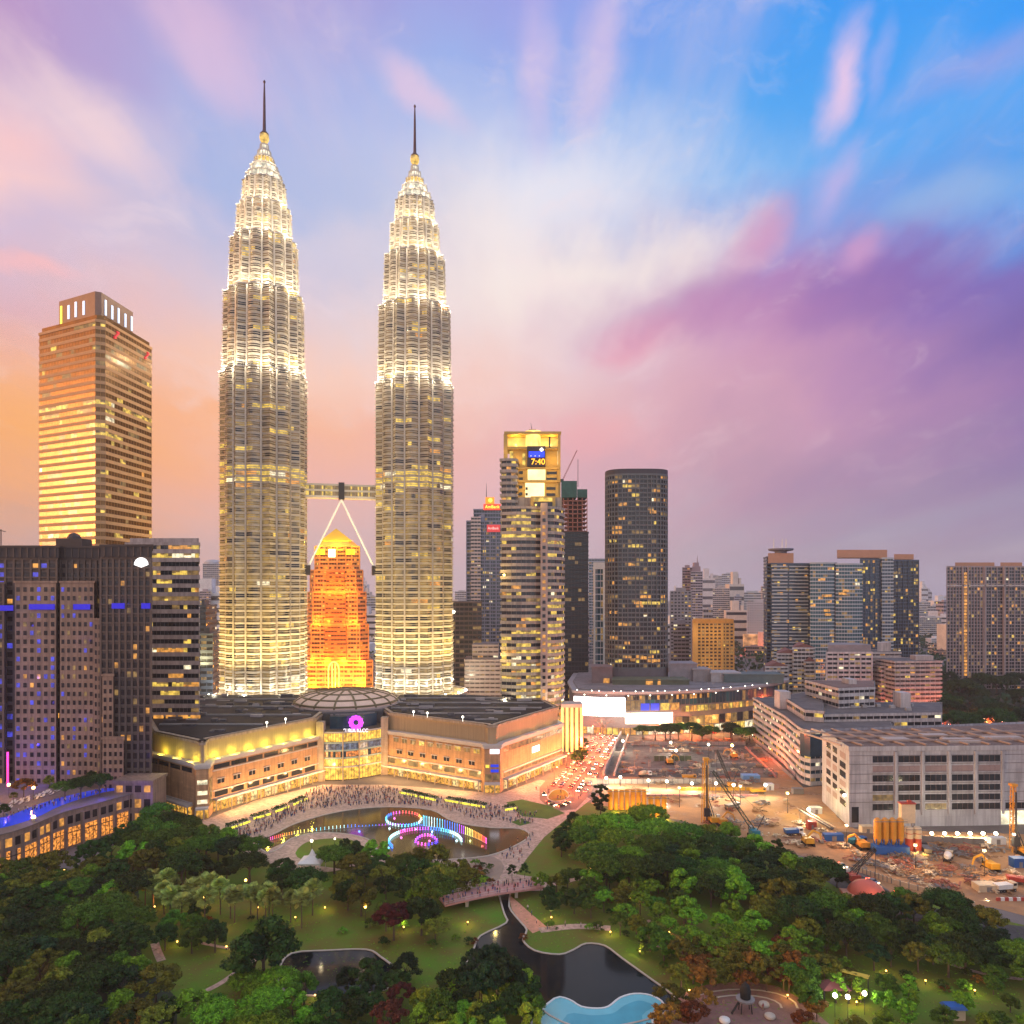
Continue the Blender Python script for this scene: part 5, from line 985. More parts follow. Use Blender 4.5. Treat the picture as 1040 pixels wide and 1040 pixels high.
# ------------------------------------------------------------------ skyline
SKYL = [('thin mauve tower with stepped spire, right of dark oval tower', 693, 703, 577, 1150, (.33, .24, .28), 3), ('taller mauve half of the spired tower pair', 701.5, 713.5, 581, 1130, (.44, .38, .43), 3), ('grey ornate office block touching dark oval tower', 681, 702, 601, 900, (.30, .28, .32), 3),
        ('pale block with fine punched windows left of the helipad tower', 759, 786, 612, 1250, (.56, .52, .55), 2), ('salmon block with sloping dark gable', 724, 741, 598, 1500, (.46, .33, .32), 3), ('blue strip block beside salmon block', 746, 753, 606, 1450, (.16, .19, .36), 3), ('faint pale tower on the horizon', 733, 750, 583, 2600, (.42, .42, .5), 3), ('faint wide block left of the faint pale tower', 718, 733, 585, 3200, (.45, .42, .46), 3),
        ('low pale block under faint tower', 752, 776, 602, 1900, (.5, .46, .48), 3), ('faint round-topped tower between office block and left twin skyscraper', 206, 226, 573, 1500, (.36, .33, .40), 3), ('short pink grey block before faint round-topped tower', 203, 214, 601, 1300, (.40, .32, .36), 3), ('small dark blue glass block at right edge of banded office block', 203, 209, 616, 560, (.05, .08, .13), 3), ('low navy glass block beside the bright left twin skyscraper foot', 204, 216, 645, 520, (.05, .07, .12), 3),
        ('hazy tower left of red sign tower', 462, 476, 601, 2300, (.42, .38, .44), 3), ('hazy low block beyond orange floodlit tower', 366, 384, 606, 2000, (.42, .38, .42), 3), ('grey slab in front of the mauve tower pair', 684, 700, 634, 800, (.24, .22, .26), 3),
        ('pale tower with flat top beyond the trio', 932, 945, 612, 2200, (.45, .43, .48), 3), ('wide pale block beyond the trio', 942, 962, 616, 1900, (.46, .42, .46), 3), ('hazy slab under the wide pale block', 934, 956, 628, 1500, (.42, .38, .4), 3), ('hazy tower at left of slate helipad tower', 774, 781, 596, 1400, (.46, .28, .24), 3)]
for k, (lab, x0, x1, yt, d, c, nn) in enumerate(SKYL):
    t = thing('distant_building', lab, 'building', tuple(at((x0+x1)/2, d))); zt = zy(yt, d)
    storeys(t, rect(x0, x1, d, 25+d*.006), 0, zt, 4.2 if d < 1600 else 7, mat('distant_wall_'+'abcdefghijklmnopqrstuvwxyz'[k], tuple(v*.6+.25 if d > 1300 else v for v in c), .7), WIN, .02 if d > 1300 else .05, 4 if d < 1600 else 7, .5, .3, piers=1 if k in (3, 2) else 0, pw=1.5, seed=200+k)  # farther walls paled: haze put into their colour
    b = MB(); q = rect(x0+(x1-x0)*.25, x0+(x1-x0)*.75, d+5, 12); b.prism(q, zt+1, zt+5); b.build('roof_house', MATS['distant_wall_'+'abcdefghijklmnopqrstuvwxyz'[k]], t)
    if k == 1:
        b = MB(); p = at(707, d+6); b.prism(rect(703, 711.5, d+2, 12), zt, zt+9); b.prism(rect(705, 710, d+3, 9), zt+9, zt+15); b.tube((p.x+2, p.y, zt+15), (p.x+2, p.y, zt+26), .8, .2, 6); b.build('spire', MATS['distant_wall_a'], t)
    if k == 9: b = MB(); p = at(216, d+14); b.lathe((p.x, p.y, zt), [(17, 0), (16, 5), (11, 9), (3, 10)], 16); b.build('round_top', MATS['distant_wall_j'], t)
    if k == 3: b = MB(); b.prism(rect(756, 786, d-12, 8), 0, 26); b.build('lit_podium', lit('podium_amber', (1, .42, .16), 1.1, .1, .8), t)
lr = random.Random(99)
def skyline_block(key, w, dep, h, c):
    t = thing('distant_building', 'small hazy block in the crowd of buildings along the horizon', 'building', (0, 0, 0), 'small hazy blocks along the horizon')
    storeys(t, [(-w/2, 0), (w/2, 0), (w/2, dep), (-w/2, dep)], 0, h, 11, mat("hazy_wall_"+key, c, .8), WIN, .03, 6, .5, .3, seed=hash(key) % 97 if False else len(key)+int(h)); b = MB(); b.box(-w*.2, w*.2, dep*.3, dep*.6, h, h+5); b.build('roof_house', MATS['hazy_wall_'+key], t); return t
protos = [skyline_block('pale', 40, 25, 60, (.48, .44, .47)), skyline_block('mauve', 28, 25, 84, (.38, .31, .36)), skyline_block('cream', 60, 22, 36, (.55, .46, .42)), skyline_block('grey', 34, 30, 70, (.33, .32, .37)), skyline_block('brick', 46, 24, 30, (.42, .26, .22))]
plain = []
for n_p, c in (('pale', (.62, .58, .6)), ('cream', (.66, .56, .5)), ('white', (.7, .68, .7))):
    t = thing('low_rise', 'tiny pale low block far out towards the horizon', 'building', (0, 0, 0), 'tiny low blocks far out in the haze'); b = MB(); b.box(-22, 22, 0, 18, 0, 22); b.box(-9, 6, 4, 14, 22, 28); b.box(10, 16, 4, 10, 22, 25); b.build('wall', mat('hazy_low_'+n_p, c, .8), t); b = MB()
    for z in range(4, 21, 5): b.box(-21, 21, -.2, 0, z, z+1.8)
    kind(b.build('windows', GLASS, t), 'stuff'); plain.append(t)
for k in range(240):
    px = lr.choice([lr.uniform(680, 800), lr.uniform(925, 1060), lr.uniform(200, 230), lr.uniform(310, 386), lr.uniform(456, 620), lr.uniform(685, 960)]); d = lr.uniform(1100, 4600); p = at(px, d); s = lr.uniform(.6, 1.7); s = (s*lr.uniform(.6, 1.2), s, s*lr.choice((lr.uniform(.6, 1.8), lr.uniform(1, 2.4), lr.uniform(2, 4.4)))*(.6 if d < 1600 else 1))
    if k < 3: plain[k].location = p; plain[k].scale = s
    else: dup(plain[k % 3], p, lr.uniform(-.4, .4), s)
used = set()
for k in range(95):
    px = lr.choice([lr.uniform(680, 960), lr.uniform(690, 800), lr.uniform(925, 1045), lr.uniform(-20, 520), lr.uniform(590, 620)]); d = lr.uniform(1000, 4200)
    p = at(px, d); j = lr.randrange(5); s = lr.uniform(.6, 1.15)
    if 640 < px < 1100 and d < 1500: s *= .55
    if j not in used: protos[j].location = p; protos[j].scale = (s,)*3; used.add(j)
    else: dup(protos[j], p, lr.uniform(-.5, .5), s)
# ------------------------------------------------------------------ construction site
OR = mat('silo_orange', (.62, .27, .03), .5, 0, .08, .5); YEL = mat('machine_yellow', (.66, .34, .03), .5, 0, .1, .5); BLU = mat('machine_blue', (.02, .10, .36), .5, 0, .1, .5); REDP = mat('red_paint', (.42, .06, .04), .5, 0, .1); CRE = mat('cream_paint', (.64, .50, .34), .6); TEAL = mat('teal_paint', (.03, .22, .30), .5); RUB = mat('rubber', (.02, .02, .02), .9, 0, 0); STEELG = mat('site_steel', (.24, .22, .22), .6, .3, .2); WOOD = mat('formwork_wood', (.36, .22, .12), .8, 0, .2)
def silo_bank(label, px0, px1, py, n, r, h, body, base=None, leg=True, cap=True):
    a, c = gp(px0, py), gp(px1, py); t = thing('silo_bank', label, 'silo', tuple(a.lerp(c, .5)))
    for k in range(n):
        p = a.lerp(c, (k+.5)/n); b = MB(); z0 = 3 if leg else 0
        two = isinstance(body, list); b.lathe((p.x, p.y, 0), [(r*.3, z0), (r, z0+1.8 if leg else z0), (r, h*.6), (r, h), (r*.8, h+.5)]+([(.4, h+1)] if cap else []), 16, [0, 0, 1, 1, 1] if two else 0)
        for z in np.arange(z0+3, h, 2.2): b.lathe((p.x, p.y, z), [(r+.02, 0), (r+.08, .05), (r+.08, .2), (r+.02, .25)], 14)
        b.build('silo', body, t)
        if leg:
            b = MB()
            for i in (-1, 1):
                for j in (-1, 1): b.bar((p.x+i*r*.7, p.y+j*r*.7, 0), (p.x+i*r*.7, p.y+j*r*.7, z0+2.5), .3)
            b.build('silo_legs', base or STEELG, t)
    b = MB(); b.box(a.x-.5, c.x+.5, a.y-r-.4, a.y-r-.2, h-.2, h); b.box(a.x-.5, c.x+.5, a.y-r-.4, a.y-r-.3, h+.9, h+1.0); b.build('catwalk', STEELG, t)
    if not leg:
        for k in range(3): p = a.lerp(c, (k+.5)/3); light('silo_flood', (p.x, p.y-r-3.4, 1.6), 1100 if n > 2 else 250, (1, .62, .12), t, .4)
    if base:
        b = MB(); b.box(a.x-.6, c.x+.6, a.y-r-1.8, a.y+r, .4, 3.2); b.build('hopper_base', base, t)
    return t
silo_bank('row of tall golden corrugated silos behind the bright green tree at the site edge', 617, 657, 822, 7, 1.05, 8.6, OR, None, False, False)
silo_bank('three shorter golden silos at right end of the golden row', 657.5, 678, 829, 3, 1.1, 8.4, OR, None, False, False)
silo_bank('four orange cement silos on a blue base on the earth yard', 887.5, 918, 866, 4, 1.36, 12.4, OR, BLU)
silo_bank('two red silos with cream tops beside the orange cement silos', 919, 936, 866, 2, 1.45, 9.4, [REDP, CRE], None, False, False)
tb = thing('site_tower', 'cream box tower perched above the red silos', 'silo', tuple(gp(925, 863))); b = MB(); p = gp(925, 863); b.box(p.x-2.6, p.x+2.8, p.y+1.8, p.y+4, 9.6, 17); b.build('box_body', CRE, tb); b = MB(); b.box(p.x-2.9, p.x+3, p.y+1.6, p.y+4.2, 17, 17.5); b.box(p.x, p.x+1.4, p.y+2, p.y+3, 17.5, 18.4); b.build('box_roof', REDP, tb)
b = MB()
for i in (-2.4, 2.4):
    for j in (2, 3.8): b.bar((p.x+i, p.y+j, 0), (p.x+i, p.y+j, 9.7), .35)
b.build('support_legs', STEELG, tb)
for p0, p1, py in ((618, 656, 821), (660, 676, 828)):
    for k in range(2): p = gp(p0+(p1-p0)*(k+.5)/2, py+6); light('silo_flood', (p.x, p.y-3, 3), 420, (1, .62, .1), None, .4) if False else None
def crawler(name, label, cat, loc, rz, body, tracks=TEAL, boom=None, s=1.0):
    t = thing(name, label, cat, tuple(loc)); x, y, z = loc
    for i in (-1, 1): b = MB(); b.prism([(x+i*1.7-.45, y-2.6), (x+i*1.7+.45, y-2.6), (x+i*1.7+.45, y+2.6), (x+i*1.7-.45, y+2.6)], .15, 1.1, p2=[(x+i*1.7-.45, y-2.2), (x+i*1.7+.45, y-2.2), (x+i*1.7+.45, y+2.2), (x+i*1.7-.45, y+2.2)]); b.build('track', RUB if body is not BLU else tracks, t)
    b = MB(); b.box(x-1.6, x+1.6, y-2.4, y+2.4, 1.2, 3.0); b.box(x-1.6, x+1.6, y-2.9, y-2.0, 1.4, 3.3); b.build('body', body, t)
    b = MB(); b.box(x-1.6, x-.3, y+1.2, y+2.7, 1.9, 3.9); cb_ = b.build('cab', mat('cab_white', (.6, .58, .55), .4), t); b = MB(); b.box(x-1.5, x-.4, y+2.7, y+2.75, 2.6, 3.7); b.box(x-1.65, x-1.6, y+1.4, y+2.5, 2.6, 3.7); b.build('cab_glass', GLASS, cb_)
    return t
def lattice(root, a, c, w, m, n=12, name='boom'):
    a, c = Vector(a), Vector(c); d = (c-a).normalized(); uu = d.cross(Vector((0, 0, 1))).normalized() if abs(d.z) < .99 else Vector((1, 0, 0)); vv = uu.cross(d); b = MB(); cs = [(i, j) for i in (-1, 1) for j in (-1, 1)]
    P = lambda q, t: a.lerp(c, t)+uu*q[0]*w/2*(1-.5*max(0, t-.8)*5*.6)+vv*q[1]*w/2*(1-.5*max(0, t-.8)*5*.6)
    for q in cs: b.bar(P(q, 0), P(q, 1), w*.16)
    for k in range(n):
        for q0, q1 in (((-1, -1), (1, -1)), ((-1, 1), (1, 1)), ((-1, -1), (-1, 1)), ((1, -1), (1, 1))): b.bar(P(q0 if k % 2 else q1, k/n), P(q1 if k % 2 else q0, (k+1)/n), w*.09)
    return b.build(name, m, root)
# piling rigs
for lab, px, py, h, m in (('tall yellow piling rig mast rising from the site behind the dark trees', 717, 835, 27.0, YEL), ('orange piling rig mast at the right picture edge near blue tank', 1029, 866, 25.5, OR)):
    p = gp(px, py); t = crawler('piling_rig', lab, 'piling rig', (p.x+2.8, p.y-2, 0), 0, m)
    lattice(t, (p.x, p.y, .4), (p.x, p.y, h), 1.7, m, 18, 'mast'); b = MB(); b.box(p.x-1.1, p.x+1.1, p.y-1.1, p.y+1.1, h, h+.9); b.build('mast_head', m, t); b = MB(); b.box(p.x-1.25, p.x+1.25, p.y-2.1, p.y-.9, 3, 6.5); b.tube((p.x, p.y-1.6, .2), (p.x, p.y-1.6, h-2), .35, .35, 8); b.build('drill_head', DARK, t)
    b = MB(); b.bar((p.x+3.2, p.y-1.5, 2.8), (p.x+.7, p.y-.3, h*.42), .35); b.bar((p.x+2.2, p.y-1.5, 2.8), (p.x+.5, p.y-.3, h*.36), .35); b.build('back_stay', DARK, t)
    if px < 800: b = MB(); b.bar((p.x-2.2, p.y-1, 0), (p.x-1.4, p.y, h*.95), .3); b.build('leader', OR, t)
# crawler cranes with lattice booms
for lab, px, py, qx, qy, m, bm in (('teal crawler crane with long dark lattice boom leaning left over the yard', 766, 850, 724, 783, TEAL, mat('boom_dark_green', (.05, .075, .06), .6)), ('red crawler crane below the orange silos with dark boom leaning right', 866, 896, 889, 862, REDP, DARK), ('far crawler crane with slim boom in the excavation', 742, 800, 728, 762, OR, DARK)):
    p = gp(px, py); t = crawler('crawler_crane', lab, 'crane', (p.x, p.y, 0), 0, m); z = zy(qy, p.y); e = at(qx, p.y, z)
    lattice(t, (p.x, p.y+1.5, 2.6), e, 1.3, bm, 16); b = MB(); b.bar((p.x+.4, p.y-2, 3.2), (p.x+3.4, p.y-2, 9.5), .25); b.bar((p.x+3.4, p.y-2, 9.5), e, .1); b.build('mast_and_ropes', DARK, t); b = MB(); b.bar(e, (e.x, e.y, max(e.z-11, 1)), .12); b.box(e.x-.25, e.x+.25, e.y-.25, e.y+.25, max(e.z-12, .4), max(e.z-11, 1)); b.build('hook', DARK, t)
# excavators
def excavator(label, px, py, m, flip=1, z=0.0):
    p = gp(px, py, z); t = crawler('excavator', label, 'excavator', (p.x, p.y, 0), 0, m); b = MB(); x, y = p.x, p.y
    b.bar((x, y+1, 2.4), (x+flip*2.6, y+1, 5.4), .6); b.bar((x+flip*2.6, y+1, 5.4), (x+flip*5.2, y+1, 4.2), .55); b.build('boom', m, t); b = MB(); b.bar((x+flip*5.2, y+1, 4.3), (x+flip*5.9, y+1, 1.6), .4); b.build('arm', m, t); b = MB(); b.box(x+flip*5.9-.7, x+flip*5.9+.7, y+.4, y+1.6, .5, 1.6); b.build('bucket', STEELG, t)
for a in (('blue and orange excavator on the earth below the white work lights', 1006, 884, YEL, -1), ('orange excavator beside the orange silo base', 876, 862, OR, -1), ('yellow excavator near the blue skip on the yard', 820, 858, YEL, 1), ('orange excavator working under the yellow rig mast', 733, 838, OR, 1), ('small yellow excavator among blocks deep in the excavation', 680, 776, YEL, 1), ('orange excavator near the far corner lamp of the excavation', 745, 770, OR, -1)): excavator(*a)
# trucks
def truck(label, px, py, cabm, bedm, rz=0.0, drum=False):
    p = gp(px, py); t = thing('truck', label, 'truck', tuple(p)); x, y, _ = p
    b = MB(); b.box(x-3.6, x+3.4, y-1.1, y+1.1, .8, 1.1); b.build('chassis', DARK, t); b = MB(); b.box(x+1.9, x+3.6, y-1.2, y+1.2, 1.1, 3.0); cb_ = b.build('cab', cabm, t); b = MB(); b.box(x+2.1, x+3.3, y-1.23, y-1.2, 2.0, 2.8); b.box(x+3.6, x+3.63, y-1, y+1, 1.9, 2.8); b.build('cab_glass', GLASS, cb_)
    b = MB()
    if drum: b.lathe((0, 0, 0), [(.6, -2.3), (1.25, -1), (1.3, .6), (.7, 1.9)], 12); b.v = [(x-1.0+w, y+u_, 2.3+v_+w*.12) for u_, v_, w in b.v]
    else: b.prism([(x-3.6, y-1.2), (x+1.7, y-1.2), (x+1.7, y+1.2), (x-3.6, y+1.2)], 1.1, 2.6, p2=[(x-3.9, y-1.35), (x+1.8, y-1.35), (x+1.8, y+1.35), (x-3.9, y+1.35)])
    b.build('drum' if drum else 'tipper_bed', bedm, t)
    for i in (-2.8, -1.6, 2.7):
        for j in (-1.1, 1.1): b = MB(); b.tube((x+i, y+j-.15, .5), (x+i, y+j+.15, .5), .5, .5, 12); wh_ = b.build('wheel', RUB, t); b = MB(); b.tube((x+i, y+j-.17, .5), (x+i, y+j+.17, .5), .26, .26, 8); b.build('rim', STEELG, wh_)
    t.rotation_euler = (0, 0, rz)
for a in (('blue truck with white cab near the conveyor on the orange yard', 806, 848, WHITE, BLU, .1), ('blue tipper truck left of the orange silos', 871, 858, BLU, TEAL, .3), ('cream mixer truck under the white work lights', 963, 874, CRE, WHITE, .9, True), ('dark truck beside the red silos', 940, 866, DARK, STEELG, 1.3), ('white mixer truck among the far site lamps', 655, 789, WHITE, CRE, .2, True), ('orange tipper truck by the row of site lamps', 700, 792, OR, OR, -.1), ('cream lorry parked on the bare earth at right', 1021, 905, CRE, WHITE, .2), ('red lorry on the near yard by the red and white barrier', 1036, 898, REDP, REDP, -.3), ('white tipper truck right of the yellow rig mast', 744, 822, WHITE, STEELG, .5), ('yellow lorry between site lamps and yellow heap', 770, 806, YEL, YEL, .1)): truck(*a)
# skips, cabins, tanks and stacks
def container(label, px, py, w, dpt, h, m, rz=0.0, z=0.0, name='site_container', cat='container'):
    p = gp(px, py, z); t = thing(name, label, cat, (p.x, p.y, z+.02)); b = MB(); x, y = p.x, p.y; z += .02
    b.box(x-w/2, x+w/2, y-dpt/2, y+dpt/2, z, z+h); b.build('box', m, t)
    b = MB()
    for k in range(int(w/.7)): q = x-w/2+.35+.7*k; b.box(q-.09, q+.09, y-dpt/2-.07, y-dpt/2, z+.1, z+h-.1)
    b.box(x-w/2-.06, x+w/2+.06, y-dpt/2-.1, y+dpt/2+.06, z+h-.02, z+h+.12); b.build('corrugation', m, t)
    b = MB(); b.box(x-w*.12, x+w*.12, y-dpt/2-.11, y-dpt/2-.07, z+.15, z+min(h*.8, 2.1)); b.build('door', STEELG, t); t.rotation_euler = (0, 0, rz); return t
for a in (('bright blue long skip left of the orange silos', 846, 853.5, 7.5, 2.6, 2.6, BLU), ('blue tank box at the foot of the right orange rig', 1034, 880, 5, 3, 3.2, BLU), ('pale blue tarpaulin covered cabin in the excavation', 762, 791, 9, 4.5, 2.2, mat('pale_blue_tarp', (.18, .34, .62), .6)), ('white site cabin by the site lamps', 781, 802, 4, 3, 3, WHITE), ('grey site cabin right of the yellow rig mast', 742, 799, 5, 3, 3, STEELG), ('cream cabin beside the site lamps at left', 600, 796, 6, 3, 2.6, CRE), ('grey flat cabin at corner of excavation', 810, 806, 5, 3, 2.6, STEELG), ('pink grey cabin beside grey flat hall', 880, 846, 5, 3, 3, CRE), ('white container in the yard at right edge', 1012, 857, 6, 2.5, 2.6, WHITE), ('red steel container at left of the conveyor', 824, 842, 3.5, 2.5, 3.4, REDP), ('pale flat cabin at near right corner of the yard', 1001, 904, 7, 4, 2.2, CRE), ('pale cabin under the white hall lamp', 828, 826, 5, 3, 2.8, WHITE)): container(*a)
cv = thing('conveyor', 'long slanted conveyor bridge running down beside the pale grey hall', 'conveyor', tuple(gp(830, 840))); p, q = gp(812, 822, 6), gp(846, 842, .6)
b = MB(); b.bar(p, q, 2.0, .5); b.build('belt', mat('belt_dark', (.10, .09, .09), .8), cv); b = MB()
for s in (-1.1, 1.1): b.bar(p+Vector((s, 0, .7)), q+Vector((s, 0, .7)), .25)
for k in range(5): w = p.lerp(q, k/5); b.bar((w.x, w.y, 0), (w.x, w.y, w.z), .3)
b.build('frame', CRE, cv)
sh = thing('site_shelter', 'red domed shelter roof by the road behind the dark trees', 'shelter', tuple(gp(880, 915))); p = gp(880, 915); b = MB()
for k in range(16): pass
b.lathe((p.x, p.y, 2.0), [(5.9*math.cos(math.pi/2*k/8), 4.6*math.sin(math.pi/2*k/8)) for k in range(8)]+[(.2, 4.6)], 24); b.build('dome_roof', mat('red_membrane', (.62, .14, .09), .6, 0, .06), sh, True); b = MB(); b.lathe((p.x, p.y, 0), [(5.4, 0), (5.4, 2)], 24); b.build('drum_wall', CRE, sh)
b = MB(); b.prism([(p.x-8, p.y-2), (p.x-4.5, p.y-4), (p.x-4, p.y+2), (p.x-7.5, p.y+3)], 2.2, 3); b.build('porch_roof', mat('salmon_membrane', (.60, .28, .18), .6), sh)
light('shelter_light', (p.x, p.y-9, 6), 700, (1, .5, .3), sh, .5)
# piles and building stuff lying about
def heap(seed, n, s, m, zs):
    r = random.Random(seed); b = MB()
    for k in range(n):
        x, y, z = r.gauss(0, s), r.gauss(0, s), r.uniform(0, zs); l = r.uniform(.6, 2.6); a = r.uniform(0, 3.1); b.bar((x-l/2*math.cos(a), y-l/2*math.sin(a), z+.15), (x+l/2*math.cos(a), y+l/2*math.sin(a), z+.2+r.uniform(-.1, .4)), r.uniform(.15, .6), r.uniform(.1, .5))
    b.build('pieces', m, hp)
HEAPS = []
for key, m, lab in (('timber', WOOD, 'untidy heap of timber and planks on the building site'), ('steel', STEELG, 'tangle of grey steel on the building site'), ('pale', CRE, 'heap of pale blocks and sacks on the building site'), ('red', mat('rusty_steel', (.34, .12, .08), .7), 'heap of rusty red steel on the building site')):
    hp = thing('material_heap', lab, 'heap', (0, 0, 0), 'heaps of material on the building site'); heap(len(key), 26, 1.5, m, 1.0); HEAPS.append(hp)
sr = random.Random(17); used = set(); n = 0
YARD = [(640, 815), (700, 812), (760, 806), (800, 812), (826, 822), (850, 850), (870, 868), (930, 868), (1000, 872), (1038, 885), (1038, 910), (930, 900), (880, 884), (810, 862), (720, 838), (682, 828)]
EDGE = [(908, 882), (890, 880), (930, 893), (960, 896), (935, 880), (985, 866), (1000, 866), (975, 866), (955, 868), (942, 872)]
while n < 270:
    if n < 130: x, y = sr.uniform(632, 785), sr.uniform(750, 797); 
    elif n < 190: x, y = sr.choice(EDGE); x += sr.gauss(0, 14); y += sr.gauss(0, 4.5)
    else: x, y = sr.uniform(640, 1038), sr.uniform(806, 915)
    if n >= 190 and not inside(YARD, x, y): continue
    p = gp(x, y); j = sr.randrange(4); s = sr.uniform(.4, 1.15)
    if j not in used: HEAPS[j].location = (p.x, p.y, .1); HEAPS[j].scale = (s,)*3; used.add(j)
    else: dup(HEAPS[j], (p.x, p.y, .1), sr.uniform(0, 6), s)
    n += 1
# concrete walls, beams and slabs rising in the excavation
wn = 0
for lab, x0, x1, y, h, m in (('long concrete wall across the back of the excavation', 640, 756, 757, 2.2, CONC), ('low pink concrete wall near the back of the excavation', 668, 700, 764, 1.5, CRE), ('dark greenish formwork deck in the middle of the excavation', 664, 702, 773, 3, mat('green_formwork', (.09, .11, .06), .8)), ('pale concrete beam in front of the green deck', 628, 712, 783, 1.2, CONC), ('long pale hoarding behind the row of site lamps', 600, 742, 796, 2.4, STONE), ('short concrete wall by the far corner lamp', 700, 740, 762, 2, CONC), ('grey retaining wall at the right of the excavation', 722, 768, 779, 2.2, CONC), ('yellow lit scaffold strip behind the earth yard', 690, 765, 803, 1.6, YEL), ('pink barrier wall along the lit yard', 640, 770, 809, .9, mat('pink_barrier', (.55, .22, .20), .7))):
    a, c = gp(x0, y), gp(x1, y); t = thing('site_wall', lab, 'wall', (a.x, a.y, 0)); b = MB(); b.box(a.x, c.x, a.y, a.y+1.0, .05, h); b.build('panel', m, t)
    b = MB()
    for k in range(int((c.x-a.x)/3)): b.box(a.x+3*k, a.x+3*k+.3, a.y-.25, a.y, .05, h+.3)
    b.build('posts', STEELG, t)
for lab, pts, w, h, m in (('left hoarding ramp with pale copings beside the busy road', [(631, 746), (613, 788)], 1.0, 3.0, CONC), ('second pale coping wall of the left ramp', [(638, 748), (624, 788)], .8, 2.0, STONE), ('red and white barrier along the right side of the excavation', [(757, 760), (788, 790)], .8, 1.3, mat('red_barrier', (.62, .22, .18), .7)), ('grey ramp wall at right of the excavation', [(768, 758), (806, 792)], .8, 1.6, CONC), ('pale hoarding along the road at the site front', [(868, 884), (905, 897), (990, 921)], .4, 1.6, CRE), ('mesh fence in front of the grey flat hall', [(850, 850), (905, 853), (1000, 858)], .3, 2.2, STEELG)):
    pts = [tuple(gp(*q)[:2]) for q in pts]; t = thing('site_hoarding', lab, 'hoarding', (*pts[0], 0)); strip('boarding', pts, w, .05, h, m, px=False, structure=False, parent=t)
    b = MB()
    for p, q in zip(pts, pts[1:]):
        for k in range(9): v = Vector(p).lerp(Vector(q), k/9); b.box(v.x-.15, v.x+.15, v.y-w/2-.2, v.y+w/2+.2, .05, h+.25)
    b.build('posts', STEELG, t)
bar_ = thing('road_barrier', 'red and white striped barrier at the near edge of the yard', 'barrier', tuple(gp(1030, 918))); a = gp(1012, 915)
for k in range(8): b = MB(); b.box(a.x+1.3*k, a.x+1.3*k+1.25, a.y-.25, a.y+.25, .05, 1.1); b.build('block', WHITE if k % 2 else REDP, bar_)
# floodlight masts
LAMPW = mat('work_lamp', (1, 1, 1), .4, 0, 0, em=(1, .90, .62), es=9); LAMPO = mat('sodium_lamp', (1, .8, .5), .4, 0, 0, em=(1, .62, .16), es=12)
def floodmast(label, px, py, d, e, c, m, group=None, r=.55):
    z = max(zy(py, d), 1.5); p = at(px, d, z); t = thing('floodlight_mast', label, 'floodlight', (p.x, p.y, 0), group); b = MB(); b.tube((p.x, p.y, 0), (p.x, p.y, z-.2), .14, .09, 6); b.build('pole', DARK, t); b = MB(); b.box(p.x-.7, p.x+.7, p.y+.1, p.y+.4, z-.5, z+.5); b.build('housing', DARK, t)
    b = MB(); b.ball((p.x, p.y-.15, z), r, 10); b.build('lamp', m, t); light('lamp_light', (p.x, p.y-1.2, z), e, c, t, .5)
for lab, px, py, d in (('site lamp at the top of the left ramp', 632.5, 752.5, 452), ('site lamp second along the back of the excavation', 681, 754, 455), ('site lamp above the green deck', 686.5, 762, 440), ('site lamp on the yellow rig mast side, back row', 719.5, 756, 420), ('leftmost site lamp of the front row by the road', 615.5, 790, 372), ('second site lamp in the front row from the road', 630, 789, 372), ('third site lamp in the front row, above the golden silos', 658.5, 792.5, 368), ('fourth site lamp in the front row', 677, 793.5, 366), ('fifth site lamp in the front row, left of the yellow rig mast', 702.5, 795.5, 364), ('biggest site lamp just right of the yellow rig mast', 727, 795.5, 352), ('site lamp second right of the yellow rig mast', 745, 797, 352), ('last site lamp at right end of the front row', 777, 797, 352), ('lamp shining over the yellow heap near the conveyor', 821, 822, 310)):
    floodmast(lab, px, py, d, 8000, (1, .88, .62), LAMPW, None, .7)
floodmast('orange sodium site lamp at the far right corner of the excavation', 743.5, 757, 445, 3000, (1, .62, .2), LAMPO, None, .9)
for k, x in enumerate((946, 959, 972, 985, 998, 1011)): floodmast(('first', 'second', 'third', 'fourth', 'fifth', 'sixth')[k]+' white work lamp from the red silos, before the grey hall', x, 849+k*.4, 296, 3200, (1, .88, .55), LAMPW, None, .7)
for px, py, e, c in ((800, 826, 7000, (1, .80, .22)), (752, 818, 5000, (1, .66, .28)), (690, 820, 4500, (1, .66, .28)), (930, 884, 5000, (1, .60, .25)), (1000, 890, 5000, (1, .60, .25)), (860, 862, 4500, (1, .55, .25)), (1030, 872, 3500, (1, .85, .5))):
    floodmast('site mast lamp among the machinery of the earth yard', px, zy(0, 1)*0+HY+F*(H-9)/gp(px, py).y, gp(px, py).y, e, c, LAMPO, 'mast lamps on the earth yard', .3)
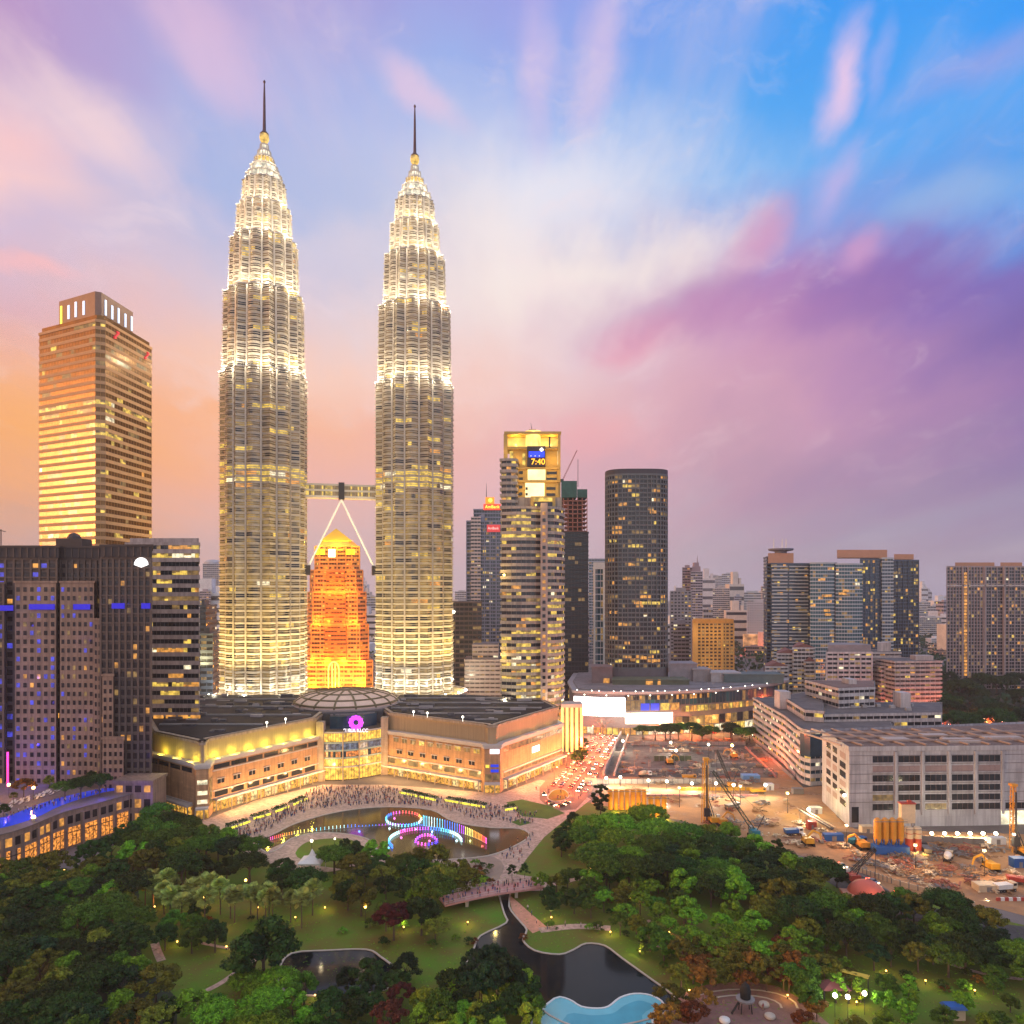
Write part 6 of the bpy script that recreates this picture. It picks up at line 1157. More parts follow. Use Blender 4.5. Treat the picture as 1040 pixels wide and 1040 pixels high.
# ------------------------------------------------------------------ traffic
CARP = [mat('car_white', (.62, .60, .58), .3, 0, 0, spec=.6), mat('car_silver', (.34, .34, .36), .3, .5, 0), mat('car_black', (.02, .02, .025), .25, 0, 0, spec=.6), mat('car_red', (.36, .03, .03), .3, 0, 0, spec=.6), mat('car_blue', (.04, .08, .22), .3, 0, 0, spec=.6)]
TAIL = mat('tail_lamp', (.5, .02, .02), .4, 0, 0, em=(1, .07, .03), es=22); HEAD = mat('head_lamp', (1, 1, .9), .4, 0, 0, em=(1, .80, .48), es=20)
def car(mi, label):
    t = thing('parked_car' if mi is None else 'car', label, 'car', (0, 0, 0), 'cars on the roads by the mall and the site'); b = MB()
    prof = [(-2.1, .45), (-2.15, .85), (-1.95, 1.0), (-1.3, 1.05), (-.75, 1.5), (.6, 1.5), (1.2, 1.05), (2.0, .9), (2.15, .6), (2.1, .4)]
    n = len(prof); 
    for y in (-.85, .85): b.v += [(x, y*(.86 if z > 1.2 else 1), z) for x, z in prof]
    b.f.append(tuple(range(n))); b.m.append(0); b.f.append(tuple(range(2*n-1, n-1, -1))); b.m.append(0)
    for i in range(n): j = (i+1) % n; b.f.append((j, i, n+i, n+j)); b.m.append(1 if i in (3, 5) else 0)
    b.build('body', [CARP[mi or 0], GLASS], t); b = MB()
    for s in (-1, 1): y = s*.80; b.poly([(-1.15, y, 1.08), (1.05, y, 1.08), (.55, y*.93, 1.44), (-.7, y*.93, 1.44)][::s])
    b.build('side_glass', GLASS, t)
    for x in (-1.35, 1.35):
        for y in (-.8, .8): b = MB(); b.tube((x, y-.12, .34), (x, y+.12, .34), .34, .34, 10); wh_ = b.build('wheel', RUB, t); b = MB(); b.tube((x, y-.13, .34), (x, y+.13, .34), .19, .19, 8); b.build('rim', CARP[1], wh_)
    for y in (-.6, .6):
        b = MB(); b.box(2.08, 2.2, y-.28, y+.28, .62, .92); b.build('headlight', HEAD, t); b = MB(); b.box(-2.22, -2.1, y-.28, y+.28, .68, .98); b.build('taillight', TAIL, t)
    return t
cars = [car(k, l) for k, l in enumerate(('small white car in the traffic on the roads by the mall and site', 'small silver car in the traffic on the roads by the mall and site', 'small black car in the traffic on the roads by the mall and site', 'small red car in the traffic on the roads by the mall and site', 'small blue car in the traffic on the roads by the mall and site'))]
LANES = [([(560, 800), (582, 776), (606, 748), (618, 738)], 18, 1), ([(568, 801), (588, 778), (609, 752), (621, 740)], 17, 1), ([(578, 803), (595, 780), (614, 755), (625, 744)], 17, 1), ([(586, 806), (601, 784), (618, 760), (628, 748)], 15, -1), ([(594, 806), (606, 786), (621, 763)], 7, 1), ([(552, 806), (557, 816), (568, 820), (580, 815)], 5, 1),
         ([(575, 733), (640, 736), (720, 740), (800, 746)], 16, 1), ([(580, 736), (640, 741), (720, 745), (800, 750)], 14, -1), ([(775, 755), (796, 775), (818, 795)], 6, 1), ([(782, 752), (806, 776), (826, 796)], 5, -1), ([(845, 876), (890, 899), (940, 920)], 3, 1), ([(940, 735), (1000, 740)], 10, 1), ([(930, 742), (990, 747), (1035, 752)], 10, -1), ([(955, 728), (1000, 731), (1035, 738)], 8, 1), ([(700, 716), (760, 700)], 2, 1)]
used = set(); cr2 = random.Random(5)
for pts, n, dr in LANES:
    w = catmull([tuple(gp(*q)[:2]) for q in pts], 12, False); tot = len(w)-1
    for k in range(n):
        i = min(tot-1, int(tot*(k+cr2.uniform(.1, .8))/n)); a, c = Vector(w[i]), Vector(w[i+1]); an = math.atan2(c.y-a.y, c.x-a.x)+(0 if dr > 0 else math.pi); j = cr2.choice([0, 0, 1, 1, 2, 2, 3, 4]); p = a.lerp(c, cr2.random())
        if j not in used: cars[j].location = (*p, .08); cars[j].rotation_euler = (0, 0, an); used.add(j)
        else: dup(cars[j], (*p, .08), an)
# street lamps, sodium orange, along the roads
sl_ = thing('street_lamp', 'orange sodium street lamp along the busy roads', 'street lamp', (0, 0, 0), 'sodium street lamps along the busy roads'); b = MB(); b.tube((0, 0, 0), (0, 0, 8), .12, .08, 6); b.bar((0, 0, 8), (1.4, 0, 8.3), .1); b.build('pole', DARK, sl_); b = MB(); b.ball((1.4, 0, 8.2), .32, 8, 0, .6); b.build('lamp', LAMPO, sl_)
SLP = [(563, 795, 1), (575, 780, 1), (588, 764, 1), (600, 750, 1), (610, 770, 1), (596, 790, 1), (640, 746, 1), (668, 748, 1), (700, 750, 1), (735, 752, 1), (770, 752, 1), (800, 756, 0), (950, 745, 1), (975, 740, 1), (1000, 745, 1), (1030, 745, 1), (615, 735, 1), (590, 730, 1), (580, 790, 1), (594, 772, 1), (607, 758, 1), (570, 806, 1), (780, 775, 1), (808, 790, 0), (940, 722, 1), (900, 735, 0), (760, 690, 0), (745, 665, 1), (780, 668, 1), (1010, 732, 1)]
for k, (x, y, l) in enumerate(SLP):
    p = gp(x, y); o = sl_ if k == 0 else dup(sl_, (p.x, p.y, .05)); o.location = (p.x, p.y, .05); ORG[o.name] = (p.x, p.y, .05)
    if l: light('sodium_light', (p.x+1.4, p.y-.6, 7.4), 12000 if p.y < 700 else 40000, (1, .27, .06) if k % 3 else (1, .14, .05), o, .5)
# ------------------------------------------------------------------ fountains
JC = [(.10, .06, 1), (.05, .25, 1), (.15, .75, 1), (.6, 1, 1), (1, .9, .25), (1, .45, .08), (1, .12, .12), (1, .12, .6), (.55, .1, 1)]
JM = [mat('lit_jet_'+n, c, .3, 0, 0, em=c, es=1.7, sample=False) for n, c in zip(('violet', 'blue', 'cyan', 'white', 'yellow', 'orange', 'red', 'pink', 'purple'), JC)]
def fountain(label, pts, hs, cs, n, close=False, r=.10):
    w = catmull([tuple(gp(*q)[:2]) for q in pts], 10, close); c0 = Vector(w[len(w)//2]); t = thing('water_fountain', label, 'fountain', (*c0, .1)); L = len(w)-1
    for k in range(n):
        s = L*k/(n-1 if not close else n); i = min(L-1, int(s)); p = Vector(w[i]).lerp(Vector(w[i+1]), s-i); h = hs(k/n); b = MB(); b.lathe((p.x, p.y, .1), [(r*1.8, 0), (r, .3), (r*.9, h*.7), (r*1.5, h*.92), (.05, h)], 6); b.build('water_jet', JM[cs(k/n) % 9], t)
    strip('jet_pipe', w, .5, .08, .12, STEELG, px=False, structure=False, parent=t)
    for k in range(4): s = int(L*(k+.5)/4); light('fountain_light', (*w[s], 2), 160, JC[cs((k+.5)/4) % 9], t, .4)
fountain('long arc of low coloured water jets crossing the lake', [(263, 858), (280, 852), (302, 847), (340, 842), (375, 839.5), (405, 838), (430, 839)], lambda t: 1.3 if t < .6 else .7, lambda t: [0, 7, 6, 5, 4, 2, 3, 1, 1, 8, 8, 1, 1][int(t*12.99)], 58)
fountain('row of tall jets fading blue to red at right end of the arc', [(430, 839), (450, 842), (470, 847), (484, 852), (494, 857)], lambda t: 4.6-2.4*t, lambda t: [2, 3, 2, 1, 1, 8, 4, 4, 5, 5, 6, 7][int(t*11.99)], 34)
fountain('smaller far ring of coloured jets', [(410+18*math.cos(a), 833+7*math.sin(a)) for a in np.arange(0, 6.28, .52)], lambda t: 1.1, lambda t: [3, 2, 2, 3, 3, 2, 1, 7, 6, 6, 5, 4][int(t*11.99)], 36, True, .2)
fountain('large near ring of white and blue jets', [(432+37*math.cos(a), 856+13*math.sin(a)) for a in np.arange(2.7, 6.6, .39)], lambda t: 1.3, lambda t: [1, 2, 3, 3, 7, 7, 8, 1, 2, 3, 3, 3][int(t*11.99)], 48, False, .2)
fountain('purple jets in the centre of the large ring', [(422, 856), (428, 850), (438, 850), (444, 856), (433, 859)], lambda t: 1.0, lambda t: [8, 7, 8, 0, 7][int(t*4.99)], 18, True, .25)
# ------------------------------------------------------------------ bridge
PKD = mat('pink_deck', (.50, .24, .22), .7, 0, .12, .5); a, c = gp(452, 918, 3.0), gp(553, 900, 3.0); a.z = c.z = 0
fb = thing('footbridge', 'pink footbridge over the stream with people crossing', 'footbridge', (*(a.lerp(c, .5)[:2]), 0)); e = (c-a).normalized(); nn = Vector((-e.y, e.x, 0)); b = MB(); n = 10
for k in range(n):
    p, q = a.lerp(c, k/n), a.lerp(c, (k+1)/n); z0, z1 = 2.5+.7*math.sin(math.pi*k/n), 2.5+.7*math.sin(math.pi*(k+1)/n); i = len(b.v)
    for w, zz in ((p, z0), (q, z1)):
        for s, dz_ in ((0, 0), (7.0, 0), (7.0, -.5), (0, -.5)): v = w+nn*s; b.v.append((v.x, v.y, zz+dz_))
    for f in ((0, 4, 5, 1), (1, 5, 6, 2), (2, 6, 7, 3), (3, 7, 4, 0)): b.f.append(tuple(i+j for j in f)); b.m.append(0)
b.build('deck', PKD, fb)
for s in (0, 7.0):
    b = MB()
    for k in range(n): p, q = a.lerp(c, k/n)+nn*s, a.lerp(c, (k+1)/n)+nn*s; z0, z1 = 2.5+.7*math.sin(math.pi*k/n), 2.5+.7*math.sin(math.pi*(k+1)/n); b.bar((*p[:2], z0+1.1), (*q[:2], z1+1.1), .12); b.bar((*p[:2], z0+.5), (*q[:2], z1+.5), .07); b.bar((*p[:2], z0), (*p[:2], z0+1.1), .1)
    b.build('railing', mat('pale_rail', (.55, .40, .38), .5), fb)
b = MB()
for t in (.25, .75): p = a.lerp(c, t)+nn*3.5; b.box(p.x-.5, p.x+.5, p.y-2, p.y+2, 0, 2.4)
b.build('piers', STONE, fb)
# ------------------------------------------------------------------ crowd on the promenade
cb = MB(); pr = random.Random(8); cm = [mat('cloth_'+n, c, .9, 0, 0) for n, c in (('dark', (.03, .03, .05)), ('white', (.55, .5, .5)), ('red', (.35, .07, .07)), ('blue', (.07, .11, .25)), ('sand', (.38, .26, .18)), ('skin', (.36, .19, .12)))]
def person(x, y, z):
    s = pr.uniform(.92, 1.06); m, lg_ = pr.randrange(5), pr.choice((0, 0, 3, 4)); a = pr.uniform(0, 6.28); u_ = Vector((math.cos(a), math.sin(a), 0)); base = Vector((x, y, z))
    for i in (-1, 1): cb.tube(base+u_*.1*i, base+u_*.09*i+Vector((0, 0, .84*s)), .075, .10, 5, lg_); cb.tube(base+u_*.27*i+Vector((0, 0, .8*s)), base+u_*.2*i+Vector((0, 0, 1.38*s)), .045, .06, 4, m)
    b_ = [(.17, .80), (.16, 1.0), (.20, 1.32), (.15, 1.43), (.06, 1.47)]; cb.loft([[base+u_*r*math.cos(t)+u_.cross(Vector((0, 0, 1)))*r*.6*math.sin(t)+Vector((0, 0, h*s)) for t in (0, 1.05, 2.09, 3.14, 4.19, 5.24)] for r, h in b_], m)
    cb.ball(base+Vector((0, 0, 1.6*s)), .12, 6, 5, 1.2)
ZC = [([(322, 800), (392, 800), (420, 806), (440, 819), (372, 817), (320, 822), (290, 832), (268, 838), (300, 815)], 620), ([(420, 808), (505, 818), (545, 826), (540, 838), (480, 832), (440, 818)], 240), ([(505, 872), (530, 850), (545, 848), (530, 880)], 25), ([(225, 846), (262, 832), (300, 822), (280, 840), (250, 852)], 130), ([(540, 800), (575, 800), (596, 812), (560, 812)], 20)]
for zp, n in ZC:
    k = 0; xs = [q[0] for q in zp]; ys = [q[1] for q in zp]
    while k < n:
        x, y = pr.uniform(min(xs), max(xs)), pr.uniform(min(ys), max(ys))
        if inside(zp, x, y): p = gp(x, y); person(p.x, p.y, .06); k += 1
for k in range(60):
    t = pr.random(); s = pr.uniform(.4, 6.6); p = a.lerp(c, t)+nn*s; person(p.x, p.y, 2.5+.7*math.sin(math.pi*t))
for x, y in ((556, 944), (574, 941), (590, 942), (606, 943), (540, 930), (545, 938), (536, 924), (735, 1022), (700, 1018), (775, 1026)): p = gp(x, y); person(p.x, p.y, .1)
kind(tag(cb.build('crowd', cm), 'dense crowd of tiny people on the pink lakeside promenade and footbridge', 'crowd'), 'stuff')
gb = MB(); cb = gb
for k in range(60):
    x = pr.uniform(4, 112); t = (x+10)/132; y = 836-33*t-pr.uniform(1, 5); p = gp(x, y, TZ); person(p.x, p.y, TZ+.02)
kind(tag(gb.build('terrace_crowd', cm), 'small crowd of guests by the blue terrace pool', 'crowd'), 'stuff')
# planters with yellow light along the promenade
HEDGE = mat('hedge_green', (.03, .07, .02), .9, 0, .4, 1.5); PLY = mat('yellow_light_strip', (.7, .7, .1), .5, 0, 0, em=(.95, .85, .06), es=1.3)
for lab, pts in (('lit hedge bed at left end of the promenade, nearest the trees', [(232, 842), (252, 835)]), ('lit hedge bed second from the left along the mall', [(256, 832), (274, 827)]), ('lit hedge bed left of the glass hall', [(278, 825), (292, 820)]), ('short lit hedge bed just left of the glass hall', [(296, 818), (310, 812)]), ('long lit hedge bed right of the glass hall', [(407, 805), (444, 813)]), ('lit hedge bed at the right corner of the mall', [(453, 813), (494, 820)]), ('small lit hedge square by the lawn', [(512, 823), (524, 821)])):
    p, q = gp(*pts[0]), gp(*pts[1]); e = (q-p).normalized(); s = Vector((-e.y, e.x, 0)); t = thing('planter', lab, 'planter', tuple(p)); b = MB(); b.prism([p-s*1.0, q-s*1.0, q+s*2.2, p+s*2.2], .05, .8); b.build('box', STONE, t)
    b = MB(); hr = random.Random(int(p.x))
    for k in range(int((q-p).length*26)):
        w = p.lerp(q, hr.random())+s*hr.uniform(-.2, 2.0); z = .8+hr.uniform(0, 1.2); r_ = hr.uniform(.15, .4); ax_ = Vector((hr.gauss(0, 1), hr.gauss(0, 1), hr.gauss(0, 1))).normalized(); bx_ = ax_.orthogonal().normalized(); cx_ = ax_.cross(bx_); w = Vector((w.x, w.y, z)); b.poly([w+bx_*r_, w+cx_*r_, w-bx_*r_, w-cx_*r_])
    b.build('hedge', HEDGE, t); b = MB(); b.prism([p-s*1.3, q-s*1.3, q-s*1.05, p-s*1.05], .1, .9); b.build('light_strip', PLY, t)
# ------------------------------------------------------------------ park furniture
GLOBE = mat('orange_globe', (1, .7, .3), .4, 0, 0, em=(1, .50, .10), es=9)
def parklamp(label, px, py, h=4.5, e=260, c=(1, .5, .12), m=None, r=.42, group=None):
    d = F*(H-h)/(py-HY); p = at(px, d, 0); t = thing('park_lamp', label, 'lamp', (p.x, p.y, 0), group); b = MB(); b.tube((p.x, p.y, 0), (p.x, p.y, h-.3), .08, .06, 6); b.build('pole', DARK, t); b = MB(); b.ball((p.x, p.y, h), r, 10); b.build('globe', m or GLOBE, t); light('globe_light', (p.x, p.y, h+r+.4), e, c, t, .3)
for a_ in (('orange globe lamp at far left in the dark trees', 8.6, 906), ('orange globe lamp left of the fan palms in dark trees', 86.5, 932.5), ('larger orange globe lamp among the fan palms', 206, 911.5), ('small orange globe lamp just above the larger one', 213, 904), ('orange lamp by the curved lake path', 249.5, 894), ('orange globe lamp on the lawn left of the dark red tree', 371, 921), ('orange globe lamp on the lawn right of the dark red tree', 432, 915.5), ('reddish lamp low in dark trees below the terrace', 65, 884)): parklamp(*a_)
parklamp('white lamp on the island lawn beside the white tent', 316.5, 854, 4.5, 900, (1, .9, .5), LAMPW, .5); parklamp('small white lamp among the trees by the large fountain ring', 397, 877, 4.5, 160, (1, .95, .8), MATS['lamp_white'], .32); parklamp('small white lamp on the lawn edge', 340, 852, 3, 300, (1, .9, .4), MATS['lamp_white'], .3)
for k, (x, y) in enumerate(((848, 1011), (861, 1012.5), (878, 1009))): parklamp(('left', 'middle', 'right')[k]+' of three glaring white lamps by the yellow canopy', x, y, 5, 900, (1, .95, .8), LAMPW, .55)
for x, y, e, c in ((870, 1022, 700, (1, .55, .1)), (157, 924, 300, (1, .35, .05)), (210, 922, 300, (1, .35, .08)), (262, 925, 260, (1, .4, .08)), (700, 1010, 500, (1, .5, .3)), (300, 935, 220, (1, .5, .15)), (440, 935, 260, (1, .6, .2)), (620, 950, 500, (1, .6, .25)), (230, 965, 260, (1, .5, .2)), (560, 935, 500, (1, .55, .3)), (680, 950, 400, (1, .5, .2)), (740, 985, 500, (1, .5, .15)), (940, 1000, 400, (1, .6, .25)), (600, 885, 500, (1, .5, .2)), (860, 950, 300, (1, .5, .2)), (330, 925, 500, (1, .55, .15)), (475, 940, 500, (1, .6, .2)), (410, 945, 350, (1, .6, .2)), (180, 960, 500, (1, .42, .12)), (225, 945, 450, (1, .45, .12)), (650, 970, 500, (1, .6, .2)), (760, 960, 500, (1, .55, .15)), (800, 1015, 600, (1, .55, .12)), (640, 915, 400, (1, .5, .2)), (990, 1010, 350, (1, .65, .3)), (110, 960, 250, (1, .5, .2)), (40, 985, 250, (1, .5, .2)), (320, 1015, 300, (1, .6, .3)), (500, 1015, 500, (1, .7, .3)), (900, 990, 400, (1, .6, .25))):
    p = gp(x, y); t = thing('bollard_lamp', 'short warm bollard lamp glowing between the park trees', 'lamp', (p.x, p.y, .02), 'bollard lamps in the park'); b = MB(); b.tube((p.x, p.y, .02), (p.x, p.y, .9), .12, .12, 8); b.build('post', DARK, t); b = MB(); b.ball((p.x, p.y, 1.05), .2, 8); b.build('lamp', GLOBE, t); light('bollard_light', (p.x, p.y, 2.6), e, c, t, .3)
tn = thing('event_tent', 'white peaked tent among trees beside the lake', 'tent', tuple(gp(317, 885))); p = gp(317, 885); b = MB(); TW = mat('white_canvas', (.75, .73, .72), .8, 0, .03)
sq = lambda r, z: [(p.x+i*r, p.y+j*r, z) for i, j in ((-1, -1), (1, -1), (1, 1), (-1, 1))]
b.loft([sq(4, 3.6), sq(4.1, 4.1), sq(2.2, 4.9), sq(1.0, 5.9), sq(.4, 7.2), sq(.1, 8.0)]); b.build('canopy', TW, tn); b = MB()
for i in (-1, 1):
    for j in (-1, 1): b.tube((p.x+i*3.8, p.y+j*3.8, 0), (p.x+i*3.8, p.y+j*3.8, 3.7), .1, .1, 6)
b.build('poles', WHITE, tn)
yc = thing('shade_canopy', 'yellow fabric shade beside three glaring white lamps', 'canopy', tuple(gp(868, 1010))); p = gp(869, 1012); b = MB(); b.prism([(p.x-3, p.y+2.4), (p.x+2.4, p.y-1.4), (p.x+3.6, p.y+.2), (p.x-2.4, p.y+3.8)], 5.0, 5.12); b.build('fabric', mat('yellow_fabric', (.62, .45, .05), .7), yc); b = MB()
for x, y in ((-2.6, 2.8), (2.6, -.9), (3.2, .1), (-2.2, 3.5)): b.tube((p.x+x, p.y+y, 0), (p.x+x, p.y+y, 5.2), .09, .09, 6)
b.build('poles', DARK, yc)
rc = thing('pavilion', 'dark red roofed pavilion left of the yellow shade', 'pavilion', tuple(gp(846, 1015))); p = gp(846, 1015); b = MB(); b.prism([(p.x-3.5, p.y-2.5), (p.x+3.5, p.y-2.5), (p.x+3.5, p.y+2.5), (p.x-3.5, p.y+2.5)], 3.4, 4.8, p2=[(p.x-.5, p.y-.3), (p.x+.5, p.y-.3), (p.x+.5, p.y+.3), (p.x-.5, p.y+.3)]); b.build('roof', mat('dark_red_roof', (.16, .05, .05), .8), rc); b = MB()
for i in (-3, 3):
    for j in (-2, 2): b.box(p.x+i-.12, p.x+i+.12, p.y+j-.12, p.y+j+.12, 0, 3.4)
b.build('posts', DARK, rc)
pg = thing('climbing_frame', 'black play tower with round deck and legs on the red brown playground', 'play tower', tuple(gp(757, 1028))); p = gp(757, 1028)
b = MB(); b.lathe((p.x, p.y, 0), [(1.2, 3.4), (1.3, 5.2), (.9, 6.4), (.2, 7.1)], 12); b.build('turret', RUB, pg); b = MB(); b.lathe((p.x, p.y, 0), [(2.1, 2.9), (2.2, 3.3), (1.1, 3.35)], 14); b.build('deck', mat('play_deck', (.28, .25, .24), .6), pg); b = MB()
for i in (-1.3, 1.3):
    for j in (-1, 1): b.tube((p.x+i, p.y+j, 0), (p.x+i*.8, p.y+j*.8, 3), .13, .13, 6)
b.bar((p.x-1.2, p.y, 3), (p.x-3.6, p.y-1, .2), .5, .15); b.build('legs_and_slide', RUB, pg)
for lab, x, y, m in (('pale round play dish right of the black play tower', 776, 1022, STONE), ('pale low play mound at lower edge', 736, 1038, WHITE), ('tilted pale play disc near the black play tower', 782, 1034, STONE)):
    p = gp(x, y); o = MB(); o.lathe((p.x, p.y, .08), [(1.1, 0), (1.3, .3), (1.2, .7), (.6, 1.0), (.1, 1.05)], 14); tag(o.build('play_dish', m), lab, 'play dish')
pd = thing('site_office', 'small blue roofed kiosk half hidden at the lower right', 'kiosk', tuple(gp(972, 1036))); p = gp(972, 1037); b = MB(); b.box(p.x-2, p.x+2, p.y, p.y+2.5, 0, 2.6); b.build('wall', CRE, pd); b = MB(); b.prism([(p.x-2.4, p.y-.4), (p.x+2.4, p.y-.4), (p.x+2.4, p.y+3), (p.x-2.4, p.y+3)], 2.6, 3.2, p2=[(p.x-2, p.y), (p.x+2, p.y), (p.x+2, p.y+2.5), (p.x-2, p.y+2.5)]); b.build('roof', BLU, pd)

# stacked formwork and little scaffold towers filling the excavation
fs = thing('scaffold_tower', 'small grey scaffold tower with plank top in the excavation', 'scaffold', (0, 0, 0), 'scaffold towers in the excavation'); b = MB()
for i in (-1.4, 1.4):
    for j in (-.9, .9): b.bar((i, j, 0), (i, j, 2.6), .12)
for i in (-1.4, 1.4): b.bar((i, -.9, 1.2), (i, .9, 2.4), .08); b.bar((-1.4, -.9, .3 if i < 0 else 2.3), (1.4, -.9, 2.3 if i < 0 else .3), .08)
b.build('poles', STEELG, fs); b = MB(); b.box(-1.7, 1.7, -1.1, 1.1, 2.6, 2.8); b.build('planks', WOOD, fs)
fc = thing('column_stub', 'square concrete column stub with rusty bars rising from the excavation slab', 'column', (0, 0, 0), 'column stubs in the excavation'); b = MB(); b.box(-.5, .5, -.5, .5, 0, 2.2); b.build('shaft', CONC, fc); b = MB()
for i in (-.35, .35):
    for j in (-.35, .35): b.bar((i, j, 2.2), (i, j, 3.4), .09)
b.build('starter_bars', MATS['rusty_steel'], fc)
f1 = f2 = True
for k in range(60):
    x, y = sr.uniform(634, 784), sr.uniform(753, 788); p = gp(x, y); p.z = .1
    if not inside([(634, 748), (760, 748), (786, 789), (622, 789)], x, y): continue
    if k % 2:
        if f1: fs.location = p; f1 = False
        else: dup(fs, p, sr.uniform(0, 3), sr.uniform(.7, 1.4))
for j, y in enumerate((757, 764, 771, 779, 786)):
    for i in range(11):
        x0, x1 = 632-j*2.6, 762+j*6; p = gp(x0+(x1-x0)*(i+.5)/11, y); p.z = .1
        if (i*3+j) % 4 == 0: continue
        if f2: fc.location = p; f2 = False
        else: dup(fc, p, 0, sr.uniform(.8, 1.3))
# ------------------------------------------------------------------ trees
def leafmat(name, c, var=.5):
    if name in MATS: return MATS[name]
    m = bpy.data.materials.new(name); m.use_nodes = True; t = m.node_tree; b = t.nodes['Principled BSDF']; b.inputs['Roughness'].default_value = .75; b.inputs['Specular IOR Level'].default_value = .2
    g = t.nodes.new('ShaderNodeTexCoord'); n = t.nodes.new('ShaderNodeTexNoise'); n.inputs['Scale'].default_value = .8; n.inputs['Detail'].default_value = 3; t.links.new(g.outputs['Object'], n.inputs['Vector'])
    oi = t.nodes.new('ShaderNodeObjectInfo'); h = t.nodes.new('ShaderNodeHueSaturation'); r = t.nodes.new('ShaderNodeValToRGB'); t.links.new(n.outputs[0], r.inputs[0]); r.color_ramp.elements[0].position = .35; r.color_ramp.elements[1].position = .65
    r.color_ramp.elements[0].color = (*[v*(1-var) for v in c], 1); r.color_ramp.elements[1].color = (c[0]*(1+var*1.3), c[1]*(1+var), c[2], 1)
    mr = t.nodes.new('ShaderNodeMapRange'); mr.inputs[3].default_value = .7; mr.inputs[4].default_value = 1.75; t.links.new(oi.outputs['Random'], mr.inputs[0]); t.links.new(mr.outputs[0], h.inputs['Value'])
    mh = t.nodes.new('ShaderNodeMapRange'); mh.inputs[3].default_value = .455; mh.inputs[4].default_value = .51; t.links.new(oi.outputs['Random'], mh.inputs[0]); t.links.new(mh.outputs[0], h.inputs['Hue'])
    t.links.new(r.outputs[0], h.inputs['Color']); t.links.new(h.outputs[0], b.inputs['Base Color']); MATS[name] = m; return m
LC = {'dark': (.016, .046, .010), 'mid': (.040, .110, .013), 'bright': (.085, .225, .018), 'lime': (.19, .32, .03), 'olive': (.095, .115, .015), 'rust': (.155, .080, .016), 'palm': (.19, .27, .08), 'red': (.085, .034, .018), 'blue': (.012, .038, .017)}
LM = {k: leafmat('leaves_'+k, c) for k, c in LC.items()}; BARK = mat('bark', (.11, .08, .06), .9, 0, .3, 1)
NR = np.random.default_rng(4)
def crown_mesh(shape, nl=2600, leaf=.62):
    cl = []
    if shape == 'umbrella': R0, zb, ht, nc = 6.2, 6.0, 4.2, 40
    elif shape == 'round': R0, zb, ht, nc = 4.3, 1.9, 9.0, 38
    elif shape == 'tall': R0, zb, ht, nc = 3.4, 3.0, 10.5, 34
    elif shape == 'column': R0, zb, ht, nc = 1.7, .6, 6.4, 22
    elif shape == 'shrub': R0, zb, ht, nc = 1.8, .2, 2.6, 16
    else: R0, zb, ht, nc = 5.0, 4.2, 6.6, 38            # loose
    while len(cl) < nc:
        q = NR.normal(size=3); q /= np.linalg.norm(q); q[2] = abs(q[2])*1.1-.35 if shape != 'tall' else q[2]
        rad = NR.uniform(.55, 1.0)**.5
        c = np.array([q[0]*R0*rad, q[1]*R0*rad, zb+ht*(.42+.52*q[2]*rad)])
        c[:2] *= NR.uniform(.8, 1.12); cl.append((c, NR.uniform(.2, .36)*R0*(1.15 if shape in ('column', 'shrub') else 1)*(.8 if shape == 'loose' else 1)))
    V, Fc = [], []; per = nl//nc
    for c, s in cl:
        d = NR.normal(size=(per, 3)); d /= np.linalg.norm(d, axis=1)[:, None]; d[:, 2] = d[:, 2]*.8+.12
        r = s*(.55+.5*NR.random(per))[:, None]; P = c+d*r*np.array([1, 1, .72])
        nn_ = d+NR.normal(size=(per, 3))*.55+np.array([0, 0, .35]); nn_ /= np.linalg.norm(nn_, axis=1)[:, None]
        a = np.cross(nn_, NR.normal(size=(per, 3))); a /= np.linalg.norm(a, axis=1)[:, None]; b = np.cross(nn_, a); w = (leaf*(.45+1.15*NR.random(per)**1.5))[:, None]/2
        base = sum(len(v) for v in V); V.append(np.stack([P+a*w, P+b*w*.8, P-a*w, P-b*w*.8], 1).reshape(-1, 3)); Fc.append(base+np.arange(per*4).reshape(-1, 4))
    return np.concatenate(V), np.concatenate(Fc)
def palm_mesh(nl=46, R0=2.7, zb=6.2):                      # fan palm: a ball of stiff pleated leaves on a bare stem
    V, Fc = [], []
    for k in range(nl):
        d = NR.normal(size=3); d /= np.linalg.norm(d); d[2] = d[2]*.8+.15; d /= np.linalg.norm(d); up = np.array([0, 0, 1.0]); s = np.cross(d, up); s /= np.linalg.norm(s); u_ = np.cross(s, d); L = R0*NR.uniform(.75, 1.05); c0 = np.array([0, 0, zb]); root = c0+d*L*.42
        for j in range(9):
            an = (j-4)*.30; t = d*math.cos(an)+s*math.sin(an); t2 = d*math.cos(an+.22)+s*math.sin(an+.22); e = root+t*L*.58+np.array([0, 0, -.12*abs(j-4)*.3])+u_*NR.uniform(-.08, .08); e2 = root+t2*L*.48
            i = len(V); V += [root, e, e2]; Fc.append((i, i+1, i+2))
        i = len(V); V += [c0+s*.04, root, c0-s*.04]; Fc.append((i, i+1, i+2))
    return np.array(V), Fc
def mesh_of(name, V, Fc):
    me = bpy.data.meshes.new(name); me.from_pydata([tuple(v) for v in V], [], [tuple(int(i) for i in f) for f in Fc]); me.materials.append(LM['mid']); return me
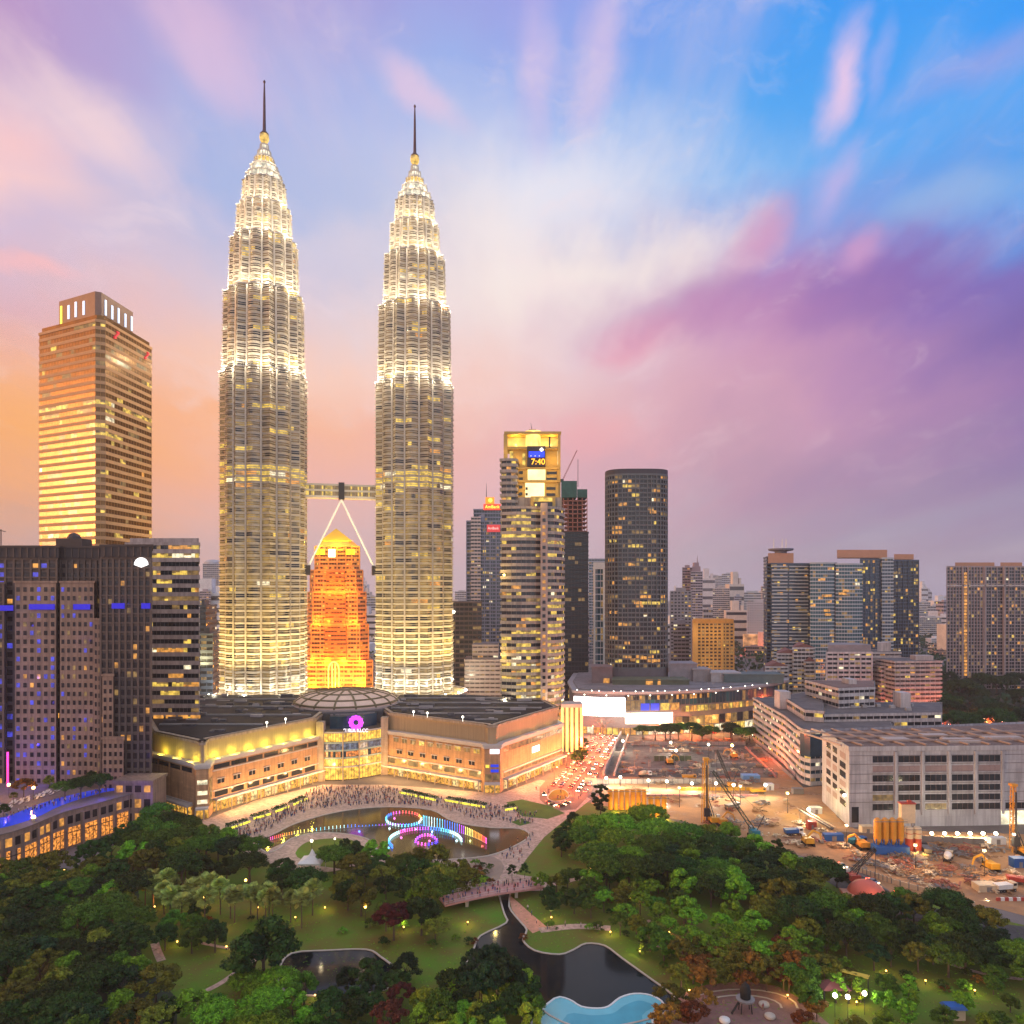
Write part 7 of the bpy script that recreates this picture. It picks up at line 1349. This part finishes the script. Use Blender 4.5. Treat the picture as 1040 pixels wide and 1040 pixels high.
def trunk_mesh(h, r, limbs, spread, bare=False):
    b = MB(); rr_ = random.Random(int(h*10+limbs)); b.tube((0, 0, 0), (.1, 0, h), r, r*.6, 8)
    for k in range(limbs):
        t = 2*math.pi*k/limbs+rr_.uniform(-.3, .3); q = Vector((spread*math.cos(t), spread*math.sin(t), h+spread*.75)); p = Vector((.08, 0, h*rr_.uniform(.7, .98))); m_ = p.lerp(q, .5)+Vector((0, 0, .4)); b.tube(p, m_, r*.5, r*.35, 6); b.tube(m_, q, r*.35, r*.12, 6)
        if bare:
            for j in range(4):
                w = m_.lerp(q, rr_.random()); e = w+Vector((rr_.gauss(0, 1.6), rr_.gauss(0, 1.6), rr_.uniform(.3, 2))); b.tube(w, e, r*.16, r*.05, 5)
                for i in range(3): b.tube(e, e+Vector((rr_.gauss(0, .9), rr_.gauss(0, .9), rr_.uniform(0, 1))), r*.06, r*.03, 4)
    o = b.build('trunk', BARK); me = o.data; bpy.data.objects.remove(o); return me
SP = {}
for shp, nv, th, tr_, lb, sp_ in (('umbrella', 3, 5.4, .42, 6, 3.2), ('round', 3, 4.4, .3, 5, 1.8), ('tall', 2, 5.5, .3, 4, 1.2), ('loose', 3, 4.6, .3, 5, 2.4), ('column', 1, 1.6, .12, 3, .4), ('shrub', 2, .7, .07, 4, .5)):
    SP[shp] = ([mesh_of('crown_'+shp, *crown_mesh(shp, {'shrub': 600, 'column': 1400, 'umbrella': 9500}.get(shp, 7800), {'shrub': .34, 'column': .34}.get(shp, .42))) for _ in range(nv)], trunk_mesh(th, tr_, lb, sp_))
SP['palm'] = ([mesh_of('crown_palm', *palm_mesh()) for _ in range(2)], trunk_mesh(6.2, .17, 0, 0)); BARE = trunk_mesh(3.4, .3, 7, 3.4, True)
NAMES = {'umbrella': 'rain_tree', 'round': 'broadleaf_tree', 'tall': 'tall_tree', 'loose': 'open_crowned_tree', 'column': 'cypress', 'shrub': 'shrub', 'palm': 'fan_palm'}
CATS = {'palm': 'palm', 'shrub': 'shrub', 'column': 'cypress'}
trn = random.Random(23)
def tree(shp, c, loc, s, label, group=None):
    t = thing(NAMES[shp], label, CATS.get(shp, 'tree'), (loc[0], loc[1], loc[2] if len(loc) > 2 else .02), group); t.rotation_euler = (0, 0, trn.uniform(0, 6.28)); t.scale = (s*trn.uniform(.92, 1.1), s*trn.uniform(.92, 1.1), s*trn.uniform(.9, 1.12))
    ms_, tm = SP[shp]; k = bpy.data.objects.new('crown', trn.choice(ms_)); col.objects.link(k); k.parent = t; k.material_slots[0].link = 'OBJECT'; k.material_slots[0].material = LM[c]
    q = bpy.data.objects.new('trunk', tm); col.objects.link(q); q.parent = t; return t
KEEP = []
def zone(pts, n, spacing, kinds, label, group, smin=.85, smax=1.25, z=6.0):
    W_ = [gp(x, y, z) for x, y in pts]; x0, x1 = min(p.x for p in W_), max(p.x for p in W_); y0, y1 = min(p.y for p in W_), max(p.y for p in W_); k = tries = 0
    poly = [(p.x, p.y) for p in W_]; mine = []
    while k < n and tries < 6000:
        tries += 1; x, y = trn.uniform(x0, x1), trn.uniform(y0, y1)
        if not inside(poly, x, y): continue
        if any((x-a)**2+(y-b_)**2 < spacing**2 for a, b_ in mine): continue
        bx_, by_ = px_of((x, y, 0)); cx_, cy_ = px_of((x, y, 6))
        if (296 < cx_ < 338 and 866 < cy_ < 896) or (446 < cx_ < 556 and 896 < cy_ < 932) or (840 < cx_ < 915 and 888 < cy_ < 918): continue
        if any(inside(q, bx_, by_) for q in (STREAM, LAKE)): continue
        shp, c = trn.choice(kinds); lab = label[c] if isinstance(label, dict) else label; mine.append((x, y)); KEEP.append((x, y)); tree(shp, c, (x, y), trn.uniform(smin, smax)*(.72 if shp == 'tall' else 1), lab, group); k += 1
D2 = [('round', 'dark'), ('umbrella', 'dark'), ('loose', 'dark'), ('round', 'mid'), ('umbrella', 'mid'), ('loose', 'blue'), ('round', 'bright'), ('tall', 'dark'), ('loose', 'olive')]
wood = lambda w: {'dark': 'dark green leafy tree in the '+w, 'mid': 'mid green leafy tree in the '+w, 'blue': 'bluish dark tree in the '+w, 'olive': 'olive tree in the '+w, 'rust': 'rust leaved tree in the '+w, 'bright': 'bright green tree in the '+w, 'lime': 'lime green tree in the '+w, 'red': 'dark red tree in the '+w, 'palm': 'pale fan palm in the '+w}
zone([(120, 858), (150, 822), (205, 838), (240, 846), (258, 860), (262, 884), (200, 886), (140, 885), (60, 892), (-10, 900), (-10, 885), (40, 880)], 44, 6.2, D2+[('umbrella', 'mid')], wood('dark belt between hotel terrace and lake'), 'dark tree belt below the hotel terrace', .85, 1.15)
zone([(-40, 905), (60, 895), (135, 890), (135, 930), (150, 960), (160, 990), (185, 1000), (200, 1020), (120, 1060), (-80, 1060)], 96, 5.2, D2+[('round', 'olive')], wood('thick wood at the lower left'), 'thick wood at the lower left', .82, 1.12, 5.5)
zone([(30, 1022), (110, 1012), (175, 1030), (205, 1070), (20, 1090)], 8, 4.6, [('round', 'olive'), ('loose', 'rust'), ('round', 'dark')], wood('mixed clump on the bottom edge at left'), 'mixed clump on the bottom edge', .6, .85, 4)
zone([(205, 1012), (250, 992), (320, 996), (330, 1030), (320, 1055), (200, 1055)], 15, 4.4, [('umbrella', 'bright'), ('round', 'bright'), ('round', 'mid')], wood('leafy clump below the left pond'), 'clump below the left pond', .6, .8, 5)
zone([(325, 1000), (350, 985), (415, 975), (440, 985), (420, 1010), (430, 1050), (330, 1050)], 16, 4.6, [('round', 'dark'), ('loose', 'dark'), ('loose', 'red'), ('round', 'blue')], wood('dark clump right of the left pond'), 'dark clump right of the left pond', .6, .85, 5)
zone([(426, 1012), (450, 986), (500, 982), (545, 986), (562, 1012), (556, 1050), (430, 1050)], 16, 3.8, [('round', 'lime'), ('round', 'lime'), ('round', 'bright')], wood('sunny clump on the bottom edge beside the wading pool'), 'lime clump beside the wading pool', .55, .72, 5)
zone([(466, 990), (490, 970), (530, 966), (560, 980), (550, 1000), (480, 1002)], 14, 3.8, [('loose', 'dark'), ('loose', 'blue'), ('round', 'dark')], wood('thin dark group over the stream bend'), 'dark group at the stream bend', .7, .95, 5)
zone([(470, 1000), (520, 1006), (550, 1020), (545, 1040), (430, 1030), (440, 1000)], 8, 4.4, [('round', 'mid'), ('loose', 'dark')], wood('bank group left of the wading pool'), 'bank group left of the wading pool', .6, .85, 4)
zone([(140, 905), (150, 890), (205, 892), (225, 905), (318, 905), (322, 925), (225, 918), (145, 918)], 26, 3.6, [('palm', 'palm')], 'pale round headed fan palm in the grove left of the lawn', 'fan palm grove', 1.05, 1.3, 7.0)
zone([(160, 925), (200, 915), (225, 940), (205, 965), (165, 950)], 7, 5, [('round', 'mid'), ('round', 'dark')], wood('group on the lawn before the fan palms'), 'group on the lawn before the fan palms', .65, .85)
zone([(270, 885), (305, 872), (330, 878), (335, 895), (280, 900)], 7, 6, [('round', 'dark'), ('loose', 'dark'), ('umbrella', 'dark')], wood('dark row behind the fan palms and tent'), 'dark row behind the fan palms', .75, 1.0)
zone([(322, 872), (350, 862), (395, 866), (440, 870), (475, 880), (478, 905), (440, 915), (390, 910), (330, 912)], 26, 5.4, [('round', 'olive'), ('round', 'bright'), ('round', 'dark'), ('loose', 'olive'), ('umbrella', 'mid'), ('loose', 'dark')], wood('grove between lake fountain and lawn'), 'grove between fountain and lawn', .75, 1.1)
zone([(340, 852), (400, 868), (385, 872), (345, 862)], 5, 4, [('round', 'dark'), ('round', 'mid')], wood('lake shore row below the small fountain ring'), 'low row on the lake shore', .45, .6, 3)
zone([(598, 835), (625, 826), (660, 830), (690, 842), (700, 862), (660, 880), (605, 880), (590, 858)], 14, 7.5, [('umbrella', 'bright'), ('umbrella', 'mid'), ('umbrella', 'bright')], wood('wide spreading group by the golden silos'), 'wide bright group by the golden silos', .95, 1.2, 8)
zone([(565, 845), (590, 835), (600, 850), (570, 860)], 4, 5, [('round', 'dark'), ('loose', 'dark')], wood('small group at the traffic island corner'), 'small group by the traffic island', .6, .85)
zone([(690, 845), (740, 848), (800, 868), (850, 892), (845, 915), (780, 915), (710, 905), (668, 888), (680, 862)], 42, 5.8, D2, wood('dark belt along the earth yard'), 'dark belt along the earth yard', .85, 1.15)
zone([(850, 915), (905, 905), (960, 912), (1000, 925), (1015, 950), (1000, 975), (940, 968), (880, 965), (820, 950), (800, 925)], 52, 5.0, D2, wood('dark belt behind the right lawn'), 'dark belt behind the right lawn', .75, 1.0)
zone([(540, 890), (600, 885), (670, 890), (720, 905), (700, 925), (640, 930), (620, 925), (560, 925), (545, 905)], 30, 4.4, [('round', 'mid'), ('round', 'dark'), ('loose', 'mid'), ('round', 'olive'), ('loose', 'bright')], wood('loose grove right of the footbridge'), 'loose grove right of the footbridge', .55, .8, 4)
zone([(640, 930), (700, 915), (780, 925), (830, 950), (800, 975), (740, 965), (700, 960), (665, 960)], 24, 5.0, [('round', 'bright'), ('round', 'mid'), ('loose', 'bright'), ('round', 'olive')], wood('bright grove above the playground'), 'bright grove above the playground', .6, .85, 5)
zone([(690, 970), (730, 955), (800, 962), (830, 985), (800, 1000), (730, 985), (690, 1000)], 24, 4.0, [('loose', 'rust'), ('loose', 'olive'), ('loose', 'rust'), ('round', 'olive')], wood('autumn coloured band by the playground'), 'autumn coloured band by the playground', .55, .8, 4.5)
zone([(800, 990), (850, 975), (890, 985), (930, 1000), (945, 1025), (900, 1040), (890, 1005), (845, 1000), (820, 1015)], 16, 4.6, [('round', 'mid'), ('round', 'bright'), ('loose', 'olive'), ('tall', 'bright')], wood('group around the three white lamps'), 'group around the three white lamps', .55, .8, 4.5)
zone([(955, 1020), (1000, 1000), (1050, 975), (1060, 1050), (960, 1060)], 11, 5.0, [('round', 'bright'), ('round', 'mid'), ('loose', 'mid')], wood('young group on the lawn at the right corner'), 'young group at the right corner', .4, .62, 3)
zone([(1000, 960), (1045, 955), (1060, 985), (1010, 985)], 7, 5.5, [('round', 'mid'), ('umbrella', 'bright'), ('round', 'dark')], wood('row at the right edge above the path'), 'row at the right edge above the path', .6, .85)
zone([(655, 1000), (690, 990), (720, 1000), (705, 1040), (670, 1050)], 5, 4.5, [('loose', 'olive'), ('loose', 'rust')], wood('sparse autumn pair row beside the wading pool'), 'sparse row beside the wading pool', .5, .75, 5)
zone([(820, 1012), (850, 1030), (900, 1045), (880, 1060), (800, 1060)], 6, 4.2, [('loose', 'olive'), ('loose', 'rust'), ('round', 'olive')], wood('lamp lit clump on the bottom edge right'), 'lamp lit clump on the bottom edge', .5, .65, 4)
zone([(962, 690), (1040, 668), (1100, 668), (1110, 740), (1000, 748), (955, 735)], 60, 9, [('umbrella', 'blue'), ('round', 'blue'), ('umbrella', 'dark')], wood('far hillside park below the pinkish tower'), 'far park below the pinkish tower', 1.3, 2.1, 10)
zone([(652, 750), (800, 751), (800, 757), (652, 754)], 16, 6.5, [('umbrella', 'dark'), ('umbrella', 'mid')], wood('street row before the convex mall'), 'street row before the convex mall', .85, 1.25, 0)
zone([(580, 758), (592, 748), (600, 752), (584, 772)], 3, 5, [('round', 'mid'), ('round', 'dark')], wood('pavement by the golden porch'), 'pavement trees by the golden porch', .7, .9)
zone([(60, 803), (70, 788), (100, 788), (118, 800), (112, 808), (80, 812)], 6, 4, [('umbrella', 'mid'), ('round', 'dark')], 'x', 'x', .5, .7, TZ+6) if False else None
for x, y, s, shp, c, lab in ((66, 813, .8, 'umbrella', 'mid', 'left leafy tree of the terrace group'), (82, 811, .85, 'umbrella', 'dark', 'middle leafy tree of the terrace group'), (101, 808, .8, 'umbrella', 'dark', 'right leafy tree of the terrace group'), (14, 818, .7, 'palm', 'olive', 'palm between two orange lamps on the terrace'), (24, 812, .8, 'loose', 'rust', 'lamp lit tree on the terrace near the blue hotel corner'), (4, 830, .5, 'round', 'dark', 'low dark tree at left end of the terrace'), (50, 800, .5, 'round', 'olive', 'small tree at the pink hotel wall'), (92, 800, .7, 'round', 'dark', 'dark tree behind the terrace group')):
    p = gp(x, y, TZ); tree(shp, c, (p.x, p.y, TZ), s, lab)
for x, y in ((9, 797), (34, 800)):
    p = gp(x, y, TZ+5); t = thing('terrace_lamp', ('left' if x < 20 else 'right')+' orange globe lamp on the hotel terrace', 'lamp', (p.x, p.y, TZ)); b = MB(); b.tube((p.x, p.y, TZ), (p.x, p.y, TZ+4.6), .09, .07, 6); b.build('pole', DARK, t); b = MB(); b.ball((p.x, p.y, TZ+5), .6, 10); b.build('globe', LAMPO, t); light('globe_light', (p.x, p.y-1, TZ+5), 900, (1, .42, .06), t, .4)
p = gp(52, 832, TZ+1.5); t = thing('fire_bowl', 'glowing yellow bowl on the pool edge', 'fire bowl', (p.x, p.y, TZ)); p = gp(34, 831, TZ+1); b = MB(); b.ball((p.x, p.y, TZ+1.4), .7, 10); b.build('flame', LAMPO, t); b = MB(); b.lathe((p.x, p.y, TZ), [(.5, 0), (.7, .8), (.9, 1)], 12); b.build('bowl', STONE, t); t.location = (p.x, p.y, TZ)
for k_ in t.children: k_.location = Vector((gp(52, 832, TZ+1.5).x-p.x, gp(52, 832, TZ+1.5).y-p.y, 0))
# single trees
for x, y, s, shp, c, lab in ((268, 1008, 1.85, 'round', 'dark', 'big dark round tree hanging over the left pond'), (258, 1002, 1.5, 'round', 'blue', 'dark tree behind the big one at the left pond'), (400, 955, 1.0, 'loose', 'red', 'dark red tree on the lawn between two orange lamps'), (428, 950, 1.1, 'round', 'dark', 'dark green tree touching the right orange lamp'), (392, 946, .9, 'round', 'mid', 'mid green tree left of the dark red tree'), (442, 958, .75, 'loose', 'olive', 'slim olive tree at right of the lawn group'), (520, 893, .95, 'column', 'dark', 'left dark column tree by the weir'), (533, 893, .9, 'column', 'dark', 'right dark column tree by the weir'), (487, 905, .5, 'round', 'lime', 'lamp lit lime shrub tree beside the weir'), (572, 862, .8, 'loose', 'dark', 'dark tree by the promenade end'), (582, 842, .7, 'round', 'dark', 'dark low tree beside the bright spreading trees'), (610, 830, 1.1, 'tall', 'dark', 'tall dark tree left of the golden silos'), (630, 950, .6, 'loose', 'mid', 'slim tree by the picnic path'), (566, 945, .35, 'shrub', 'mid', 'shrub at the bend of the picnic path'), (850, 902, .8, 'round', 'dark', 'dark tree at left of the red dome')):
    tree(shp, c, gp(x, y)[:2], s, lab)
bt = thing('bare_tree', 'leafless street tree in front of the glaring white screen', 'tree', (*gp(612, 748)[:2], .05)); 
q = bpy.data.objects.new('trunk', BARE); col.objects.link(q); q.parent = bt; bt.scale = (1.9, 1.9, 1.9)
b2 = dup(bt, (*gp(676, 752)[:2], .05), 2.0, 1.6, 'leafless street tree in front of the lower white screen')
for k in range(130):
    x, y = trn.choice([(trn.uniform(290, 400), trn.uniform(960, 1012)), (trn.uniform(470, 560), trn.uniform(930, 985)), (trn.uniform(570, 690), trn.uniform(945, 1005)), (trn.uniform(200, 480), trn.uniform(930, 965)), (trn.uniform(660, 850), trn.uniform(985, 1030)), (trn.uniform(545, 640), trn.uniform(898, 912)), (trn.uniform(650, 800), trn.uniform(950, 985)), (trn.uniform(560, 660), trn.uniform(905, 930)), (trn.uniform(860, 1000), trn.uniform(985, 1010)), (trn.uniform(470, 500), trn.uniform(880, 900))])
    if inside(STREAM, x, y) or inside(LAKE, x, y) or inside([(284, 963), (400, 963), (405, 1000), (390, 1014), (284, 1014)], x, y) or inside([(690, 1030), (700, 1004), (800, 1000), (830, 1030)], x, y): continue
    tree('shrub', trn.choice(('mid', 'dark', 'bright', 'rust')), gp(x, y)[:2], trn.uniform(.6, 1.1), 'low leafy shrub in the park beds', 'shrubs in the park beds')
fw = MB(); wr = random.Random(3)                           # the far city's trees read as one mass
for k in range(900):
    px, d = wr.choice([(wr.uniform(735, 965), wr.uniform(640, 1500)), (wr.uniform(930, 1100), wr.uniform(620, 2200)), (wr.uniform(-40, 700), wr.uniform(900, 2500))])
    p = at(px, d); s = wr.uniform(3, 7)
    for j in range(16):
        w = Vector((p.x+wr.gauss(0, s), p.y+wr.gauss(0, s), abs(wr.gauss(6, 3)))); ax_ = Vector((wr.gauss(0, 1), wr.gauss(0, 1)-.5, wr.gauss(.6, 1))).normalized(); u_ = ax_.orthogonal().normalized()*s*.45; v_ = ax_.cross(u_); fw.poly([w+u_, w+v_, w-u_, w-v_])
kind(tag(fw.build('distant_woodland', LM['blue']), 'hazy mass of far trees between the distant city blocks', 'woodland'), 'stuff')
# grass tufts so that the lawns are not bare sheets
gt_ = MB(); gr = random.Random(12); n = 0
while n < 9000:
    x, y = gr.uniform(-40, 1080), gr.uniform(850, 1050)
    if not inside(PARK, x, y) or inside(STREAM, x, y) or inside(LAKE, x, y): continue
    p = gp(x, y); a_ = gr.uniform(0, 3.14); l = gr.uniform(.1, .35); h = gr.uniform(.06, .2); gt_.poly([(p.x-l*math.cos(a_), p.y-l*math.sin(a_), .03), (p.x+l*math.cos(a_), p.y+l*math.sin(a_), .03), (p.x+l*.8*math.cos(a_), p.y+l*.8*math.sin(a_)+.1, h), (p.x-l*.8*math.cos(a_), p.y-l*.8*math.sin(a_)+.1, h)]); n += 1
kind(gt_.build('grass', LM['bright']), 'stuff')
# ------------------------------------------------------------------ evening haze
HZ = bpy.data.materials.new('evening_haze'); HZ.use_nodes = True; t = HZ.node_tree; t.nodes.clear(); o = t.nodes.new('ShaderNodeOutputMaterial'); v = t.nodes.new('ShaderNodeVolumePrincipled'); v.inputs['Color'].default_value = (.98, .94, .98, 1); v.inputs['Density'].default_value = 0.9e-4; v.inputs['Anisotropy'].default_value = .1; t.links.new(v.outputs[0], o.inputs['Volume'])
b = MB(); b.box(-6600, 6600, -100, 7100, -1, 456); hz = b.build('haze', HZ); kind(hz, 'stuff')

t = SOIL.node_tree; rp = [n for n in t.nodes if n.type == 'VALTORGB'][0]; nz = [n for n in t.nodes if n.type == 'TEX_NOISE'][0]     # wet ruts and puddles in the earth yard
mr = t.nodes.new('ShaderNodeMapRange'); mr.inputs[1].default_value = .36; mr.inputs[2].default_value = .46; mr.inputs[3].default_value = .12; mr.inputs[4].default_value = .9; t.links.new(nz.outputs[0], mr.inputs[0]); t.links.new(mr.outputs[0], t.nodes['Principled BSDF'].inputs['Roughness'])
for m_, w_, h_ in ((SAND, 2.4, 1.2), (SAND2, 2.0, 1.2), (GW, 7.0, 4.0), (HW, 3.2, 3.6), (WH, 4.0, 3.4), (PKW, 4.0, 3.4), (GREY, 2.0, 2.2), (CRM, 2.3, 2.0), (ASPH, 9.0, 9.0), (PAVE, 2.4, 2.4), (MATS['brown_roof_deck'], 6.0, 6.0)): panelize(m_, w_, h_)
